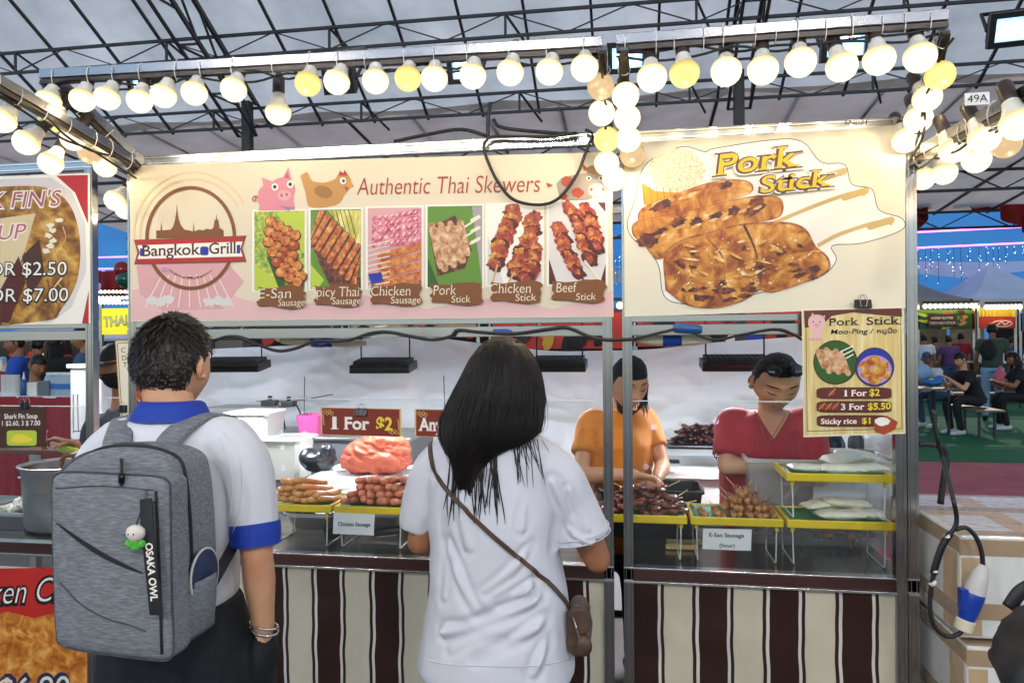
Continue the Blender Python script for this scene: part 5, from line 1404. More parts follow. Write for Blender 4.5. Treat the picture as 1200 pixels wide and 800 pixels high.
# bins, boxes and bags at the left of the stall's inside
def bin_(px0, py0, px1, py1, y, dep, m, name, cat, label, taper=.015, group=None, rim=True):
    a, b = PY(px0, py1, y), PY(px1, py0, y)
    return tub(a.x, b.x, y, y + dep, a.z, b.z, label, m, taper, .003, name, cat, group, rim)
mat('white_bin', '#e4e2da', .4, transl=.15)
bin_(262, 484, 312, 522, 3.9, .25, 'white_bin', 'storage_tub', 'tub', 'tall white tub right of the man\'s shoulder', group='white tubs behind the man')
bin_(308, 515, 350, 562, 3.8, .25, 'white_bin', 'storage_tub', 'tub', 'white tub standing beside the black bag', group='white tubs behind the man')
bin_(345, 487, 376, 512, 4.1, .2, 'pink_plastic', 'storage_box', 'box', 'magenta plastic box left of the price sign', rim=False)
t = thing('metal_cabinet', 'grey metal cabinet under the magenta box', 'cabinet', PY(350, 560, 4.12))
mat('cab_grey', '#6d6f74', .4, .3)
a, b = PY(290, 530, 4.0), PY(480, 513, 4.0)
MB().span((a.x, 4.0, .05), (b.x, 4.5, b.z - .02)).build('body', 'cab_grey', t, bevel=.006)
MB().span((a.x - .01, 3.98, b.z - .019), (b.x + .01, 4.5, b.z)).build('cabinet_top', 'steel', t, bevel=.004)
for k in range(3):
    xk = a.x + (b.x - a.x) * (k + .5) / 3
    MB().box((xk, 3.994, b.z - .14), ((b.x - a.x) / 3 - .02, .012, .2)).build('drawer', 'cab_grey', t, bevel=.004)
for q, (px, py) in enumerate(((322, 472), (321, 474))[:1]):
    pass
def stand(px0, px1, py, label):
    a, b = PY(px0, py, 4.2), PY(px1, py, 4.2)
    t = thing('gas_regulator', label, 'appliance', (a + b) / 2, 'small dark burners behind the man')
    MB().box((a + b) / 2, ((b - a).length, .06, .035)).build('body', 'black_plastic', t, bevel=.006)
    MB().lathe([(.012, .017), (.014, .04), (.008, .045)], (a + b) / 2, 10).build('knob', 'black_plastic', t)
    MB().tube(spline([b, b + V((.03, 0, -.05)), b + V((.05, .0, -.16))], 4), .005, 6).build('hose', 'black_rubber', t)
stand(308, 325, 472, 'small dark clamp light on the shelf, nearest the man\'s ear'); stand(331, 346, 473, 'small dark clamp light on the shelf above the magenta box')
tag(MB().span(PY(240, 478, 4.16), PY(352, 474, 4.4)).build('wall_shelf', 'steel'), 'narrow metal shelf on the tarpaulin behind the man', 'shelf')
mb = MB(); c = PY(373, 540, 3.75)
mb.ell(c, (.1, .07, .06)); mb.ell(c + V((.05, 0, .05)), (.04, .05, .05)); mb.ell(c + V((-.05, 0, .02)), (.06, .05, .05))
o, nr = remesh(mb, .01, 3); displace(o, nr, lambda v, n: .014 * abs(noise.noise(v * 13)))
mat('bin_bag', '#202024', .25, coat=.3); tag(o.build('plastic_bag', 'bin_bag', None, 180), 'crumpled black plastic bag beside the white tubs', 'plastic bag')
# steel tray and knife things under the racks
t = thing('steel_pan', 'shallow steel pan lying on the counter under the chicken sausage rack', 'pan', (X_at(440), 3.0, CT))
tub(X_at(330, 3.12), X_at(385, 3.12), 3.13, 3.4, CT + .0005, .79, 'shallow steel pan under the leftmost rack', 'steel', name='steel_pan', cat='pan', group='steel pans on the counter')
bpy.data.objects.remove(t)
tub(X_at(392, 3.14), X_at(470, 3.14), 3.14, 3.4, CT + .0005, .80, 'shallow steel pan under the red chicken sausage rack', 'steel', name='steel_pan', cat='pan', group='steel pans on the counter')
mb = MB(); c = PY(455, 622, 2.96); mb.lathe([(.012, -.06), (.018, -.055), (.02, .0), (.018, .05), (.01, .055)], c, 14, (1, .2, .1))
tag(mb.build('black_flask', 'black_plastic', None, 50), 'black bottle lying under the red chicken sausage rack', 'bottle')
mb = MB(); c = PY(972, 524, 3.6); mb.lathe([(.05, -.08), (.065, -.06), (.068, .02), (.05, .06), (.02, .075)], c, 18)
tag(mb.build('steel_kettle', 'navy_gloss', None, 50) if mat('navy_gloss', '#1c2735', .15, .6) else None, 'dark shiny kettle just below the hanging menu', 'kettle')
mb = MB(); c = PY(1003, 520, 3.5); mb.lathe([(.03, -.1), (.034, -.09), (.034, .02), (.02, .05), (.018, .07)], c, 14)
tag(mb.build('sauce_bottle', 'black_plastic', None, 50), 'dark sauce bottle right of the kettle under the menu', 'bottle')

# ================================================================== the soup stall at the left
t = thing('stock_pot', 'big steel stock pot of broth on the soup stall counter', 'pot', (0, 0, 0))
pc = PY(82, 632, 3.06); pc.z = CT; t.location = pc; WL[t.name] = pc
MB().lathe([(.15, .001), (.172, .012), (.182, .04), (.19, .27), (.205, .288), (.208, .294), (.2, .296), (.188, .285), (.18, .06), (.17, .02)], pc, 40).build('body', 'steel', t, 40)
mat('broth', '#6d4a22', .15, col2='#8a6534', ns=14, coat=.6); MB().lathe([(.187, .25), (.001, .2505)], pc, 30).build('broth', 'broth', t)
for s in (-1, 1):
    MB().tube([pc + V((s * .19, -.04, .22)), pc + V((s * .235, -.035, .225)), pc + V((s * .235, .035, .225)), pc + V((s * .19, .04, .22))], .006).build('handle', 'chrome', t)
def bottle(px, py, y, r, h, m, capm, label, cat='bottle', name='squeeze_bottle', group=None):
    c = PY(px, py, y); t = thing(name, label, cat, c, group)
    MB().lathe([(r * .95, 0), (r, .004), (r, h * .6), (r * .8, h * .68), (r * .4, h * .72)], c, 16).build('body', m, t, 50)
    MB().lathe([(r * .45, h * .715), (r * .5, h * .73), (r * .3, h * .82), (r * .1, h)], c, 12).build('nozzle', capm, t, 50)
    return t
bottle(43, 604, 3.05, .028, .19, 'white_plastic', 'white_plastic', 'white squeeze bottle with pointed tip left of the stock pot')
tub(X_at(-30, 2.95), X_at(36, 2.95), 2.93, 3.2, CT + .001, .80, 'steel tray of pale cooked pieces left of the stock pot', 'steel', name='food_tray', cat='tray')
g = random.Random(2); mb = MB(); sp = []
def chunk(seed):
    t = thing('cooked_piece', 'x', 'food', (0, 0, 0)); mb = MB(); lump(mb, (0, 0, 0), (.022, .017, .013), I3, .4, 1.4, seed=seed); mb.build('piece', 'pouch', t, 180); return t
for k in range(24): sp.append(((X_at(-20, 3) + .02 + g.uniform(0, .16), 3.02 + g.uniform(-.05, .1), .775 + g.uniform(0, .035)), (g.uniform(0, 3), g.uniform(0, 3), g.uniform(0, 3))))
pile([chunk(1), chunk(2)], sp, 'pale cooked piece heaped on the steel tray of the soup stall', 'cooked pieces on the soup stall tray')
t = thing('soup_shelf', 'brown wooden shelf behind the stock pot', 'shelf', (X_at(40, 3.5), 3.55, 0))
MB().span((X_at(-60, 3.4), 3.42, .985), (X_at(106, 3.4), 3.85, 1.01)).build('board', 'shelf_wood', t, bevel=.004) if mat('shelf_wood', '#4a2f22', .45, col2='#6a4632', ns=4, stretch=(.3, 4, 4)) else None
for px in (-40, 40, 100): MB().box((X_at(px, 3.7), 3.7, .492), (.04, .04, .985)).build('leg', 'steel', t)
def basin(px, py, y, r, h, m, label, group=None):
    c = PY(px, py, y); c.z = 1.0102; t = thing('plastic_basin', label, 'basin', c, group)
    MB().lathe([(r * .8, 0), (r, h * .95), (r * 1.05, h), (r * .98, h * .98), (r * .78, .006)], c, 24).build('wall', m, t, 50); return t
basin(24, 540, 3.55, .09, .09, 'teal_plastic', 'teal plastic basin below the shark fin soup sign', 'basins on the soup shelf')
basin(-2, 541, 3.55, .07, .075, 'conn_blue', 'blue plastic basin cut by the left edge of the picture', 'basins on the soup shelf')
basin(45, 537, 3.6, .045, .075, 'pink_plastic', 'small magenta basin on the soup shelf', 'basins on the soup shelf')
t = thing('freezer_box', 'white chest freezer standing behind the left post', 'freezer', (X_at(95, 4.3), 4.4, 0))
a, b = PY(82, 520, 4.2), PY(118, 428, 4.2)
MB().span((a.x, 4.2, .05), (b.x, 4.8, b.z - .02)).build('body', 'white_plastic', t, bevel=.012); MB().span((a.x - .01, 4.18, b.z - .019), (b.x + .01, 4.8, b.z + .01)).build('lid', 'white_plastic', t, bevel=.006)
for px in (86, 92, 102, 104):
    pass
mb = MB(); p0, p1 = PY(86, 462, 4.1), PY(86, 505, 4.1)
mb.tube([p1, p0, PY(91, 462, 4.1), PY(92, 505, 4.1)], .004, 6); mb.tube([PY(100, 505, 4.1), PY(102, 464, 4.1), PY(106, 462, 4.1), PY(105, 505, 4.1)], .004, 6)
mb.tube([PY(86, 505, 4.1), PY(105, 505, 4.1)], .004, 6); mb.tube([PY(86, 505, 4.1), V((PY(86, 505, 4.1).x, 4.1, 1.01))], .004, 6)
tag(mb.build('wire_rack', 'chrome'), 'thin wire rack in front of the white freezer', 'rack')
# table of drinks behind, with a red cloth
t = thing('drinks_table', 'table under a dark red cloth behind the soup stall', 'table', (X_at(40, 6), 6.2, 0))
zt = PY(40, 464, 6.0).z
mat('red_cloth', '#8a1a1e', .7, col2='#a3242a', ns=3)
rows = []
for j in range(14):
    row = []
    for i in range(91):
        x = X_at(-80, 6) + (X_at(83, 6) - X_at(-80, 6)) * i / 90; k = j / 13
        row.append((x, 6.0 + .03 * sin(i * .9) * k + .02 * noise.noise((x * 5, k, 0)), zt - .005 - (zt - .05) * k))
    rows.append(row)
mb = MB(); mb.grid(rows); mb.build('cloth', 'red_cloth', t, 180, fix=False)
MB().span((X_at(-80, 6), 6.0, zt - .02), (X_at(83, 6), 6.6, zt)).build('table_top', 'white_plastic', t, bevel=.004)
clear('bottle_clear', (.8, .9, .95), .1, 1.4, fog=.35, fogc=(.75, .85, .9)); mat('bottle_blue', '#2a6fb0', .35)
def drink(px, y=6.2, h=.21, m='bottle_clear', cap='bottle_blue'):
    c = PY(px, 464, y); c.z = zt; return c
first = None
for i in range(22):
    px = 56 + (i % 11) * 2.5; y = 6.1 + .09 * (i // 11)
    c = PY(px, 464, y); c.z = zt + .0005
    if first is None:
        first = thing('water_bottle', 'clear water bottle with blue label among the packed bottles on the red table', 'bottle', c, 'water bottles packed on the red table')
        MB().lathe([(.03, 0), (.032, .01), (.032, .13), (.02, .17), (.011, .185), (.011, .2)], c, 10).build('body', 'bottle_clear', first, 50)
        MB().lathe([(.0325, .06), (.0325, .11)], c, 10, cap=False).build('wrapper', 'bottle_blue', first, 50)
        MB().lathe([(.013, .19), (.013, .21)], c, 8).build('cap', 'white_plastic', first, 50)
    else: dup(first, c)
def pkg(px0, py0, px1, py1, y, dep, m, name, cat, label):
    a, b = PY(px0, py1, y), PY(px1, py0, y); a.z = max(a.z, zt + .0005) if py1 > 455 else a.z
    mb = MB(); mb.span((a.x, y, a.z), (b.x, y + dep, b.z)); return tag(mb.build(name, m, None, bevel=.006), label, cat)
pkg(44, 446, 57, 466, 6.05, .15, 'cab_grey', 'drink_carton', 'carton', 'grey carton left of the packed water bottles')
pkg(31, 448, 43, 466, 6.05, .15, 'pouch', 'juice_carton', 'carton', 'pale green and cream carton on the red table')
for k in range(3):
    c = PY(7 + 5.5 * k, 463, 6.15); c.z = zt + .0005; mb = MB()
    for q in range(14): mb.lathe([(.034, .012 * q), (.04, .012 * q + .03), (.042, .012 * q + .032)], c, 14, cap=False)
    tag(mb.build('cup_stack', 'white_plastic', None, 40), ['leftmost stack of white paper cups on the red table', 'middle stack of white paper cups on the red table', 'rightmost stack of white paper cups on the red table'][k], 'cups', 'stacks of paper cups')
bottle(28, 466, 6.05, .03, .24, 'conn_navy', 'white_plastic', 'navy bottle between the paper cups and cartons', name='syrup_bottle')

# ================================================================== cartons, cable and bag at the right
mat('carton_white', '#dcd8d2', .35, col2='#eeebe6', ns=5, coat=.3); mat('carton_kraft', '#bd935f', .5, col2='#cda878', ns=7)
clear('pack_tape', (.83, .68, .45), .12, 1.5, fog=.32, fogc=(.68, .5, .28))
clear('stretch_film', (.97, .97, .96), .14, 1.4, fog=.10, fogc=(.9, .9, .88), bump=1.0, bs=22)
def carton(x0, x1, y0, y1, z0, z1, label):
    t = thing('carton', label, 'carton', ((x0 + x1) / 2, (y0 + y1) / 2, z0), 'taped cartons stacked by the stall')
    MB().span((x0, y0, z0), (x1, y1, z1)).build('box', 'carton_white', t, bevel=.006)
    e = .0012; w = x1 - x0; h = z1 - z0; d = y1 - y0
    ka = MB()
    ka.span((x0 + .004, y0 - e, z0 + .008), (x0 + w * .1, y0, z1 - .07)); ka.span((x0 + w * .66, y0 - e, z0 + .03), (x0 + w * .85, y0, z1 - .07))
    ka.span((x0 - e, y0 + .02, z0 + .01), (x0, y0 + d * .2, z1 - .06)); ka.span((x0 - e, y0 + d * .7, z0 + .01), (x0, y1 - .03, z1 - .06))
    ka.span((x0 + w * .3, y0 + .03, z1), (x0 + w * .43, y1 - .03, z1 + e)); ka.span((x0 + w * .02, y0 + d * .45, z1), (x0 + w * .3, y0 + d * .53, z1 + e))
    ka.build('kraft_patch', 'carton_kraft', t)
    tp = MB()
    for (za, zb) in ((z1 - .062, z1 - .012), (z0 + .06, z0 + .11)): tp.span((x0 - .002, y0 - .0028, za), (x1, y0 - .0014, zb))
    tp.span((x0 - .0028, y0 - .0028, z1 - .055), (x0 - .0014, y1, z1 - .007)); tp.span((x0 - .0028, y0, z0 + .05), (x0 - .0014, y1, z0 + .1))
    tp.span((x0 + .0, y0 + .0, z1 + .0014), (x1, y0 + .055, z1 + .0028)); tp.span((x0, y0 + d * .55, z1 + .0014), (x1, y0 + d * .66, z1 + .0028))
    tp.build('packing_tape', 'pack_tape', t)
    mb = MB(); mb.span((x0 - .006, y0 - .006, z0 + .002), (x1 + .006, y1 + .006, z1 + .007)); mb.build('stretch_film', 'stretch_film', t, bevel=.012)
    return t
carton(1.0, 1.62, 2.5, 3.12, .628, .948, 'topmost white carton wrapped in brown tape beside the right post')
carton(1.01, 1.60, 2.48, 3.10, .3, .612, 'second white carton from the top of the taped stack')
carton(1.0, 1.61, 2.5, 3.11, .0, .288, 'lowest carton of the taped stack, on the ground')
t = thing('site_cable', 'thick black cable hanging in a loop by the cartons with taped joints', 'cable', PY(1110, 640, 2.44), 'black power cables')
ya = 2.44
MB().tube(spline([PY(x, y, ya + (.25 if y < 560 else 0)) for x, y in [(1094, 480), (1098, 512), (1107, 545), (1116, 580), (1121, 606), (1118, 619), (1107, 633), (1098, 655), (1091, 690), (1090, 715), (1096, 735), (1110, 745), (1124, 742), (1129, 735)]], 7), .0068, 10).build('lower_run', 'black_rubber', t, 180)
MB().tube(spline([PY(x, y, ya) for x, y in [(1120, 620), (1132, 618), (1143, 628), (1150, 645), (1152, 664)]], 7), .0068, 10).build('upper_run', 'black_rubber', t, 180)
MB().tube(spline([PY(x, y, ya - .004) for x, y in [(1114, 624), (1104, 640), (1097, 660), (1094, 672)]], 5), .0105, 10).build('taped_joint', 'black_plastic', t, 180)
for x, y in ((1110, 627), (1095, 668), (1093, 682)): MB().tube([PY(x - 1.2, y - .6, ya - .004), PY(x + 1.2, y + 1.6, ya - .004)], .0112, 10).build('white_band', 'white_plastic', t)
mb = MB(); mb.tube(spline([PY(x, y, 2.9) for x, y in [(1076, 520), (1095, 521), (1106, 524), (1109, 540), (1106, 560), (1102, 590)]], 6), .012, 8)
tag(mb.build('gas_hose', 'black_rubber', None, 180), 'black bent pipe sticking out behind the right post above the cartons', 'pipe')
a, b = PY(1128.5, 737, ya), PY(1152, 661, ya); d = (b - a); L = d.length; ax = d / L
t = thing('cable_plug', 'blue and white industrial plug hanging on the black cable loop', 'plug', (a + b) / 2)
MB().lathe([(.014, -.003), (.026, 0), (.027, .03), (.023, .034)], a, 22, ax).build('sleeve', 'conn_beige', t, 40)
mb = MB(); mb.lathe([(.023, .03), (.026, .05), (.029, .075), (.031, .1), (.031, .115), (.029, .12), (.029, L * .58)], a, 22, ax); mb.box(a + ax * .1 + V((-.029, -.005, 0)), (.02, .03, .06)); mb.build('body', 'conn_blue', t, 40)
MB().lathe([(.030, L * .56), (.030, L * .62), (.025, L * .78), (.022, L * .9), (.012, L)], a, 22, ax).build('cap', 'plug_grey', t, 40) if mat('plug_grey', '#c9c6be', .4) else None
# the dark bag at the lower right corner
mb = MB(); c = PY(1212, 775, 1.75)
mb.prism([PY(1146, 762, 1.7), PY(1158, 734, 1.7), PY(1182, 708, 1.7), PY(1215, 700, 1.7), PY(1280, 712, 1.7), PY(1300, 900, 1.7), PY(1205, 900, 1.7), PY(1172, 800, 1.7), PY(1150, 775, 1.7)], (0, -.16, 0))
o, nr = remesh(mb, .012, 6)
displace(o, nr, lambda v, n: .014 * noise.noise(v * 9) + .008 * noise.noise(V((v.x * 30 + v.z * 20, v.y * 8, v.z * 8))))
mat('bag_black', '#151517', .55, col2='#222226', ns=20, bump=.3, bs=200)
tb_ = thing('shoulder_bag', 'black fabric shoulder bag at the lower right corner', 'bag', c)
o.build('body', 'bag_black', tb_, 180)
MB().tube(spline([PY(1182, 712, 1.72), PY(1200, 690, 1.72), PY(1240, 680, 1.72), PY(1275, 715, 1.72)], 6), .008, 8, flat=2).build('strap', 'bag_black', tb_, 180)

# ================================================================== the far side of the grounds
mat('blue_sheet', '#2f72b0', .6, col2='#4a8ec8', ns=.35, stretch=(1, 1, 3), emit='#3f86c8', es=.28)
mat('neon_purple', '#e8a0ff', .3, emit='#d060ff', es=3.2)
mat('red_fabric', '#9c2226', .7, col2='#7c181c', ns=1.5, transl=.25)
mat('canopy_white', '#cfd8e2', .6, col2='#e6ecf2', ns=1, transl=.35); mat('far_dark', '#231f1d', .8)
mat('star_light', '#dff0ff', .4, emit='#d8eeff', es=3)
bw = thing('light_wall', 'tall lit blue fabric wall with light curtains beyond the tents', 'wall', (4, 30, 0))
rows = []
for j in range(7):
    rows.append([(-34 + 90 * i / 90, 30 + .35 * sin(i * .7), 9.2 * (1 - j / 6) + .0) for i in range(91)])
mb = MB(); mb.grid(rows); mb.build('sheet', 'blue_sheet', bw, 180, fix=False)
for p0_, p1_ in (((1040, 274), (1215, 265)), ((1040, 292), (1215, 284)), ((60, 303), (180, 300)), ((60, 316), (180, 314))):
    MB().tube([PY(*p0_, 24.4), PY(*p1_, 24.4)], .024).build('neon_tube', 'neon_purple', bw)
g = random.Random(4); cu = MB(); lp_ = MB(); zt_ = PY(1130, 290, 24.5).z; zm_ = PY(1130, 338, 24.5).z
for i in range(230):
    x = -22 + i * .21 + g.uniform(-.06, .06); zb_ = zm_ + g.uniform(0, 1.0)
    cu.tube([(x, 24.5, zt_), (x + .02, 24.5, zb_)], .007, 4)
    for k in range(5):
        lp_.ell((x + g.uniform(-.05, .05), 24.45, zt_ - (zt_ - zb_) * g.random()), g.uniform(.006, .013), 5, 3)
cu.build('light_curtain', 'truss_paint', bw); lp_.build('light_points', 'star_light', bw)
mb = MB(); mb.grid([[(x * 1.0, 24.8, PY(1130, 306, 24.8).z + .05 * sin(x)) for x in range(-22, 40)], [(x * 1.0, 24.8, PY(1130, 322, 24.8).z + .1 * sin(x * 1.7)) for x in range(-22, 40)]]); mb.build('pale_band', 'canopy_white', bw, 180, fix=False)
def swag(x0, x1, y, zt, drop, label):
    rows = []
    n = 24
    for j in range(6):
        rows.append([(x0 + (x1 - x0) * i / n, y + .15 * sin(i * .9) * j / 5, zt - (drop * (.35 + .65 * sin(PI * i / n)) * j / 5)) for i in range(n + 1)])
    mb = MB(); mb.grid(rows); return tag(mb.build('fabric_swag', 'red_fabric', None, 180, fix=False), label, 'swag', 'red swags under the tent edge')
zs = PY(1150, 212, 17.9).z
def sw(px0, px1, py0, py1, y, label):
    a, b = PY(px0, py0, y), PY(px1, py0, y); swag(a.x, b.x, y, a.z, a.z - PY(px0, py1, y).z, label)
sw(1054, 1092, 226, 272, 17.6, 'red fabric swag half hidden by the right post'); sw(1116, 1194, 226, 250, 17.8, 'shallow red fabric swag in the middle of the right background'); sw(1172, 1260, 240, 275, 16.5, 'red fabric swag at the right edge under the tent')
sw(112, 160, 318, 350, 17.6, 'red fabric swag behind the gap beside the soup banner')
# far tents
def small_tent(px0, px1, py_eave, py_top, y, m, label, dep=5):
    a, b = PY(px0, py_eave, y), PY(px1, py_eave, y); top = PY((px0 + px1) / 2, py_top, y + dep / 2).z
    t = thing('small_tent', label, 'tent', ((a.x + b.x) / 2, y + dep / 2, 0), 'tents on the far side')
    x0, x1, z = a.x, b.x, a.z; cx_, cy_ = (x0 + x1) / 2, y + dep / 2
    n = 10; rows = []
    C4 = [(x0, y), (x1, y), (x1, y + dep), (x0, y + dep)]
    for j in range(9):
        k = j / 8; kk = 1 - k; row = []
        for s in range(4):
            for i in range(n):
                p = V((*C4[s], 0)).lerp(V((*C4[(s + 1) % 4], 0)), i / n)
                row.append((cx_ + (p.x - cx_) * kk, cy_ + (p.y - cy_) * kk, z + (top - z) * k ** 1.5))
        row.append(row[0]); rows.append(row)
    mb = MB(); mb.grid(rows); mb.build('canopy', m, t, 50, fix=False)
    mb = MB()
    for s in range(4):
        p, q = V((*C4[s], z)), V((*C4[(s + 1) % 4], z)); mb.poly([p, q, q - V((0, 0, .3)), p - V((0, 0, .3))])
    mb.build('valance', m, t, fix=False)
    for p in C4: MB().bar((*p, 0), (*p, z), .07, .07).build('pole', 'post_paint', t)
    return t
small_tent(1010, 1144, 352, 312, 21.5, 'tent_fabric', 'brownish far tent whose dark frame shows, behind the right post')
small_tent(1138, 1290, 350, 308, 21.3, 'canopy_white', 'pale blue white far tent canopy at the right edge')
small_tent(-80, 108, 398, 372, 16.5, 'canopy_white', 'pale far tent behind the soup stall')
small_tent(250, 520, 396, 366, 17, 'tent_fabric', 'brownish far tent behind the tarpaulin')
small_tent(540, 900, 392, 360, 17, 'red_fabric', 'red far tent behind the tarpaulin')
# far stalls with strings of bulbs
def far_stall(px0, px1, y, pyt, pyb, label, art, btop=None, bulbs=8, light='far_bulb'):
    a, b = PY(px0, pyb, y), PY(px1, pyt, y); x0, x1 = a.x, b.x
    t = thing('food_stall', label, 'food stall', ((x0 + x1) / 2, y, 0), 'stalls on the far side')
    MB().span((x0, y, a.z), (x1, y + .05, b.z)).build('banner', art[0], t)
    P = Print(y - .005, .004); art[1](P, px0, px1, pyt, pyb); P.build('banner_print', t)
    for x in (x0, x1): MB().box((x, y + .03, b.z / 2 + .1), (.06, .06, b.z + .2)).build('post', 'alu', t)
    MB().span((x0, y - .1, .0), (x1, y + .7, .95)).build('counter', art[2], t, bevel=.02)
    MB().span((x0 - .02, y - .14, .955), (x1 + .02, y + .72, 1.0)).build('counter_top', 'steel', t)
    zb = (PY(px0, btop, y - .3).z if btop else b.z + .18)
    MB().bar((x0, y - .3, zb + .1), (x1, y - .3, zb + .1), .05, .05).build('light_rail', 'post_paint', t)
    for i in range(bulbs):
        mb = MB(); mb.ell((x0 + (x1 - x0) * (i + .5) / bulbs, y - .3, zb), .055, 8, 6); mb.build('bulb', light, t, 180)
    MB().span((x0, y + 1.6, 0), (x1, y + 1.65, b.z)).build('rear_panel', art[3], t)
    for i in range(int((x1 - x0) / .35)):
        xx = x0 + .2 + i * .35 + U(-.08, .08); h = U(.12, .4)
        mb = MB(); w = U(.1, .26)
        if i % 2: mb.box((xx, y + .1 + U(0, .3), 1.001 + h / 2), (w, w, h))
        else: mb.lathe([(w * .4, 0), (w * .5, .02), (w * .5, h * .7), (w * .2, h)], (xx, y + .1 + U(0, .3), 1.001), 10)
        mb.build('container', rnd.choice(['white_plastic', 'pouch', 'steel', 'pr_stick', 'pr_yellow', 'teal_plastic', 'red_cloth', 'orange_bag']), t, 40)
    return t
mat('far_green', '#2f5a3a', .5); mat('far_maroon', '#3c1a18', .5); mat('far_red', '#c02818', .5); mat('far_cream', '#c9b28a', .5, col2='#8a6a44', ns=3)
def artA(P, x0, x1, y0, y1):
    w = x1 - x0
    P.rect(x0, y0, x1, y0 + 4, 'pr_leaf')
    g = random.Random(6)
    for i in range(26): P.blob(x0 + g.uniform(0, w), g.uniform(y0 + 2, y1 - 2), g.uniform(3, 7), g.uniform(1, 2.4), g.choice(['pr_leaf', 'pr_rust', 'pr_tan', 'pr_lime', 'pr_dkbrown', 'pr_pork']), rot=g.uniform(-.4, .4))
    P.rect(x0 + w * .18, y0 + 5, x0 + w * .7, y1 - 3, 'far_maroon')
    P.text('HONEY BUTTER', x0 + w * .24, y0 + 11, x0 + w * .63, y0 + 10.6, 2.6, 'pr_white'); P.text('TERIYAKI STICK', x0 + w * .2, y0 + 17, x0 + w * .68, y0 + 16.6, 3, 'pr_white')
def artB(P, x0, x1, y0, y1):
    w = x1 - x0; P.rect(x0, y0 - 3, x1, y0 + 7, 'let_yellow')
    for i in range(9): P.rect(x0 + w * (.05 + .1 * i), y0 - 2 - (i % 3), x0 + w * (.11 + .1 * i), y0 + 7, 'pr_gold')
    P.blob((x0 + x1) / 2 + 6, y0 + 15, w * .28, 4, 'pr_white', p=2); P.blob((x0 + x1) / 2 + 6, y0 + 15, w * .25, 3, 'far_red')
    P.line(sp2([(x0 + w * .5, y0 + 17), (x0 + w * .62, y0 + 13), (x0 + w * .72, y0 + 16), (x0 + w * .86, y0 + 12)]), 1.1, 'pr_white')
def artC(cols, seed):
    def f(P, x0, x1, y0, y1):
        g = random.Random(seed)
        for i in range(14): P.blob(g.uniform(x0, x1), g.uniform(y0, y1), g.uniform(2, (x1 - x0) * .08), g.uniform(1, (y1 - y0) * .3), g.choice(cols), rot=g.uniform(-.4, .4), jag=.1)
    return f
def artD(P, x0, x1, y0, y1):
    P.text('THAI', 121, 383, 149, 380.5, 12, 'pr_lime', off=.05); P.text('THAI', 122, 382.5, 148, 380.2, 11, 'let_white')
far_stall(1076, 1141, 20, 363, 386, 'far stall with a maroon and green food banner under a string of bulbs', ('far_green', artA, 'far_cream', 'far_cream'), 359, 11)
far_stall(1147, 1190, 19.4, 364, 385, 'far stall with a red and yellow fries sign beside the standing man', ('far_red', artB, 'far_maroon', 'far_cream'), 360, 9)
far_stall(1196, 1275, 20, 366, 388, 'far stall cut by the right edge with a blue banner', ('conn_navy', artC(['pr_white', 'pr_blue', 'let_yellow'], 2), 'far_cream', 'far_dark'), 360, 8)
far_stall(118, 152, 14, 361, 392, 'far stall with a bright yellow sign in the gap beside the soup banner', ('sign_yellow_lit', artD, 'far_dark', 'far_dark'), 352, 6) if mat('sign_yellow_lit', '#d8c81c', .4, emit='#e0d020', es=.5) else None
far_stall(-60, 104, 15, 399, 418, 'far stall with a warm light strip behind the soup stall customers', ('far_dark', artC(['pr_red', 'let_yellow', 'pr_white'], 3), 'far_red', 'far_dark'), 395, 22)
far_stall(240, 400, 13, 372, 399, 'far stall seen over the left end of the tarpaulin', ('far_maroon', artC(['pr_tan', 'pr_white', 'pr_red', 'pr_gold', 'pr_dkbrown'], 4), 'far_dark', 'far_dark'), 366, 10)
far_stall(410, 560, 13, 368, 394, 'far stall seen over the middle of the tarpaulin', ('far_cream', artC(['far_dark', 'pr_white', 'pr_red', 'pr_rust'], 5), 'far_dark', 'far_dark'), 362, 10)
far_stall(575, 735, 12.5, 366, 409, 'far red stall seen over the tarpaulin beside the middle posts', ('far_red', artC(['far_dark', 'pr_gold', 'pr_dkbrown', 'pr_tan', 'pr_black'], 6), 'far_dark', 'far_dark'), 360, 10)
far_stall(745, 940, 12.5, 364, 406, 'far red stall seen over the tarpaulin in the right bay', ('far_red', artC(['far_dark', 'pr_black', 'pr_blue', 'pr_white'], 7), 'far_dark', 'far_dark'), 358, 10)
# balloons in the gap at the left
for px, py, m, n_ in ((146, 327, 'balloon_green', 'dark green balloon beside the edge of the skewer banner'), (143, 316, 'balloon_red', 'red balloon above the green one by the skewer banner')):
    mat('balloon_green', '#0c5a48', .2); mat('balloon_red', '#8a1420', .2)
    c = PY(px, py, 8); mb = MB(); mb.lathe([(.004, -.12), (.012, -.115)] + [(.095 * sin(a) , -.1 * cos(a)) for a in [R(k) for k in range(14, 180, 14)]], c, 16)
    tag(mb.build('balloon', m, None, 180), n_, 'balloon', 'balloons')
# string of lights in that gap
t = thing('light_string', 'strings of small white bulbs glowing in the gap beside the soup banner', 'string lights', PY(135, 345, 10))
for q, (y, n) in enumerate(((341, 9), (348, 9), (354, 8))):
    mb = MB(); mb.tube([PY(112, y, 10), PY(155, y - 1, 10)], .006, 5); mb.build('wire', 'black_rubber', t)
    for i in range(n):
        mb = MB(); mb.ell(PY(114 + i * 4.6 + q * 2, y + .8, 9.97), .022, 7, 5); mb.build('bulb', 'far_bulb', t, 180)
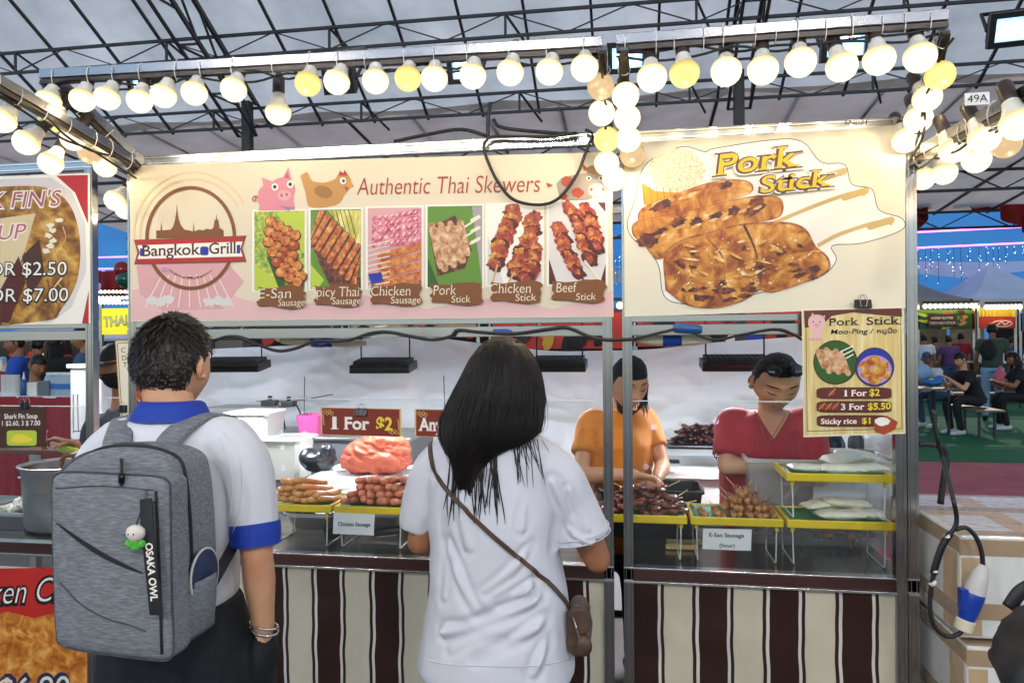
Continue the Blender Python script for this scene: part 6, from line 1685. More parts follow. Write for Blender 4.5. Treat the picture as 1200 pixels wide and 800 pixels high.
# tables and benches on the green carpet
mat('table_wood', '#6a5a4c', .5, col2='#857362', ns=5)
def trestle(x, y, w, d, h, label, name='dining_table', cat='table', m='table_wood', group='tables and benches on the carpet'):
    t = thing(name, label, cat, (x, y, .012), group)
    MB().box((x, y, h - .015), (w, d, .03)).build('table_top' if name == 'dining_table' else 'seat', m, t, bevel=.004)
    for sx in (-1, 1):
        xx = x + sx * (w / 2 - .1)
        mb = MB(); mb.bar((xx, y - d * .4, .012), (xx, y - d * .4, h - .03), .035, .03); mb.build('leg', 'truss_paint', t)
        mb = MB(); mb.bar((xx, y + d * .4, .012), (xx, y + d * .4, h - .03), .035, .03); mb.build('leg', 'truss_paint', t)
    return t
# ================================================================== people
from mathutils.bvhtree import BVHTree
def skin_mat(key, a, b):
    return mat(key, a, .48, stops=[(.3, b), (.7, a)], ns=7, sss=.12, bump=.08, bs=160)
skin_mat('skin_light', '#dcaa86', '#cc8f6a'); skin_mat('skin_tan', '#a8714c', '#96603e'); skin_mat('skin_brown', '#8f5c3c', '#7d4c30')
mat('lips', '#a03c3c', .4); mat('hair_black', '#0c0908', .45, col2='#1d1511', ns=30, stretch=(30, 30, 1.2), spec=.35); mat('hair_brown', '#120b09', .5, col2='#2a1b14', ns=40, stretch=(20, 20, 3))
mat('eye_dark', '#120c0a', .2); mat('mask_black', '#15151a', .7)
def sstep(a, b, x):
    t = min(1, max(0, (x - a) / (b - a))); return t * t * (3 - 2 * t)
E2 = lambda a, b: math.exp(-a * a - b * b)
def face_add(x, z):
    ax = abs(x); y = 0
    pr = (.25 + .75 * (.02 - z) / .045) if -.025 < z <= .02 else (max(0, 1 - (-.025 - z) / .011) if z <= -.025 else max(0, .25 * (1 - (z - .02) / .02)))
    y += .027 * math.exp(-(x / .0115) ** 2) * max(0, pr)
    y += .007 * E2((ax - .0125) / .006, (z + .028) / .007)
    y += .005 * math.exp(-(x / .05) ** 2) * math.exp(-((z - .031) / .011) ** 2)
    y -= .009 * E2((ax - .032) / .016, (z - .012) / .011); y += .0055 * E2((ax - .032) / .0115, (z - .009) / .007)
    y += .004 * E2((ax - .042) / .018, (z + .02) / .02)
    y += .006 * E2(x / .02, (z + .055) / .0052) + .007 * E2(x / .018, (z + .0675) / .006) - .004 * E2(x / .022, (z + .0612) / .0024)
    y += .006 * E2(x / .018, (z + .098) / .013)
    return y
HA, HB, HC = .0745, .094, .114
def head_pt(dx, dy, dz):
    x, y, z = dx * HA, dy * HB, dz * HC
    k = sstep(.0, -1.0, dz)
    x *= 1 - .36 * k ** 1.4 * (1 if dy > -.2 else .6)
    if dy < 0 and dz < -.1: y *= 1 - .45 * sstep(-.1, -1, dz)
    if dy > 0: y *= 1 - .06 * (1 - k); 
    if dy > .15: y += face_add(x, z) * sstep(.15, .55, dy)
    return V((x, y, z))
def face_y(x, z):
    lo, hi = -1.0, 1.0
    dz = z / HC; k = sstep(0, -1, dz); a = HA * (1 - .36 * k ** 1.4); dx = x / a
    dy = math.sqrt(max(.02, 1 - dx * dx - dz * dz)); return head_pt(dx, dy, dz).y
def head_mesh(nu=64, nv=56):
    mb = MB(); rings = []
    for i in range(nv):
        t = -PI / 2 + PI * (i + .5) / nv
        rings.append([head_pt(cos(t) * cos(2 * PI * q / nu), cos(t) * sin(2 * PI * q / nu), sin(t)) for q in range(nu)])
    mb.loft(rings)
    for s in (-1, 1):
        for (r, c) in (((.007, .017, .03), (.0, -.004, .0)), ((.008, .006, .024), (.006, -.016, .004)), ((.008, .01, .008), (.004, -.0, -.022))):
            mb.ell(V((s * (.0735 + c[0]), c[1] - .004, c[2] + .0)), r, 10, 7, Matrix.Rotation(s * .35, 3, 'Z') @ Matrix.Rotation(-.15, 3, 'X'))
    return mb
def strip(xs, zc, th, lift=.0012, side=None):
    rows = [[], []]
    for i, x in enumerate(xs):
        t = i / (len(xs) - 1); w = th * (.35 + .65 * sin(PI * min(1, max(0, .08 + t * .84)))); z = zc(t)
        for k, r in ((1, 0), (-1, 1)): rows[r].append(V((x, face_y(x, z + k * w / 2) + lift, z + k * w / 2)))
    mb = MB(); mb.grid(rows); return mb
class Head:
    wide = 1.0
    """a head at world centre c, facing f"""
    def __init__(s, c, f, scale=1.0, roll=0):
        s.c = V(c); f = V(f).normalized(); r = f.cross(UP).normalized(); u = r.cross(f).normalized()
        if roll: q = Quaternion(f, roll); r.rotate(q); u.rotate(q)
        s.M = Matrix((r, f, u)).transposed(); s.k = scale; s.f, s.r, s.u = f, r, u
    def T(s, mb): mb.v = [s.c + s.M @ (V((v.x * s.wide, v.y, v.z)) * s.k) for v in mb.v]; return mb
    def P(s, x, y, z): return s.c + s.M @ (V((x * s.wide, y, z)) * s.k)
def face_parts(H, t, hairm='hair_black', open_=False):
    for sg in (-1, 1):
        a, b = (.019, .047)
        xs = [sg * (a + (b - a) * i / 8) for i in range(9)]
        H.T(strip(xs, lambda q: .0045 - .004 * sin(PI * q) + .002 * q, .0042)).build('eyelashes', 'eye_dark', t, 180, fix=False)
        if open_:
            H.T(strip(xs[2:7], lambda q: .009 , .006)).build('eye', 'eye_dark', t, 180, fix=False)
        xs = [sg * (.014 + .04 * i / 8) for i in range(9)]
        H.T(strip(xs, lambda q: .029 + .006 * sin(PI * (.2 + q * .6)) - .002 * q, .0055)).build('eyebrow', hairm, t, 180, fix=False)
    for z, w, th in ((-.0555, .023, .0075), (-.0670, .02, .0095)):
        H.T(strip([-w + 2 * w * i / 12 for i in range(13)], lambda q: z - (.0015 * abs(2 * q - 1) if z > -.06 else -.003 * (2 * q - 1) ** 2), th, .0007)).build('lip', 'lips', t, 180, fix=False)
def finger(mb, base, d, bend_ax, L, r, curl):
    p = V(base); d = V(d).normalized(); pts = [p]; rr = [r]
    for k, f in enumerate((.45, .3, .25)):
        q = Quaternion(bend_ax, curl * (.7, 1.0, .8)[k]); d = d.copy(); d.rotate(q); p = p + d * L * f; pts.append(p); rr.append(r * (.95, .88, .75)[k])
    mb.tube(pts, rr, 10, dome=True)
def hand(mb, w, d, pn, scale=1.0, curl=.5, thumb=1):
    """w wrist, d direction of the hand, pn palm normal (palm faces pn), thumb side sign"""
    d = V(d).normalized(); s = d.cross(V(pn)).normalized(); n = s.cross(d).normalized()
    k = scale; w = V(w)
    rings = []
    for t, hw, hd in ((-.015, .024, .019), (.015, .031, .017), (.05, .041, .0145), (.085, .042, .0125), (.095, .038, .009)):
        rings.append([w + d * t * k + s * hw * k * cos(a) + n * hd * k * sin(a) for a in [2 * PI * q / 14 for q in range(14)]])
    mb.loft(rings)
    bax = d.cross(n).normalized()
    for i, (o, L, r) in enumerate(((.031, .072, .0082), (.0105, .08, .0086), (-.0105, .075, .0082), (-.03, .06, .0072))):
        finger(mb, w + d * .083 * k + s * (o * k * thumb), d + s * o * thumb * 3, bax, L * k, r * k, curl * (1 + .12 * i))
    td = (d * .65 + s * .75 * thumb + n * .25).normalized()
    finger(mb, w + d * .028 * k + s * .026 * thumb * k + n * .004, td, (bax * 1.0 + s * .0), .07 * k, .0098 * k, curl * .35)
def ring(c, r_, f_, hw, hd, n=28, p=2.3, u=None):
    out = []
    for q in range(n):
        a = 2 * PI * q / n; ca, sa = cos(a), sin(a)
        out.append(V(c) + r_ * (hw * math.copysign(abs(ca) ** (2 / p), ca)) + f_ * (hd * math.copysign(abs(sa) ** (2 / p), sa)))
    return out
def limb(mb, pts, rr, n=14, flat=1, cut=False):
    if cut:
        d0 = (V(pts[0]) - V(pts[1])).normalized() * rr[0] * .7; pts = [V(pts[0]) + d0] + list(pts); rr = [rr[0] * .6] + list(rr)
    mb.tube(spline(pts, 5) if len(pts) > 2 else pts, interp(rr, 5) if len(pts) > 2 else rr, n, flat=flat, dome=not cut)
def interp(rr, n):
    o = []
    for i in range(len(rr) - 1):
        for j in range(n): o.append(rr[i] + (rr[i + 1] - rr[i]) * j / n)
    return o + [rr[-1]]
def wrinkle(folds=(), na=.006, nf=7, st=(1, 1, 1), fine=.0015):
    def fn(v, n):
        q = V((v.x * st[0], v.y * st[1], v.z * st[2]))
        d = na * .6 * noise.noise(q * nf) + fine * noise.noise(q * nf * 4) + na * .7 * (.35 - abs(noise.noise(V((q.x * nf * .8 + q.z * nf * .9, q.y * nf * .8, q.z * nf * .9 - q.x * nf * .5)))))
        for pts, a, w in folds:
            best = 9
            for p0, p1 in zip(pts[:-1], pts[1:]):
                e = p1 - p0; t = max(0, min(1, (v - p0).dot(e) / e.length_squared)); best = min(best, (v - p0 - e * t).length)
            if best < w * 3.4: d += a * (math.exp(-(best / w) ** 1.5) - .6 * math.exp(-((best - w * 1.6) / (w * .8)) ** 2))
        return d
    return fn

def figure(label, J, skin='skin_tan', shirt=None, trousers=None, hair='hair_black', head=None, shoes='black_plastic', sleeve=.7, group=None,
           k=1.0, vox=.012, waist=.14, chest=.165, bel=.11, hands=True, face=True, hairfn=None, hem=None, wr=.006, shirtname='shirt', neckr=.052, curl=.6, legs=True, folds=()):
    """J: joints in world space. Builds body (one skin), clothes and hair as its children"""
    base = V((J['pelvis'].x, J['pelvis'].y, J.get('ground', 0)))
    t = thing('person', label, 'person', base, group)
    r_, f_ = J['r'], J['f']
    H = Head(J['head'], J['hf'], J.get('hk', 1.0) * k, J.get('roll', 0)); H.wide = J.get('wide', 1.0)
    mb = MB()
    nk = J['neck']
    mb.tube([H.P(0, -.022, -.05), H.P(0, -.022, -.1) * .4 + nk * .6, nk + V((0, 0, -.03))], [neckr * k, neckr * k, neckr * 1.12 * k], 16, dome=True)
    mb.loft([ring(nk + V((0, 0, .0)), r_, f_, .05 * k, .045 * k), ring(J['chest'], r_, f_, chest * .8 * k, .09 * k), ring(J['waist'], r_, f_, waist * .75 * k, .08 * k), ring(J['pelvis'], r_, f_, waist * .9 * k, .09 * k)])
    for s in 'LR':
        if 'sh' + s in J:
            dn = V((0, 0, -.035 * k)); limb(mb, [nk.lerp(J['sh' + s], .5) + dn * 1.6, J['sh' + s] + dn, J['sh' + s].lerp(J['el' + s], .5), J['el' + s]], [.035 * k, .04 * k, .041 * k, .037 * k])
            limb(mb, [J['el' + s], J['el' + s].lerp(J['wr' + s], .35), J['wr' + s]], [.037 * k, .038 * k, .025 * k])
        if legs:
            limb(mb, [J['pelvis'].lerp(J['hip' + s], .8), J['hip' + s], J['kn' + s], J['an' + s]], [.075 * k, .075 * k, .05 * k, .036 * k])
    o, nr = remesh(mb, vox, 4)
    hd = H.T(head_mesh() if vox < .013 else head_mesh(40, 36)); b = o.add(hd.v, hd.f)
    if hands:
        hm = MB()
        for s in 'LR':
            if 'wr' + s in J:
                dd = J.get('hd' + s, J['wr' + s] - J['el' + s])
                hand(hm, J['wr' + s] + V(dd).normalized() * .01, dd, J.get('pn' + s, V((0, 0, -1))), k * .95, J.get('curl' + s, curl), J.get('th' + s, 1 if s == 'R' else -1))
        ho, _ = remesh(hm, .0045 if vox < .013 else .007, 2); o.add(ho.v, ho.f)
    o.build('body', skin, t, 180)
    body = [c for c in t.children if c.name.startswith('body')]
    if shirt:
        mb = MB(); e = .016 * k
        top = nk + V((0, 0, -.012))
        mid = J['shL'].lerp(J['shR'], .5) if 'shL' in J and 'shR' in J else nk - V((0, 0, .05))
        pel = J['pelvis']; hemc = J.get('hem', pel)
        mb.loft([ring(top, r_, f_, .07 * k, .062 * k), ring(top.lerp(mid, .6), r_, f_, .135 * k, .09 * k), ring(mid - V((0, 0, .03 * k)), r_, f_, chest * k * 1.04, bel * .95 * k), ring(J['chest'], r_, f_, chest * k + e * .5, bel * k + e), ring(J['waist'], r_, f_, waist * k + e, bel * k + e), ring(pel, r_, f_, waist * 1.12 * k + e, bel * 1.05 * k + e), ring(hemc - V((0, 0, .001)), r_, f_, waist * 1.15 * k + e, bel * 1.06 * k + e)])
        for s in 'LR':
            if 'sh' + s in J:
                a = J['sh' + s]; b_ = J['el' + s]
                if sleeve <= 1: pts = [nk.lerp(a, .55) - V((0, 0, .03 * k)), a, a.lerp(b_, sleeve * .5), a.lerp(b_, sleeve)]; rr = [.055 * k, .062 * k, .062 * k, .062 * k]
                else: pts = [nk.lerp(a, .55) - V((0, 0, .03 * k)), a, b_, b_.lerp(J['wr' + s], sleeve - 1)]; rr = [.055 * k, .06 * k, .052 * k, .046 * k]
                limb(mb, pts, rr, cut=True)
        o, nr = remesh(mb, vox, 4); displace(o, nr, wrinkle(folds, wr, 9, (1, 1, .6)))
        o.build(shirtname, shirt, t, 180)
    if trousers and legs:
        mb = MB(); pel = J['pelvis']
        mb.loft([ring(pel + V((0, 0, .07 * k)), r_, f_, waist * 1.02 * k, bel * k), ring(pel - V((0, 0, .06 * k)), r_, f_, waist * 1.15 * k, bel * 1.1 * k)])
        for s in 'LR': limb(mb, [pel.lerp(J['hip' + s], .7), J['hip' + s], J['kn' + s], J['an' + s] + V((0, 0, .03))], [.09 * k, .092 * k, .067 * k, .052 * k])
        o, nr = remesh(mb, vox, 4); displace(o, nr, wrinkle((), .006, 11, (1, 1, .5))); o.build('trousers', trousers, t, 180)
        for s in 'LR':
            td = J.get('toe', f_); a = J['an' + s]
            mb = MB(); mb.tube([a - td * .04 - V((0, 0, .03)), a + td * .05 - V((0, 0, .038)), a + td * .15 - V((0, 0, .05))], [.045 * k, .045 * k, .03 * k], 12, dome=True)
            mb.build('shoe', shoes, t, 180)
    if face: face_parts(H, t, hair)
    if hairfn: hairfn(H, t)
    return t, H
def cap_hair(m, down=-.02, back=-.075, front=.045, puff=1.06, tuft=0, seed=1, name='hair', L=.02):
    """short hair: a shell over the skull with locks"""
    def fn(H, t):
        mb = MB(); nu, nv = 48, 30; rings = []
        g = random.Random(seed)
        for i in range(nv + 1):
            row = []
            for q in range(nu):
                a = 2 * PI * q / nu; fr = sin(a)
                zl = (front if fr > .45 else (down + (front - down) * sstep(.05, .45, fr)) if fr > 0 else down + (back - down) * sstep(0, -.8, fr))
                zl += .006 * noise.noise((cos(a) * 3, sin(a) * 3, seed))
                dz0 = max(-.98, min(.95, zl / HC)); t0 = math.asin(dz0); tt = t0 + (PI / 2 - .02 - t0) * i / nv
                d = (cos(tt) * cos(a), cos(tt) * sin(a), sin(tt)); p = head_pt(*d)
                kk = puff + .05 * noise.noise(V(d) * 3 + V((seed, 0, 0))) + .03 * noise.noise(V((d[0] * 9, d[1] * 9, d[2] * 3)))
                kk = 1.008 + (kk - 1.008) * sstep(0, .55, i / nv)
                row.append(p * kk)
            rings.append(row)
        mb.loft(rings, cap=True)
        for k in range(tuft):
            a = g.uniform(0, 2 * PI); fr = sin(a); zl = (front if fr > .45 else down if fr > 0 else down + (back - down) * sstep(0, -.8, fr)) + .026
            t0 = math.asin(max(-.95, min(.9, zl / HC))); tt = t0 + (PI / 2 - t0) * g.random() ** .8
            d = V((cos(tt) * cos(a), cos(tt) * sin(a), sin(tt))); p = head_pt(*d) * (1.02 + (puff - 1.02) * sstep(0, .35, (tt - t0) / 1.2))
            wh = V((.15, -.35, .9)).normalized()
            tg = (d * d.dot(wh) - wh); tg = tg.normalized() if tg.length > .01 else V((1, 0, 0))
            tg = (tg + V((g.uniform(-.5, .5), g.uniform(-.5, .5), g.uniform(-.4, .4)))).normalized()
            l = L * g.uniform(.5, 1.2) * (.25 + 1.05 * sstep(-.3, .6, d.z)); w = .0022 * g.uniform(.6, 1.3)
            sd_ = tg.cross(d).normalized()
            b = p - tg * l * .3; m_ = p + d * l * .16 + tg * l * .3; e = p + tg * l * .9 + d * l * .08
            i0 = len(mb.v); mb.v.extend([b - sd_ * w, b + sd_ * w, m_ - sd_ * w + d * .001, m_ + sd_ * w, e])
            mb.f.extend([[i0, i0 + 1, i0 + 3, i0 + 2], [i0 + 2, i0 + 3, i0 + 4]]); mb.mi.extend([0, 0])
        H.T(mb).build(name, m, t, 180, fix=False)
    return fn
def long_hair(m, length=.3, seed=1, width=1.0):
    base = cap_hair(m, -.03, -.1, .05, 1.1, 200, seed)
    def fn(H, t):
        base(H, t); mb = MB(); g = random.Random(seed)
        for k in range(160):
            a = g.uniform(PI * .95, PI * 2.05); d = V((cos(a), sin(a), 0)); p0 = V((d.x * HA * 1.05, d.y * HB * 1.05, g.uniform(-.02, .05)))
            l = length * g.uniform(.7, 1.05); pts = [p0, p0 + V((d.x * .012, d.y * .015, -l * .35)), p0 + V((d.x * .01 * width + g.uniform(-.01, .01), -.01 + d.y * .0, -l * .7)), p0 + V((g.uniform(-.02, .02), g.uniform(-.02, .01), -l))]
            W_ = [H.P(*p0)] + [H.P(*p0) + (H.r * (q - p0).x + H.f * (q - p0).y + UP * (q - p0).z) for q in pts[1:]]
            mb.tube(W_, [.004, .0055, .0045, .001], 5, flat=.4)
        mb.build('hair_length', m, t, 180)
    return fn
def surf(ob, px, py, lift=.004):
    """point where the line of sight meets a built surface: where a strap lies on the cloth"""
    bv = surf.cache.get(ob.name)
    if bv is None:
        mw = WL[ob.name]; bv = BVHTree.FromPolygons([v.co + mw for v in ob.data.vertices], [tuple(p.vertices) for p in ob.data.polygons]); surf.cache[ob.name] = bv
    d = ray(px, py).normalized(); h = bv.ray_cast(CAM, d)
    if h[0] is None: return None
    n = h[1] if h[1].dot(d) < 0 else -h[1]
    return h[0] + n * lift, n
surf.cache = {}
def child(t, nm): return [c for c in t.children if c.name.split('.')[0] == nm][0]
# ------------------------------------------------------------------ customers seen from behind
mat('shirt_white', '#c9c8d0', .75, col2='#d2d1d8', ns=4, bump=.12, bs=350, sheen=.1)
mat('polo_white', '#d2d2d9', .75, col2='#d9d9df', ns=4, bump=.2, bs=420, sheen=.1)
mat('polo_blue', '#1238a0', .7, bump=.2, bs=400); mat('trousers_black', '#0c0e12', .8, col2='#121419', ns=12, bump=.3, bs=200)
mat('jeans_navy', '#1d2740', .75, col2='#28345a', ns=14, bump=.3, bs=220)
mat('pack_grey', '#62656a', .8, stops=[(.28, '#5a5d62'), (.5, '#74777c'), (.72, '#909398')], ns=110, stretch=(.4, 1, 3), det=5, bump=.35, bs=260, bstretch=(1, 1, 3))
mat('pack_dark', '#3a3c40', .8, col2='#50535a', ns=60, bump=.3, bs=260); mat('webbing', '#16171a', .65, bump=.3, bs=300)
YM = 1.62
f0, r0 = V((0, 1, 0)), V((1, 0, 0))
def pm(px, py, y=YM): return PY(px, py, y)
# ---- the man with the backpack
J = dict(r=r0, f=f0, head=pm(203, 430, 1.66), hf=V((.06, 1, -.06)), wide=1.1, neck=pm(203, 484, 1.63), chest=pm(205, 575, 1.63), waist=pm(206, 650, 1.62), pelvis=pm(206, 735, 1.63), hem=pm(206, 712, 1.63),
         shL=pm(128, 525, 1.63), shR=pm(281, 527, 1.63), elR=pm(301, 648, 1.60), wrR=pm(309, 738, 1.64), elL=pm(112, 640, 1.62), wrL=pm(118, 720, 1.75), hdR=V((-.02, .12, -1)), pnR=V((-1, 0, 0)), hdL=V((.1, .5, -.8)), pnL=V((1, 0, 0)), curlR=.2,
         hipL=pm(168, 790, 1.63), hipR=pm(246, 790, 1.63))
for s, x in (('L', -.1), ('R', .09)):
    J['kn' + s] = V((J['pelvis'].x + x, 1.64, .47)); J['an' + s] = V((J['pelvis'].x + x * 1.1, 1.62, .08))
mt, mh = figure('man in white polo with blue collar seen from behind, wearing a grey backpack', J, 'skin_light', None, None, 'hair_brown', vox=.008, face=True, neckr=.057,
                hairfn=cap_hair('hair_brown', 0.008, -.1, .05, 1.11, 6000, 5, L=.019))
# his polo shirt, cut to the photo's outline
mb = MB()
def ringpx(y, pl, pr, yc, hd, p=2.4): a, b = PY(pl, y, yc), PY(pr, y, yc); return ring((a + b) / 2, r0, f0, (b.x - a.x) / 2, hd, 32, p)
mb.loft([ringpx(488, 168, 240, 1.64, .062), ringpx(497, 150, 258, 1.635, .08), ringpx(510, 130, 280, 1.63, .092), ringpx(530, 118, 292, 1.63, .105), ringpx(575, 124, 284, 1.63, .118), ringpx(640, 134, 273, 1.62, .118), ringpx(688, 136, 276, 1.62, .118), ringpx(700, 140, 274, 1.62, .112)])
for a, b, c_, d in ((pm(262, 520), pm(288, 545), pm(296, 590, 1.615), pm(300, 634, 1.605)), (pm(148, 520), pm(122, 545), pm(113, 590), pm(110, 634))):
    limb(mb, [a, b, c_, d], [.07, .064, .058, .055], cut=True)
o, nr = remesh(mb, .0055, 8)
fl = [([pm(272, 545, 1.53), pm(285, 590, 1.54), pm(270, 640, 1.53)], .006, .010), ([pm(262, 600, 1.52), pm(256, 650, 1.51), pm(250, 690, 1.51)], .006, .010), ([pm(280, 540, 1.54), pm(305, 570, 1.56)], .004, .008), ([pm(225, 520, 1.53), pm(262, 560, 1.53)], .004, .010), ([pm(300, 600, 1.55), pm(318, 622, 1.57)], .004, .007)]
fl = [(p_, a_ * 1.5, w_) for p_, a_, w_ in fl]
displace(o, nr, wrinkle(fl, .012, 7, (1, 1, .55), .0014))
polo = o.build('polo_shirt', 'polo_white', mt, 180)
a, b = pm(298.5, 612, 1.61), pm(300, 635.5, 1.6048)
mb = MB(); mb.tube([a + V((0, 0, .0)), a.lerp(b, .35), a.lerp(b, .7), b + V((0, 0, -.004))], [.0575, .0585, .058, .0565], 32); mb.build('sleeve_band', 'polo_blue', polo, 60)
a, b = pm(111, 614), pm(110, 636); mb = MB(); mb.tube([a, a.lerp(b, .5), b], [.0575, .0585, .0565], 28); mb.build('sleeve_band', 'polo_blue', polo, 60)
nc = pm(202, 476, 1.635); mb = MB(); rs = []
for dz, hw, hd, dy in ((-.03, .098, .086, 0), (-.012, .09, .08, 0), (.006, .079, .073, .003), (.016, .073, .069, .005), (.014, .068, .064, .006), (-.01, .068, .064, .004)):
    rr = ring(nc + V((0, dy, dz)), r0, f0, hw, hd, 36, 2.1); rs.append([p + V((0, 0, -.018 * max(0, (p.y - nc.y) / .06))) for p in rr])
mb.loft(rs, cap=False); mb.build('collar', 'polo_blue', polo, 180)
for pts in ([(262, 507), (278, 530), (284, 565), (280, 600), (272, 628)], [(258, 512), (272, 560), (268, 620), (262, 680)]):
    q = [surf(polo, x, y, .0006) for x, y in sp2(pts, 6)]; q = [p[0] for p in q if p]
    if len(q) > 5: mb = MB(); mb.tube(q, .0016, 5); mb.build('seam', 'polo_white', polo, 180)
# trousers with the hand in the pocket
mb = MB()
mb.loft([ringpx(694, 138, 276, 1.625, .108), ringpx(740, 128, 290, 1.63, .118), ringpx(800, 120, 304, 1.635, .125), ringpx(840, 118, 306, 1.64, .12)])
for s in 'LR': limb(mb, [J['hip' + s] + V((0, 0, .02)), J['kn' + s], J['an' + s] + V((0, 0, .03))], [.095, .072, .058])
mb.ell(pm(309, 768, 1.65), (.03, .055, .07)); mb.ell(pm(300, 800, 1.66), (.05, .06, .08))
o, nr = remesh(mb, .009, 4); displace(o, nr, wrinkle([([pm(285, 725, 1.53), pm(300, 790, 1.55)], .006, .01), ([pm(260, 720, 1.52), pm(285, 800, 1.54)], .005, .012)], .006, 10, (1, 1, .5)))
o.build('trousers', 'trousers_black', mt, 180)
for s in 'LR':
    a = J['an' + s]; mb = MB(); mb.tube([a - f0 * .05 - UP * .03, a + f0 * .06 - UP * .036, a + f0 * .17 - UP * .048], [.045, .045, .032], 12, dome=True); mb.build('shoe', 'black_plastic', mt, 180)
bt = thing('bracelet', 'silver bangle on the man\'s right wrist', 'bracelet', pm(310, 734, 1.64))
w = pm(309, 733, 1.638)
for k in range(2):
    mb = MB(); ax = V((.1, -.1, 1)); x, y = frame(ax, V((0, 1, 0)))
    mb.tube([w + V((0, 0, -.006 + .009 * k)) + x * .034 * cos(q) + y * .028 * sin(q) + V((0, 0, .006 * cos(q + k))) for q in [2 * PI * i / 28 for i in range(28)]], .0028, 7, closed=True); mb.build('band', 'chrome', bt, 180)

# ---- the backpack
bp_ = thing('backpack', 'grey melange backpack with a black slanted zip on the man\'s back', 'backpack', PY(130, 680, 1.42))
Y1, Y2, Y3 = 1.30, 1.365, 1.50
def rbox(pts, y0, y1, r_=.03, puff=.012):
    """outline (pixels on the plane y0) pulled back to y1 with rounded rims"""
    base = [PY(*p, y0) for p in sp2(pts + [pts[0]], 6)[:-1]]; c = sum(base, V()) / len(base); rs = []
    D = y1 - y0
    for k, sc in ((0, .0), (0, .45), (.0, .8), (.012, .93), (.06, .975), (.2, .995), (.6, 1.0), (.9, 1.0), (1.0, .985)):
        rs.append([V((c.x + (p.x - c.x) * sc, y0 + D * k - (puff * (1 - (sc) ** 2) if k == 0 else 0) + (.0), c.z + (p.z - c.z) * sc)) for p in base] if sc else [V((c.x + (p.x - c.x) * .02, y0 - puff, c.z + (p.z - c.z) * .02)) for p in base])
    mb = MB(); mb.loft(rs); return mb
front = [(58, 566), (62, 556), (80, 553), (130, 555), (178, 558), (193, 563), (197, 576), (198, 640), (199, 700), (201, 758), (198, 772), (186, 776), (140, 771), (90, 764), (68, 757), (63, 745), (60, 690), (58, 620)]
main = [(60, 560), (74, 545), (92, 533), (115, 527), (150, 527), (176, 532), (194, 542), (201, 560), (206, 600), (209, 660), (209, 720), (207, 752), (196, 768), (150, 766), (100, 758), (74, 750), (64, 735), (60, 690), (57, 620)]
fp = rbox(front, Y1, Y2); o_ = fp.build('front_pocket', 'pack_grey', bp_, 60)
mm = rbox(main, Y2 - .004, Y3, puff=.0); mm.build('main_compartment', 'pack_grey', bp_, 60)
hb = MB(); hb.v = [V((v.x, v.y, v.z)) for v in rbox([(x * .985 + 2, y * .99 + 4) for x, y in main], Y3 - .005, Y3 + .03, puff=0).v]; hb.f = rbox(main, 0.9, 1).f; hb.mi = [0] * len(hb.f); hb.build('back_panel', 'pack_dark', bp_, 60)
# seams, zips and pulls
def on_front(px, py, lift=.002):
    q = surf(o_, px, py, lift); return q[0] if q else PY(px, py, Y1 - lift)
mb = MB(); mb.tube([PY(*p, Y1) + (PY(*p, Y1) - PY(130, 660, Y1)) * -.004 + V((0, .008, 0)) for p in sp2(front + [front[0]], 6)[:-1]], .0024, 6, closed=True); mb.build('piping', 'pack_dark', bp_, 180)
mb = MB(); mb.tube([PY(*p, Y2 - .004) + (PY(*p, Y2) - PY(130, 650, Y2)) * .004 + V((0, .045, 0)) for p in sp2(main + [main[0]], 6)[:-1]], .0042, 6, closed=True); mb.build('main_zip', 'webbing', bp_, 180)
up_, dn_ = [], []
for i in range(25):
    t_ = i / 24; x = 67 + 101 * t_; y = 612 + 59 * t_ + 6 * sin(PI * t_); w = 4.8 * sin(PI * min(1, t_ * .92 + .03)) ** .7
    up_.append(on_front(x + w * .3, y - w * .55, .0022)); dn_.append(on_front(x - w * .3, y + w * .55, .0022))
mb = MB(); mb.grid([up_, dn_]); mb.build('slanted_zip', 'webbing', bp_, fix=False)
mb = MB(); mb.tube([on_front(x, y, .0012) for x, y in sp2([(71, 682), (95, 707), (125, 724), (150, 731), (171, 739)], 5)], .0014, 5); mb.build('seam', 'pack_dark', bp_, 180)
mb = MB(); mb.tube([on_front(x, y, .0012) for x, y in sp2([(183, 575), (186, 640), (188, 700), (190, 765)], 5)], .003, 5); mb.build('side_seam', 'webbing', bp_, 180)
mb = MB(); mb.tube([on_front(x, y, .001) for x, y in sp2([(66, 572), (120, 569), (180, 574)], 5)], .0013, 5); mb.build('seam', 'pack_dark', bp_, 180)
mb = MB(); mb.tube(spline([PY(122, 541, 1.43), PY(124, 530, 1.43), PY(140, 523, 1.43), PY(166, 523, 1.43), PY(184, 529, 1.44), PY(187, 540, 1.45)], 6), .0085, 10, flat=.55); mb.build('carry_handle', 'pack_dark', bp_, 180)
mb = MB(); mb.tube([PY(142, 538, 1.36), PY(143, 556, Y1 + .01), PY(142, 568, Y1 - .008)], .003, 6); mb.box(PY(142.5, 560, Y1 - .004), (.008, .008, .02)); mb.build('zip_pull', 'clip_black', bp_, 180)
mb = MB(); mb.tube([PY(171, 574, Y1 - .006), PY(171, 586, Y1 - .007)], .003, 6); mb.build('zip_pull', 'chrome', bp_)
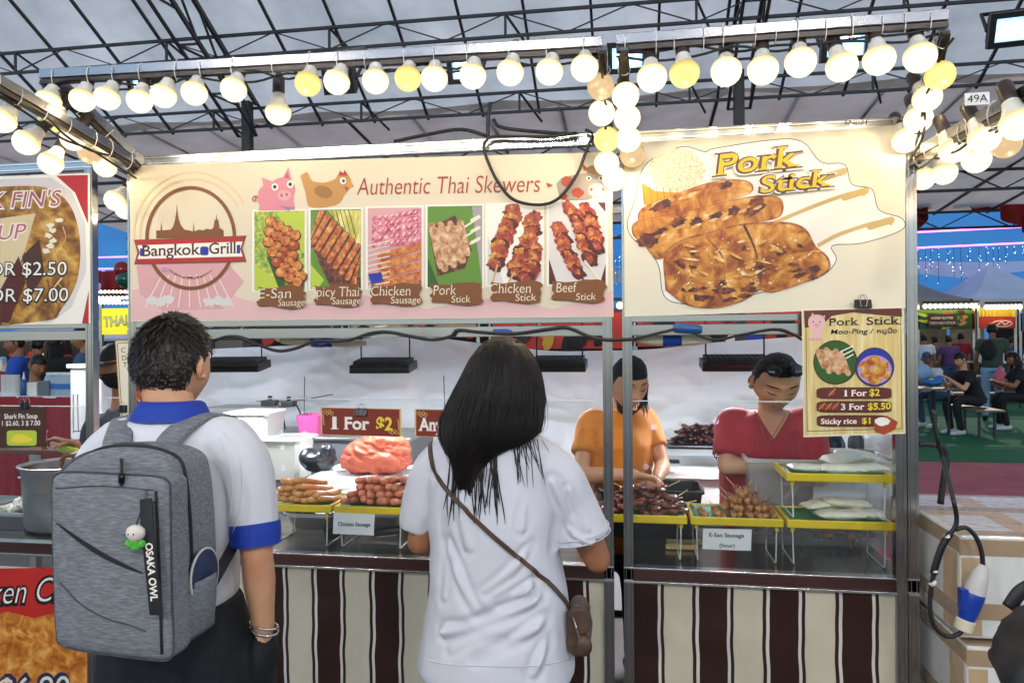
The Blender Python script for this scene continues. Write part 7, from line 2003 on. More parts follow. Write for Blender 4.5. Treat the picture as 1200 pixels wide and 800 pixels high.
# side pocket and the round pouch in it
xs_ = PY(209, 690, Y2 - .004).x
sp_ = MB(); rows = []
zt_, zb_ = PY(209, 690, Y2 - .004).z, PY(208, 758, Y2 - .004).z
for j in range(11):
    k = j / 10; z = zt_ + (zb_ - zt_) * k
    rows.append([(xs_ - .002 + .026 * sin(PI * i / 10) ** .7 * (1 - .9 * k ** 3), 1.372 + (Y3 - .012 - 1.372) * i / 10, z + .006 * sin(PI * i / 10) * (1 - k)) for i in range(11)])
sp_.grid(rows); so_ = sp_.build('side_pocket', 'pack_grey', bp_, 180, fix=False); md = so_.modifiers.new('thick', 'SOLIDIFY'); md.thickness = .004
mat('pouch_navy', '#1b2a4d', .6, bump=.3, bs=200)
pt = thing('round_pouch', 'navy rounded pouch with white rim in the backpack side pocket', 'pouch', PY(222, 668, 1.43))
pc = V((xs_ + .011, 1.432, PY(222, 672, 1.43).z))
rs = []
for dx, k in ((-.008, .9), (-.006, 1), (.004, 1), (.0065, .93), (.0075, .1)): rs.append([pc + V((dx, .048 * k * cos(a), .052 * k * sin(a) * (1 if sin(a) > 0 else 1.2))) for a in [2 * PI * i / 30 for i in range(30)]])
mb = MB(); mb.loft(rs); mb.build('shell', 'pouch_navy', pt, 50)
mb = MB(); mb.tube([pc + V((.002, .0495 * cos(a), .0535 * sin(a) * (1 if sin(a) > 0 else 1.2))) for a in [2 * PI * i / 36 for i in range(36)]], .0028, 7, closed=True); mb.build('rim', 'plug_grey', pt, 180)
# shoulder straps
def flat_strap(pts, w, th, m, name, parent, nrm=None):
    P_ = spline(pts, 7); mb = MB(); rings = []
    for i, p in enumerate(P_):
        d = (P_[min(i + 1, len(P_) - 1)] - P_[max(i - 1, 0)]).normalized(); n = (nrm[min(i * len(nrm) // len(P_), len(nrm) - 1)] if nrm else V((0, -.4, 1))); s = d.cross(n).normalized(); n = s.cross(d).normalized()
        rings.append([p + s * sx * w / 2 + n * sn * th / 2 for sx, sn in ((-1, -.6), (-.8, -1), (.8, -1), (1, -.6), (1, .6), (.8, 1), (-.8, 1), (-1, .6))])
    mb.loft(rings); return mb.build(name, m, parent, 60)
flat_strap([PY(184, 540, 1.50), PY(198, 516, 1.525), PY(216, 499, 1.565), PY(238, 488, 1.62), PY(258, 489, 1.68), PY(272, 502, 1.74), PY(276, 540, 1.765)], .062, .016, 'pack_grey', 'shoulder_strap', bp_)
flat_strap([PY(136, 540, 1.50), PY(138, 518, 1.525), PY(142, 504, 1.565), PY(146, 493, 1.62), PY(146, 491, 1.68), PY(144, 504, 1.74), PY(142, 540, 1.765)], .062, .016, 'pack_grey', 'shoulder_strap', bp_)
flat_strap([PY(285, 600, 1.68), PY(276, 632, 1.60), PY(262, 660, 1.54), PY(248, 684, 1.505), PY(238, 700, 1.50)], .024, .004, 'webbing', 'lower_webbing', bp_, [V((.6, -1, 0))])
# charms on the zip
kc = thing('radish_charm', 'small plush white radish charm with green leaves on the backpack zip', 'charm', PY(158, 625, 1.27))
c = PY(159, 624, 1.268); mb = MB(); lump(mb, c, (.0185, .014, .016), I3, .12, 1.2, 18, 12, 3); mat('plush_white', '#e4d9cf', .9, bump=.5, bs=300); mb.build('plush_body', 'plush_white', kc, 180)
mat('plush_green', '#4fae3a', .9, bump=.4, bs=300)
for dx, dz, a in ((-.012, -.021, .5), (.0, -.026, 0), (.013, -.02, -.6), (-.002, -.018, .2)):
    mb = MB(); mb.ell(c + V((dx, -.002, dz)), (.010, .005, .0075), 10, 7, Matrix.Rotation(a, 3, 'Y')); mb.build('leaf', 'plush_green', kc, 180)
for dx in (-.006, .005): mb = MB(); mb.ell(c + V((dx, -.0136, .0005)), (.0016, .0012, .0018), 8, 6); mb.build('eye', 'eye_dark', kc, 180)
mb = MB(); mb.tube([c + V((.001, 0, .014)), PY(165, 600, 1.28), PY(171, 586, Y1 - .007)], .0015, 5); mb.build('cord', 'webbing', kc)
ks = thing('key_strap', 'black fabric key strap with white lettering hanging on the backpack zip', 'strap', PY(178, 650, 1.283))
flat_strap([PY(171, 584, 1.284), PY(173, 620, 1.275), PY(177, 660, 1.272), PY(181, 700, 1.273), PY(183, 720, 1.275)], .026, .004, 'webbing', 'webbing_loop', ks, [V((0, -1, 0))])
mb = MB(); a_, b_ = PY(170.2, 636, 1.2688), PY(176.8, 704, 1.2692)
text(mb, 'OSAKA OWL', a_, b_, .0155, up=(V((1, 0, .0)) - (b_ - a_).normalized() * (b_ - a_).normalized().x).normalized(), off=.03); mb.build('lettering', 'let_white', ks, fix=False)

# ---- the woman with long hair
YW = 1.86
def pw(px, py, y=YW): return PY(px, py, y)
J = dict(r=r0, f=f0, head=pw(588, 453, 1.885), hf=V((.12, 1, -.14)), neck=pw(582, 508, 1.87), chest=pw(582, 580), waist=pw(584, 650), pelvis=pw(584, 745), shL=pw(520, 548), shR=pw(644, 550),
         elL=pw(492, 634, 1.87), wrL=pw(512, 640, 2.06), elR=pw(700, 655, 1.9), wrR=pw(668, 562, 2.2), hdR=V((-.15, 1, .28)), pnR=V((0, .1, -1)), hdL=V((.1, 1, 0)), pnL=V((0, 0, -1)), hipL=pw(548, 800), hipR=pw(622, 800))
for s, x in (('L', -.085), ('R', .085)):
    J['kn' + s] = V((J['pelvis'].x + x, 1.87, .43)); J['an' + s] = V((J['pelvis'].x + x, 1.86, .08))
wt, wh_ = figure('woman with long dark hair in an oversized white t-shirt seen from behind', J, 'skin_tan', None, None, 'hair_black', vox=.008, k=.95, curl=.7)
mb = MB()
mb.loft([ringpx(503, 556, 612, 1.87, .06), ringpx(511, 532, 636, 1.865, .08), ringpx(524, 512, 652, 1.86, .093), ringpx(548, 503, 657, 1.86, .105), ringpx(590, 504, 656, 1.86, .118), ringpx(640, 508, 656, 1.86, .122), ringpx(690, 506, 664, 1.86, .13), ringpx(740, 499, 669, 1.86, .138), ringpx(776, 492, 673, 1.86, .145), ringpx(787, 494, 671, 1.86, .143)])
limb(mb, [pw(540, 530), pw(512, 550, 1.86), pw(496, 585, 1.865), pw(488, 618, 1.872)], [.065, .06, .052, .045], cut=True)
limb(mb, [pw(615, 538), pw(648, 556), pw(668, 592, 1.875), pw(681, 629, 1.885)], [.07, .066, .068, .078], cut=True)
o, nr = remesh(mb, .0055, 8)
yb = 1.745
FP = lambda *pts: [PY(x, y, yb) for x, y in pts]
fl = [(FP((655, 690), (600, 715), (545, 735), (520, 740)), .011, .013), (FP((660, 665), (620, 690), (585, 705)), .009, .010), (FP((655, 720), (610, 745), (560, 770)), .009, .013), (FP((520, 640), (545, 690), (560, 715)), .008, .012),
      (FP((650, 610), (640, 650), (655, 685)), .009, .011), (FP((640, 560), (628, 600), (640, 640)), .008, .011), (FP((668, 730), (640, 760), (625, 788)), .008, .012), (FP((510, 600), (520, 650), (515, 700)), .007, .012), (FP((560, 725), (600, 705), (640, 672)), .008, .009),
      (FP((662, 700), (650, 735), (655, 780)), .007, .010), (FP((625, 640), (600, 668), (570, 690)), .007, .010), (FP((530, 760), (560, 745), (590, 750)), .006, .011), (FP((600, 540), (618, 580), (612, 620)), .006, .011), (FP((545, 560), (540, 600), (550, 640)), .005, .012)]
fl += [([PY(648, 565, 1.79), PY(662, 600, 1.80), PY(655, 640, 1.80)], .009, .011), ([PY(668, 575, 1.80), PY(690, 620, 1.81)], .006, .010), ([PY(660, 620, 1.80), PY(700, 640, 1.82)], .006, .009), ([PY(505, 560, 1.79), PY(495, 600, 1.80)], .006, .009)]
fl = [(p_, a_ * 1.5, w_ * .95) for p_, a_, w_ in fl]
displace(o, nr, wrinkle(fl, .009, 6, (1, 1, .7), .0014))
tee = o.build('t_shirt', 'shirt_white', wt, 180)
for (c_, r_, ax) in ((pw(681, 629, 1.885), .0765, (pw(681, 636, 1.885) - pw(672, 598, 1.875)).normalized()), (pw(488, 618, 1.872), .0452, (pw(488, 622, 1.872) - pw(496, 585, 1.865)).normalized())):
    for dd in (-.006, -.02):
        x, y = frame(ax); mb = MB(); mb.tube([c_ + ax * dd + x * (r_ * cos(q)) + y * (r_ * sin(q)) for q in [2 * PI * i / 40 for i in range(40)]], .0016, 5, closed=True); mb.build('hem_seam', 'shirt_white', tee, 180)
hz = [surf(tee, x, y, .0012) for x, y in sp2([(496, 772), (530, 778), (580, 780), (630, 779), (668, 772)], 6)]
mb = MB(); mb.tube([h[0] for h in hz if h], .0016, 5); mb.build('hem_seam', 'shirt_white', tee, 180)
nc = pw(583, 503, 1.872); mb = MB(); rs = []
for dz, hw, hd in ((-.012, .072, .07), (.0, .064, .062), (.012, .059, .057), (.013, .056, .054), (.0, .056, .054)):
    rs.append([p + V((0, 0, -.03 * max(0, (p.y - nc.y) / .06))) for p in ring(nc + V((0, 0, dz)), r0, f0, hw, hd, 32, 2.1)])
mb.loft(rs, cap=False); mb.build('neckline', 'shirt_white', tee, 180)
mb = MB(); mb.loft([ringpx(760, 505, 662, 1.87, .12), ringpx(800, 502, 666, 1.87, .125), ringpx(840, 502, 668, 1.87, .12)])
for s in 'LR': limb(mb, [J['hip' + s], J['kn' + s], J['an' + s] + V((0, 0, .03))], [.09, .066, .052])
o, nr = remesh(mb, .01, 4); displace(o, nr, wrinkle((), .006, 10)); o.build('jeans', 'jeans_navy', wt, 180)
for s in 'LR':
    a = J['an' + s]; mb = MB(); mb.tube([a - f0 * .05 - UP * .03, a + f0 * .06 - UP * .036, a + f0 * .15 - UP * .05], [.042, .042, .03], 12, dome=True); mb.build('shoe', 'white_plastic', wt, 180)
# her hair: a full base with locks combed over it
rows_h = [(395, 580, 600, 1.885, .03), (399, 570, 608, 1.885, .06), (406, 562, 617, 1.884, .08), (420, 552, 627, 1.88, .1), (434, 546, 633, 1.876, .108), (450, 539, 636, 1.868, .112), (470, 530, 637, 1.858, .11), (490, 521, 635, 1.842, .10), (504, 519, 632, 1.828, .09), (515, 521, 620, 1.815, .078), (526, 525, 598, 1.805, .068), (540, 530, 580, 1.797, .056), (562, 534, 569, 1.787, .042), (590, 542, 564, 1.778, .026), (608, 548, 560, 1.774, .014)]
def hair_at(yp, s, out=1.0):
    for i in range(len(rows_h) - 1):
        if rows_h[i + 1][0] >= yp or i == len(rows_h) - 2: break
    a, b = rows_h[i], rows_h[i + 1]; t_ = (yp - a[0]) / (b[0] - a[0])
    pl, pr, yc, hd = [a[k] + (b[k] - a[k]) * t_ for k in (1, 2, 3, 4)]
    A, B = PY(pl, yp, yc), PY(pr, yp, yc); c_ = (A + B) / 2; hw = (B.x - A.x) / 2
    ang = s * PI / 2 * .98
    return V((c_.x + hw * out * sin(ang), yc - hd * out * cos(ang), c_.z))
mb = MB(); mb.loft([ring((PY(l, y, yc) + PY(r_, y, yc)) / 2, r0, f0, (PY(r_, y, yc).x - PY(l, y, yc).x) / 2, hd, 30, 2.1) for y, l, r_, yc, hd in rows_h])
o, nr = remesh(mb, .008, 3); displace(o, nr, wrinkle((), .004, 20, (1, 1, .12), .002)); o.build('hair', 'hair_black', wt, 180)
mb = MB(); g = random.Random(12)
for k in range(2600):
    s = g.uniform(-1, 1); y0 = 398 + abs(g.gauss(0, 1)) * 22; ye = g.choice((g.uniform(500, 570), g.uniform(530, 600), g.uniform(550, 622)))
    if s > .05: ye = 516 + g.uniform(-14, 12) if g.random() < .85 else 528 + g.uniform(-6, 14)
    elif s > -.3 and g.random() < .45: ye = 524 + g.uniform(-14, 16)
    s1 = s + g.uniform(-.12, .12); n = 13; pts = []
    ph = g.uniform(0, 6); am = g.uniform(.0, .05); fly = g.uniform(1.0, 1.05) if g.random() < .9 else g.uniform(1.05, 1.16)
    for i in range(n):
        t_ = i / (n - 1); y = y0 + (ye - y0) * t_
        ss = max(-1.02, min(1.02, s + (s1 - s) * t_ + am * sin(ph + t_ * 5)))
        p = hair_at(min(y, 606), ss, 1.01 + (fly - 1) * t_)
        if y > 606: p.z -= (y - 606) * .0021
        pts.append(p)
    w = g.uniform(.0005, .0013)
    mb.tube(pts, [w * (.7 + .5 * sin(PI * i / (n - 1))) * max(.08, 1 - (i / (n - 1)) ** 4) for i in range(n)], 4, flat=.5)
for k in range(40):                                  # loose wisps lying on the back of the shirt
    x = g.uniform(528, 584); ye = g.uniform(560, 618); pts = []
    x2 = x + g.uniform(-8, 10)
    for i in range(8):
        t_ = i / 7; q = surf(tee, x + (x2 - x) * t_ + 2 * sin(t_ * 4 + k), 520 + (ye - 520) * t_, .004)
        if q: pts.append(q[0])
    if len(pts) > 4: mb.tube(pts, [.0014] * (len(pts) - 1) + [.0004], 4)
for k in range(26):                                  # and over the right shoulder
    x = g.uniform(596, 634); pts = []; x2 = x + g.uniform(-4, 14); ye = g.uniform(528, 572)
    for i in range(7):
        t_ = i / 6; q = surf(tee, x + (x2 - x) * t_, 516 + (ye - 516) * t_, .004)
        if q: pts.append(q[0])
    if len(pts) > 3: mb.tube(pts, [.0009] * (len(pts) - 1) + [.0003], 4)
mb.build('hair_locks', 'hair_black', wt, 180)
# her shoulder strap and bag
mat('leather_brown', '#3d2a20', .45, col2='#5a4030', ns=14, bump=.3, bs=120)
path = [surf(tee, x, y, .004) for x, y in sp2([(507, 514), (505, 524), (508, 545), (520, 568), (545, 596), (575, 625), (610, 655), (640, 680), (660, 702)], 6)]
path = [p for p in path if p]
hb_ = thing('crossbody_bag', 'small brown leather crossbody bag at the woman\'s right hip', 'bag', PY(678, 740, 1.83))
Pp = [p[0] for p in path]; Nn = [p[1] for p in path]
end = [PY(668, 712, 1.84), PY(670, 718, 1.84)]
Pp += end; Nn += [Nn[-1]] * 2
mb = MB(); rings = []
for i, p in enumerate(Pp):
    d = (Pp[min(i + 1, len(Pp) - 1)] - Pp[max(i - 1, 0)]).normalized(); s = d.cross(Nn[i]).normalized(); n = s.cross(d).normalized()
    rings.append([p + s * sx * .0055 + n * sn * .0015 for sx, sn in ((-1, -1), (1, -1), (1, 1), (-1, 1))])
mb.loft(rings); mb.build('strap', 'leather_brown', hb_, 60)
mb = MB(); mb.prism([PY(x, y, 1.80) for x, y in [(664, 722), (670, 712), (682, 712), (689, 724), (692, 745), (690, 768), (672, 770), (664, 760)]], (0, .1, 0)); o, nr = remesh(mb, .006, 6); displace(o, nr, wrinkle((), .004, 20)); o.build('body', 'leather_brown', hb_, 180)
mb = MB(); mb.prism([PY(x, y, 1.788) for x, y in [(664, 722), (670, 713), (682, 713), (688, 724), (690, 738), (680, 746), (668, 742)]], (0, .012, 0)); o, nr = remesh(mb, .004, 4); o.build('flap', 'leather_brown', hb_, 180)
mb = MB(); mb.tube([PY(671, 722, 1.783), PY(675, 735, 1.78), PY(679, 748, 1.782)], .0025, 6); mb.build('clasp_chain', 'chrome', hb_)
mb = MB(); c = PY(684, 756, 1.79); lump(mb, c, (.02, .012, .026), I3, .2, 2, seed=6); mb.build('tassel', 'leather_brown', hb_, 180)
mb = MB(); c = J['wrR'] + (J['elR'] - J['wrR']).normalized() * .02; ax = (J['elR'] - J['wrR']).normalized(); x, y = frame(ax)
for i in range(16): a = 2 * PI * i / 16; mb.ell(c + x * .031 * cos(a) + y * .028 * sin(a), .0055, 8, 6)
tag(mb.build('bead_bracelet', 'pouch', None, 180), 'pale bead bracelet on the woman\'s right wrist', 'bracelet')

# ------------------------------------------------------------------ the two vendors
mat('tee_orange', '#d67a1e', .75, col2='#de8a2c', ns=5, bump=.15, bs=300, sheen=.1); mat('blouse_red', '#a3202c', .75, col2='#b22a36', ns=5, bump=.2, bs=250, sheen=.1)
YO = 3.35
def po(px, py, y=YO): return PY(px, py, y)
fo = V((.42, -.9, 0)).normalized(); ro = fo.cross(UP).normalized()
J = dict(r=ro, f=fo, head=po(737, 449, 3.33), hf=V((.36, -.8, -.36)), hk=1.1, wide=1.06, neck=po(729, 476, 3.4), chest=po(722, 520, 3.42), waist=po(720, 580, 3.44), pelvis=po(720, 640, 3.46),
         shR=po(692, 494, 3.38), elR=po(679, 556, 3.24), wrR=po(745, 556, 3.16), hdR=V((1, -.2, -.15)), pnR=V((0, -.3, -1)), shL=po(757, 491, 3.52), elL=po(777, 545, 3.42), wrL=po(770, 562, 3.2), hdL=V((-.2, -1, -.25)), pnL=V((-.5, 0, -1)), curlR=.5, curlL=.8)
for s, x in (('L', .09), ('R', -.09)): J['hip' + s] = J['pelvis'] + V((x, 0, -.08)); J['kn' + s] = V((J['pelvis'].x + x, 3.45, .42)); J['an' + s] = V((J['pelvis'].x + x, 3.48, .08))
def scarf(H, t):
    cap_hair('mask_black', .0, -.06, .052, 1.09, 0, 3, 'headscarf')(H, t)
    mb = MB(); g = random.Random(5)
    for k in range(60):
        a = g.uniform(PI * .95, PI * 1.6); p0 = V((cos(a) * HA * 1.06, sin(a) * HB, g.uniform(-.03, .02))); l = g.uniform(.08, .17)
        q = H.P(*p0); mb.tube([q, q - UP * l * .5 - H.f * .012, q - UP * l - H.f * .02 - H.r * g.uniform(-.01, .02)], [.004, .004, .001], 5)
    mb.build('hair', 'hair_black', t, 180)
    # the mask pulled down under the chin
    rows = []
    for j in range(5):
        row = []
        for i in range(17):
            a = -1 + 2 * i / 16; z = -.088 - .012 * j + .028 * abs(a) ** 1.5; w = .062 * (1 - .06 * j)
            row.append(H.P(w * sin(a * 1.45), .018 + (.075 - .011 * j) * cos(a * 1.35), z))
        rows.append(row)
    mb = MB(); mb.grid(rows); o = mb.build('face_mask', 'mask_black', t, 180, fix=False); s_ = o.modifiers.new('thick', 'SOLIDIFY'); s_.thickness = .003
    for sg in (-1, 1):
        mb = MB(); mb.tube([H.P(sg * .06, .03, -.075), H.P(sg * .07, .01, -.04), H.P(sg * .079, -.01, .01)], .0015, 5); mb.build('mask_loop', 'mask_black', t)
ot, oh = figure('vendor in an orange t-shirt and black headscarf, mask pulled under her chin', J, 'skin_light', 'tee_orange', 'trousers_black', vox=.009, sleeve=.62, hairfn=scarf, k=.93, chest=.175, waist=.165, bel=.12, wr=.013)
YR = 3.4
def pr_(px, py, y=YR): return PY(px, py, y)
fr_ = V((.12, -1, 0)).normalized(); rr_ = fr_.cross(UP).normalized()
J = dict(r=rr_, f=fr_, head=pr_(909, 448, 3.27), hf=V((.14, -.8, -.52)), wide=1.2, hk=1.07, neck=pr_(903, 477, 3.40), chest=pr_(898, 528, 3.44), waist=pr_(896, 590, 3.5), pelvis=pr_(896, 650, 3.55),
         shR=pr_(857, 494, 3.42), elR=pr_(851, 546, 3.3), wrR=pr_(918, 545, 3.26), hdR=V((1, -.1, -.3)), pnR=V((0, -.4, -1)), shL=pr_(946, 494, 3.42), elL=pr_(962, 560, 3.4), wrL=pr_(935, 563, 3.3), hdL=V((-.5, -.4, -.7)), pnL=V((-1, 0, -.3)), curlR=.4, curlL=.5)
for s, x in (('L', .09), ('R', -.09)): J['hip' + s] = J['pelvis'] + V((x, 0, -.08)); J['kn' + s] = V((J['pelvis'].x + x, 3.55, .42)); J['an' + s] = V((J['pelvis'].x + x, 3.58, .08))
def tied(H, t):
    cap_hair('hair_black', -.005, -.08, .072, 1.09, 0, 8)(H, t)
    mb = MB(); lump(mb, H.P(0, -.108, .0), (.035, .03, .035), I3, .15, 2); mb.build('hair_bun', 'hair_black', t, 180)
vt, vh = figure('vendor in a dark red v-neck blouse bending over the clear tub', J, 'skin_light', 'blouse_red', 'trousers_black', vox=.009, sleeve=.8, hairfn=tied, k=1.0, chest=.19, waist=.185, bel=.14, wr=.014, curl=.4)
# v-neck opening: skin, gold chain
sh = child(vt, 'shirt')
def onb(ob, pts, lift): 
    q = [surf(ob, x, y, lift) for x, y in pts]; return [p[0] for p in q if p]
rows = []
for j in range(15):
    y = 476 + 38 * j / 14; t_ = j / 14
    xl_, xr_2 = 885 + 22 * t_ ** 1.3, 927 - 20 * t_ ** 1.3
    row = [surf(sh, xl_ + (xr_2 - xl_) * i / 10, y, .003) for i in range(11)]
    if all(row): rows.append([p[0] for p in row])
if len(rows) > 3: mb = MB(); mb.grid(rows); mb.build('neckline_skin', 'skin_light', vt, 180, fix=False)
q = onb(sh, sp2([(886, 476), (889, 492), (895, 510), (901, 520), (905, 511), (916, 494), (924, 478)], 5), .006)
if len(q) > 4:
    mb = MB(); mb.tube(q, .0016, 5); mb.build('x', 'x') if False else tag(mb.build('necklace', 'gold_metal', None, 180), 'thin gold chain round the neck of the vendor in red', 'necklace') if mat('gold_metal', '#d8a84a', .25, 1) else None
sg_ = thing('sunglasses', 'dark sunglasses pushed up on the hair of the vendor in red', 'sunglasses', vh.P(0, .08, .075))
for s in (-1, 1):
    c = vh.P(s * .036, .062, .1); nf = (vh.f * .7 + vh.u * .7 + vh.r * s * .25).normalized(); x = nf.cross(vh.u).normalized(); y = x.cross(nf).normalized()
    mb = MB(); mb.loft([[c + nf * k + x * .029 * q_ * cos(a) + y * .023 * q_ * sin(a) for a in [2 * PI * i / 22 for i in range(22)]] for k, q_ in ((-.002, .95), (.002, 1), (.005, .8), (.006, .1))]); mb.build('lens', 'lens_dark', sg_, 180) if mat('lens_dark', '#0c0d10', .06, 0, coat=1) else None
    mb = MB(); mb.tube([c + x * .03 * cos(a) + y * .024 * sin(a) for a in [2 * PI * i / 24 for i in range(24)]], .0025, 6, closed=True); mb.build('rim', 'clip_black', sg_, 180)
    mb = MB(); mb.tube([vh.P(s * .06, .052, .098), vh.P(s * .078, .02, .075), vh.P(s * .08, -.03, .035)], .0022, 6); mb.build('temple', 'clip_black', sg_, 180)
mb = MB(); mb.tube([vh.P(-.009, .066, .104), vh.P(0, .068, .107), vh.P(.009, .066, .104)], .0025, 6); mb.build('bridge', 'clip_black', sg_, 180)
# skewer held by the orange vendor
a = po(756, 560, 3.1); mb = MB(); mb.tube([a + V((.02, 0, .05)), a + V((.07, -.05, -.06))], .002, 6)
tag(mb.build('bamboo_stick', 'wood_stick'), 'bamboo stick in the hands of the vendor in orange', 'stick')
# the soup stall's vendor, cap and mask
YS = 3.35
fs = V((-.35, -.9, 0)).normalized(); rs_ = fs.cross(UP).normalized()
ps = lambda px, py, y=YS: PY(px, py, y)
J = dict(r=rs_, f=fs, head=ps(137, 430), hf=V((-.25, -.9, -.2)), neck=ps(143, 475, 3.4), chest=ps(146, 525, 3.42), waist=ps(148, 590, 3.42), pelvis=ps(150, 650, 3.42), shR=ps(112, 500, 3.4), elR=ps(98, 560, 3.35), wrR=ps(88, 520, 3.12), hdR=V((-.7, -.5, .3)), pnR=V((-.3, -.3, -1)),
         shL=ps(184, 500, 3.4), elL=ps(180, 570, 3.3), wrL=ps(103, 530, 3.1), hdL=V((-.9, -.3, -.1)), pnL=V((0, 0, -1)), curlR=.7, curlL=.6)
for s, x in (('L', .09), ('R', -.09)): J['hip' + s] = J['pelvis'] + V((x, 0, -.08)); J['kn' + s] = V((J['pelvis'].x + x, 3.43, .42)); J['an' + s] = V((J['pelvis'].x + x, 3.43, .08))
def capmask(H, t):
    cap_hair('hair_black', -.01, -.06, .05, 1.03, 100, 3)(H, t)
    cap_hair('mask_black', .04, .03, .05, 1.12, 0, 3, 'cap')(H, t)
    mb = MB(); rows = [[H.P(.075 * sin(a), (.06 + q * .05) * cos(a) + .02, .052 - q * .006 - .012 * abs(sin(a))) for a in [-1.25 + 2.5 * i / 12 for i in range(13)]] for q in (0, .5, 1)]
    mb.grid(rows); o = mb.build('cap_brim', 'mask_black', t, 180, fix=False); o.modifiers.new('thick', 'SOLIDIFY').thickness = .004
    rows = []
    for j in range(6):
        z = -.012 - .019 * j; rows.append([V((x, face_y(x * (1 - .02 * j), z) + .004, z)) for x in [(-.062 + .124 * i / 12) * (1 - .05 * j) for i in range(13)]])
    mb = MB(); mb.grid(rows); H.T(mb).build('face_mask', 'mask_black', t, 180, fix=False)
st_, _ = figure('vendor in black cap, mask and shirt behind the cream paper menu', J, 'skin_tan', 'mask_black', 'trousers_black', vox=.011, sleeve=.6, hairfn=capmask, k=.98)
mb = MB(); c = PY(80, 527, 3.1); lump(mb, c, (.05, .03, .022), Matrix.Rotation(.3, 3, 'Y'), .4, 1.6, seed=4)
tag(mb.build('noodle_pack', 'pr_lime', None, 180), 'yellow green packet in the hands of the soup vendor', 'packet')

# ------------------------------------------------------------------ people in the background
def seated(x, y, face, label, shirt, trousers, skin='skin_tan', hairfn=None, h=.46, lean=.12, elb=None, group=None, k=1.0, sleeve=.6):
    f_ = V((cos(face), sin(face), 0)); r_ = f_.cross(UP).normalized(); b = V((x, y, 0))
    pel = b + UP * (h + .11); sh = b + f_ * lean * k + UP * (h + .53) * 1
    J = dict(r=r_, f=f_, pelvis=pel, waist=b + f_ * lean * .3 + UP * (h + .24), chest=b + f_ * lean * .75 + UP * (h + .42), neck=sh + UP * .07 + f_ * .03, head=sh + UP * .22 + f_ * (.08), hf=f_ - UP * .45)
    for s, q in (('R', 1), ('L', -1)):
        J['sh' + s] = sh + r_ * .17 * q; J['el' + s] = sh + r_ * .2 * q + f_ * .16 - UP * .24; J['wr' + s] = sh + r_ * .08 * q + f_ * .36 - UP * .16 + UP * (.1 if elb else -.02)
        J['hip' + s] = pel + r_ * .1 * q + f_ * .06 - UP * .02; J['kn' + s] = pel + r_ * .12 * q + f_ * .42 - UP * .03; J['an' + s] = V((J['kn' + s].x, J['kn' + s].y, .09)) - f_ * .05
        J['hd' + s] = f_ * .4 + UP * .3 - r_ * q * .5; J['pn' + s] = -UP
    return figure(label, J, skin, shirt, trousers, hairfn=hairfn or cap_hair('hair_black', -.02, -.07, .045, 1.08, 120, 2), vox=.018, k=k, sleeve=sleeve, group=group, shoes='grey_board')[0]
def standing(x, y, face, H_, label, shirt, trousers, skin='skin_tan', hairfn=None, pose='down', group=None, sleeve=.6, hf=None):
    k = H_ / 1.7; f_ = V((cos(face), sin(face), 0)); r_ = f_.cross(UP).normalized(); b = V((x, y, 0)); Z = lambda z, fo=0, ri=0: b + UP * z * k + f_ * fo * k + r_ * ri * k
    J = dict(r=r_, f=f_, pelvis=Z(.92), waist=Z(1.08), chest=Z(1.26), neck=Z(1.45), head=Z(1.585, .03), hf=hf or (f_ - UP * .2))
    for s, q in (('R', 1), ('L', -1)):
        J['sh' + s] = Z(1.38, 0, .18 * q); J['hip' + s] = Z(.88, 0, .09 * q); J['kn' + s] = Z(.48, .02, .1 * q); J['an' + s] = Z(.085, 0, .11 * q)
        if pose == 'down': J['el' + s] = Z(1.1, -.02, .24 * q); J['wr' + s] = Z(.86, .08, .25 * q); J['hd' + s] = f_ * .2 - UP; J['pn' + s] = -r_ * q
        else: J['el' + s] = Z(1.12, .06, .23 * q); J['wr' + s] = Z(1.14, .3, .12 * q); J['hd' + s] = f_ - r_ * q * .3; J['pn' + s] = -UP
    return figure(label, J, skin, shirt, trousers, hairfn=hairfn or cap_hair('hair_black', -.02, -.07, .045, 1.08, 120, 2), vox=.018 if y < 12 else .022, k=k, sleeve=sleeve, group=group)[0]
for k_, c in dict(cl_black='#16171a', cl_white='#d4d8de', cl_blue='#1f4fae', cl_green='#3a4a3c', cl_denim='#3c5070', cl_grey='#5a5d62', cl_red='#a02030', cl_lblue='#8fb0d0', cl_purple='#5a3a6a').items(): mat(k_, c, .8, bump=.1, bs=200)
GA = 'people beyond the stall at the right'
p = PD(1143, 430, 12.0)
seated(p.x + .02, p.y, PI + .25, 'man in a black t-shirt eating on a bench at the right', 'cl_black', 'cl_black', 'skin_light', elb=True, group=GA, lean=.2)
trestle(p.x - .05, p.y + .02, .42, 1.3, .45, 'wooden bench under the man in the black t-shirt', 'bench', 'bench')
trestle(p.x - .95, p.y + .25, 1.25, .75, .75, 'wooden dining table in front of the man in the black t-shirt')
def darkcap(H, t):
    cap_hair('hair_black', -.02, -.07, .045, 1.03, 60, 2)(H, t); cap_hair('cl_denim', .045, .03, .05, 1.12, 0, 3, 'cap')(H, t)
    mb = MB(); rows = [[H.P(.07 * sin(a), (.06 + q * .06) * cos(a) + .02, .05 - q * .01) for a in [-1.2 + 2.4 * i / 10 for i in range(11)]] for q in (0, 1)]; mb.grid(rows); o = mb.build('cap_brim', 'cl_denim', t, fix=False); o.modifiers.new('t', 'SOLIDIFY').thickness = .006
p2 = PD(1106, 430, 13.0)
seated(p2.x, p2.y, PI + .5, 'person in a white shirt and dark cap leaning over the table at the right', 'cl_white', 'cl_denim', 'skin_brown', hairfn=darkcap, group=GA, lean=.3)
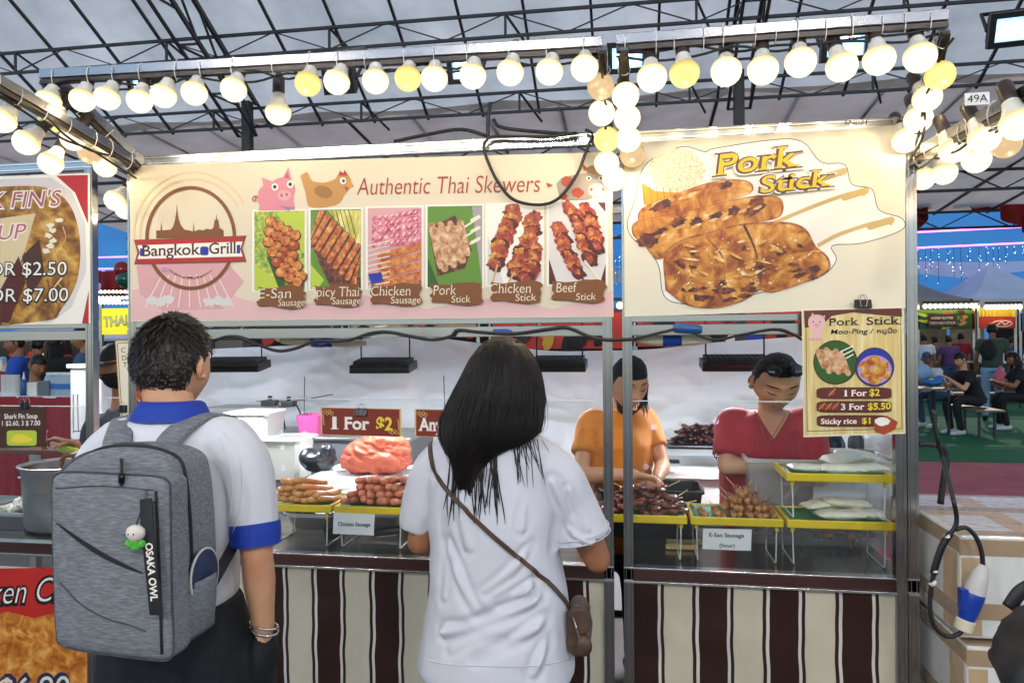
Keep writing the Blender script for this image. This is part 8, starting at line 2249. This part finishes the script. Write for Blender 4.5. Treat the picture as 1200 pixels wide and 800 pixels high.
mb = MB(); b = PD(1092, 448, 11.9); mb.ell(b, (.16, .14, .06)); mb.ell(b + V((.1, 0, .05)), (.08, .08, .07)); o, nr = remesh(mb, .02, 2); displace(o, nr, lambda v, n: .025 * noise.noise(v * 12)); tag(o.build('plastic_bag', 'bottle_blue', None, 180), 'blue plastic bag on the dining table', 'plastic bag')
mb = MB(); b = PD(1082, 436, 12.2); mb.ell(b, (.14, .1, .13)); o, nr = remesh(mb, .02, 2); displace(o, nr, lambda v, n: .03 * noise.noise(v * 10)); tag(o.build('plastic_bag', 'cl_lblue', None, 180), 'pale blue plastic bag at the far end of the dining table', 'plastic bag')
p3 = PD(1163, 440, 14.0)
standing(p3.x, p3.y, PI * .42, 1.84, 'standing man in a dark green t-shirt walking away with a bag', 'cl_green', 'cl_lblue', 'skin_brown', group=GA)
mb = MB(); b = PD(1172, 446, 13.7); b.z = .78; mb.ell(b, (.13, .1, .19)); mb.ell(b + V((0, 0, .2)), (.04, .03, .08)); o, nr = remesh(mb, .02, 2); displace(o, nr, lambda v, n: .03 * noise.noise(v * 9)); tag(o.build('plastic_bag', 'pink_bag', None, 180) if mat('pink_bag', '#d8607a', .35) else None, 'pink plastic bag carried by the standing man', 'plastic bag')
mb = MB(); b = PD(1158, 410, 13.75); mb.ell(b, (.14, .09, .2)); mb.ell(b + V((0, 0, -.02)), (.15, .07, .16)); o, nr = remesh(mb, .02, 3); tag(o.build('sling_bag', 'cl_black', None, 180), 'black sling bag on the back of the standing man', 'bag')
p4 = PD(1189, 440, 16.0)
trestle(p4.x - .3, p4.y, 1.3, .75, .75, 'table behind the standing man at the right edge'); trestle(p4.x + .1, p4.y - 2.4, 1.2, .35, .45, 'empty bench at the right edge of the picture', 'bench', 'bench'); trestle(p4.x - 1.2, p4.y - 1.0, 1.1, .35, .45, 'empty bench behind the standing man', 'bench', 'bench')
p5 = PD(1203, 430, 12.5); seated(p5.x, p5.y, PI, 'person in dark clothes cut by the right edge of the picture', 'cl_black', 'cl_black', group=GA, hairfn=long_hair('hair_black', .25, 4))
for px, d, sh_, lab in ((1096, 18.6, 'cl_grey', 'far customer in grey before the maroon stall banner'), (1126, 18.8, 'cl_red', 'far customer in red before the maroon stall banner'), (1112, 18.2, 'cl_purple', 'far customer in purple standing near the capped diner'), (1186, 18.4, 'cl_blue', 'far customer in blue beside the fries sign'), (1083, 18.0, 'cl_white', 'far customer in white next to the right post')):
    q = PD(px, 400, d); standing(q.x, q.y, PI * .5 + U(-.5, .5), 1.62 + U(-.05, .1), lab, sh_, 'cl_denim', group=GA, pose=rnd.choice(('down', 'fold')))
GB = 'people behind the soup stall'
def leftp(px, pyh, y, label, shirt, tr, pose='fold', face=PI * 1.5, hairfn=None, skin='skin_tan'):
    q = PY(px, pyh, y); h = max(1.3, min(1.78, q.z + .11)); standing(q.x, y, face, h, label, shirt, tr, skin, hairfn, pose, GB)
leftp(21, 402, 7.4, 'person in a bright blue top behind the soup stall', 'cl_blue', 'cl_denim', face=PI * 1.25)
seat_p = PY(31, 416, 6.85); seated(seat_p.x, 6.85, PI * 1.9, 'man in dark grey sitting before the blue top', 'cl_grey', 'cl_black', h=seat_p.z - .86 if seat_p.z > 1.2 else .46, group=GB) if seat_p.z - .86 < .8 else None
leftp(44, 404, 7.6, 'person in black seen from behind beside the blue top', 'cl_black', 'cl_black', face=PI * .5)
leftp(62, 402, 7.2, 'long haired woman in black near the red balloon stall', 'cl_black', 'cl_red', hairfn=long_hair('hair_black', .4, 7), face=PI * .6)
leftp(74, 400, 7.9, 'woman in red further back behind the soup stall', 'cl_red', 'cl_black', hairfn=long_hair('hair_brown', .3, 9), face=PI * 1.3)
leftp(100, 396, 7.0, 'man in dark denim leaning in beside the white freezer', 'cl_denim', 'cl_black', face=PI * 1.15)
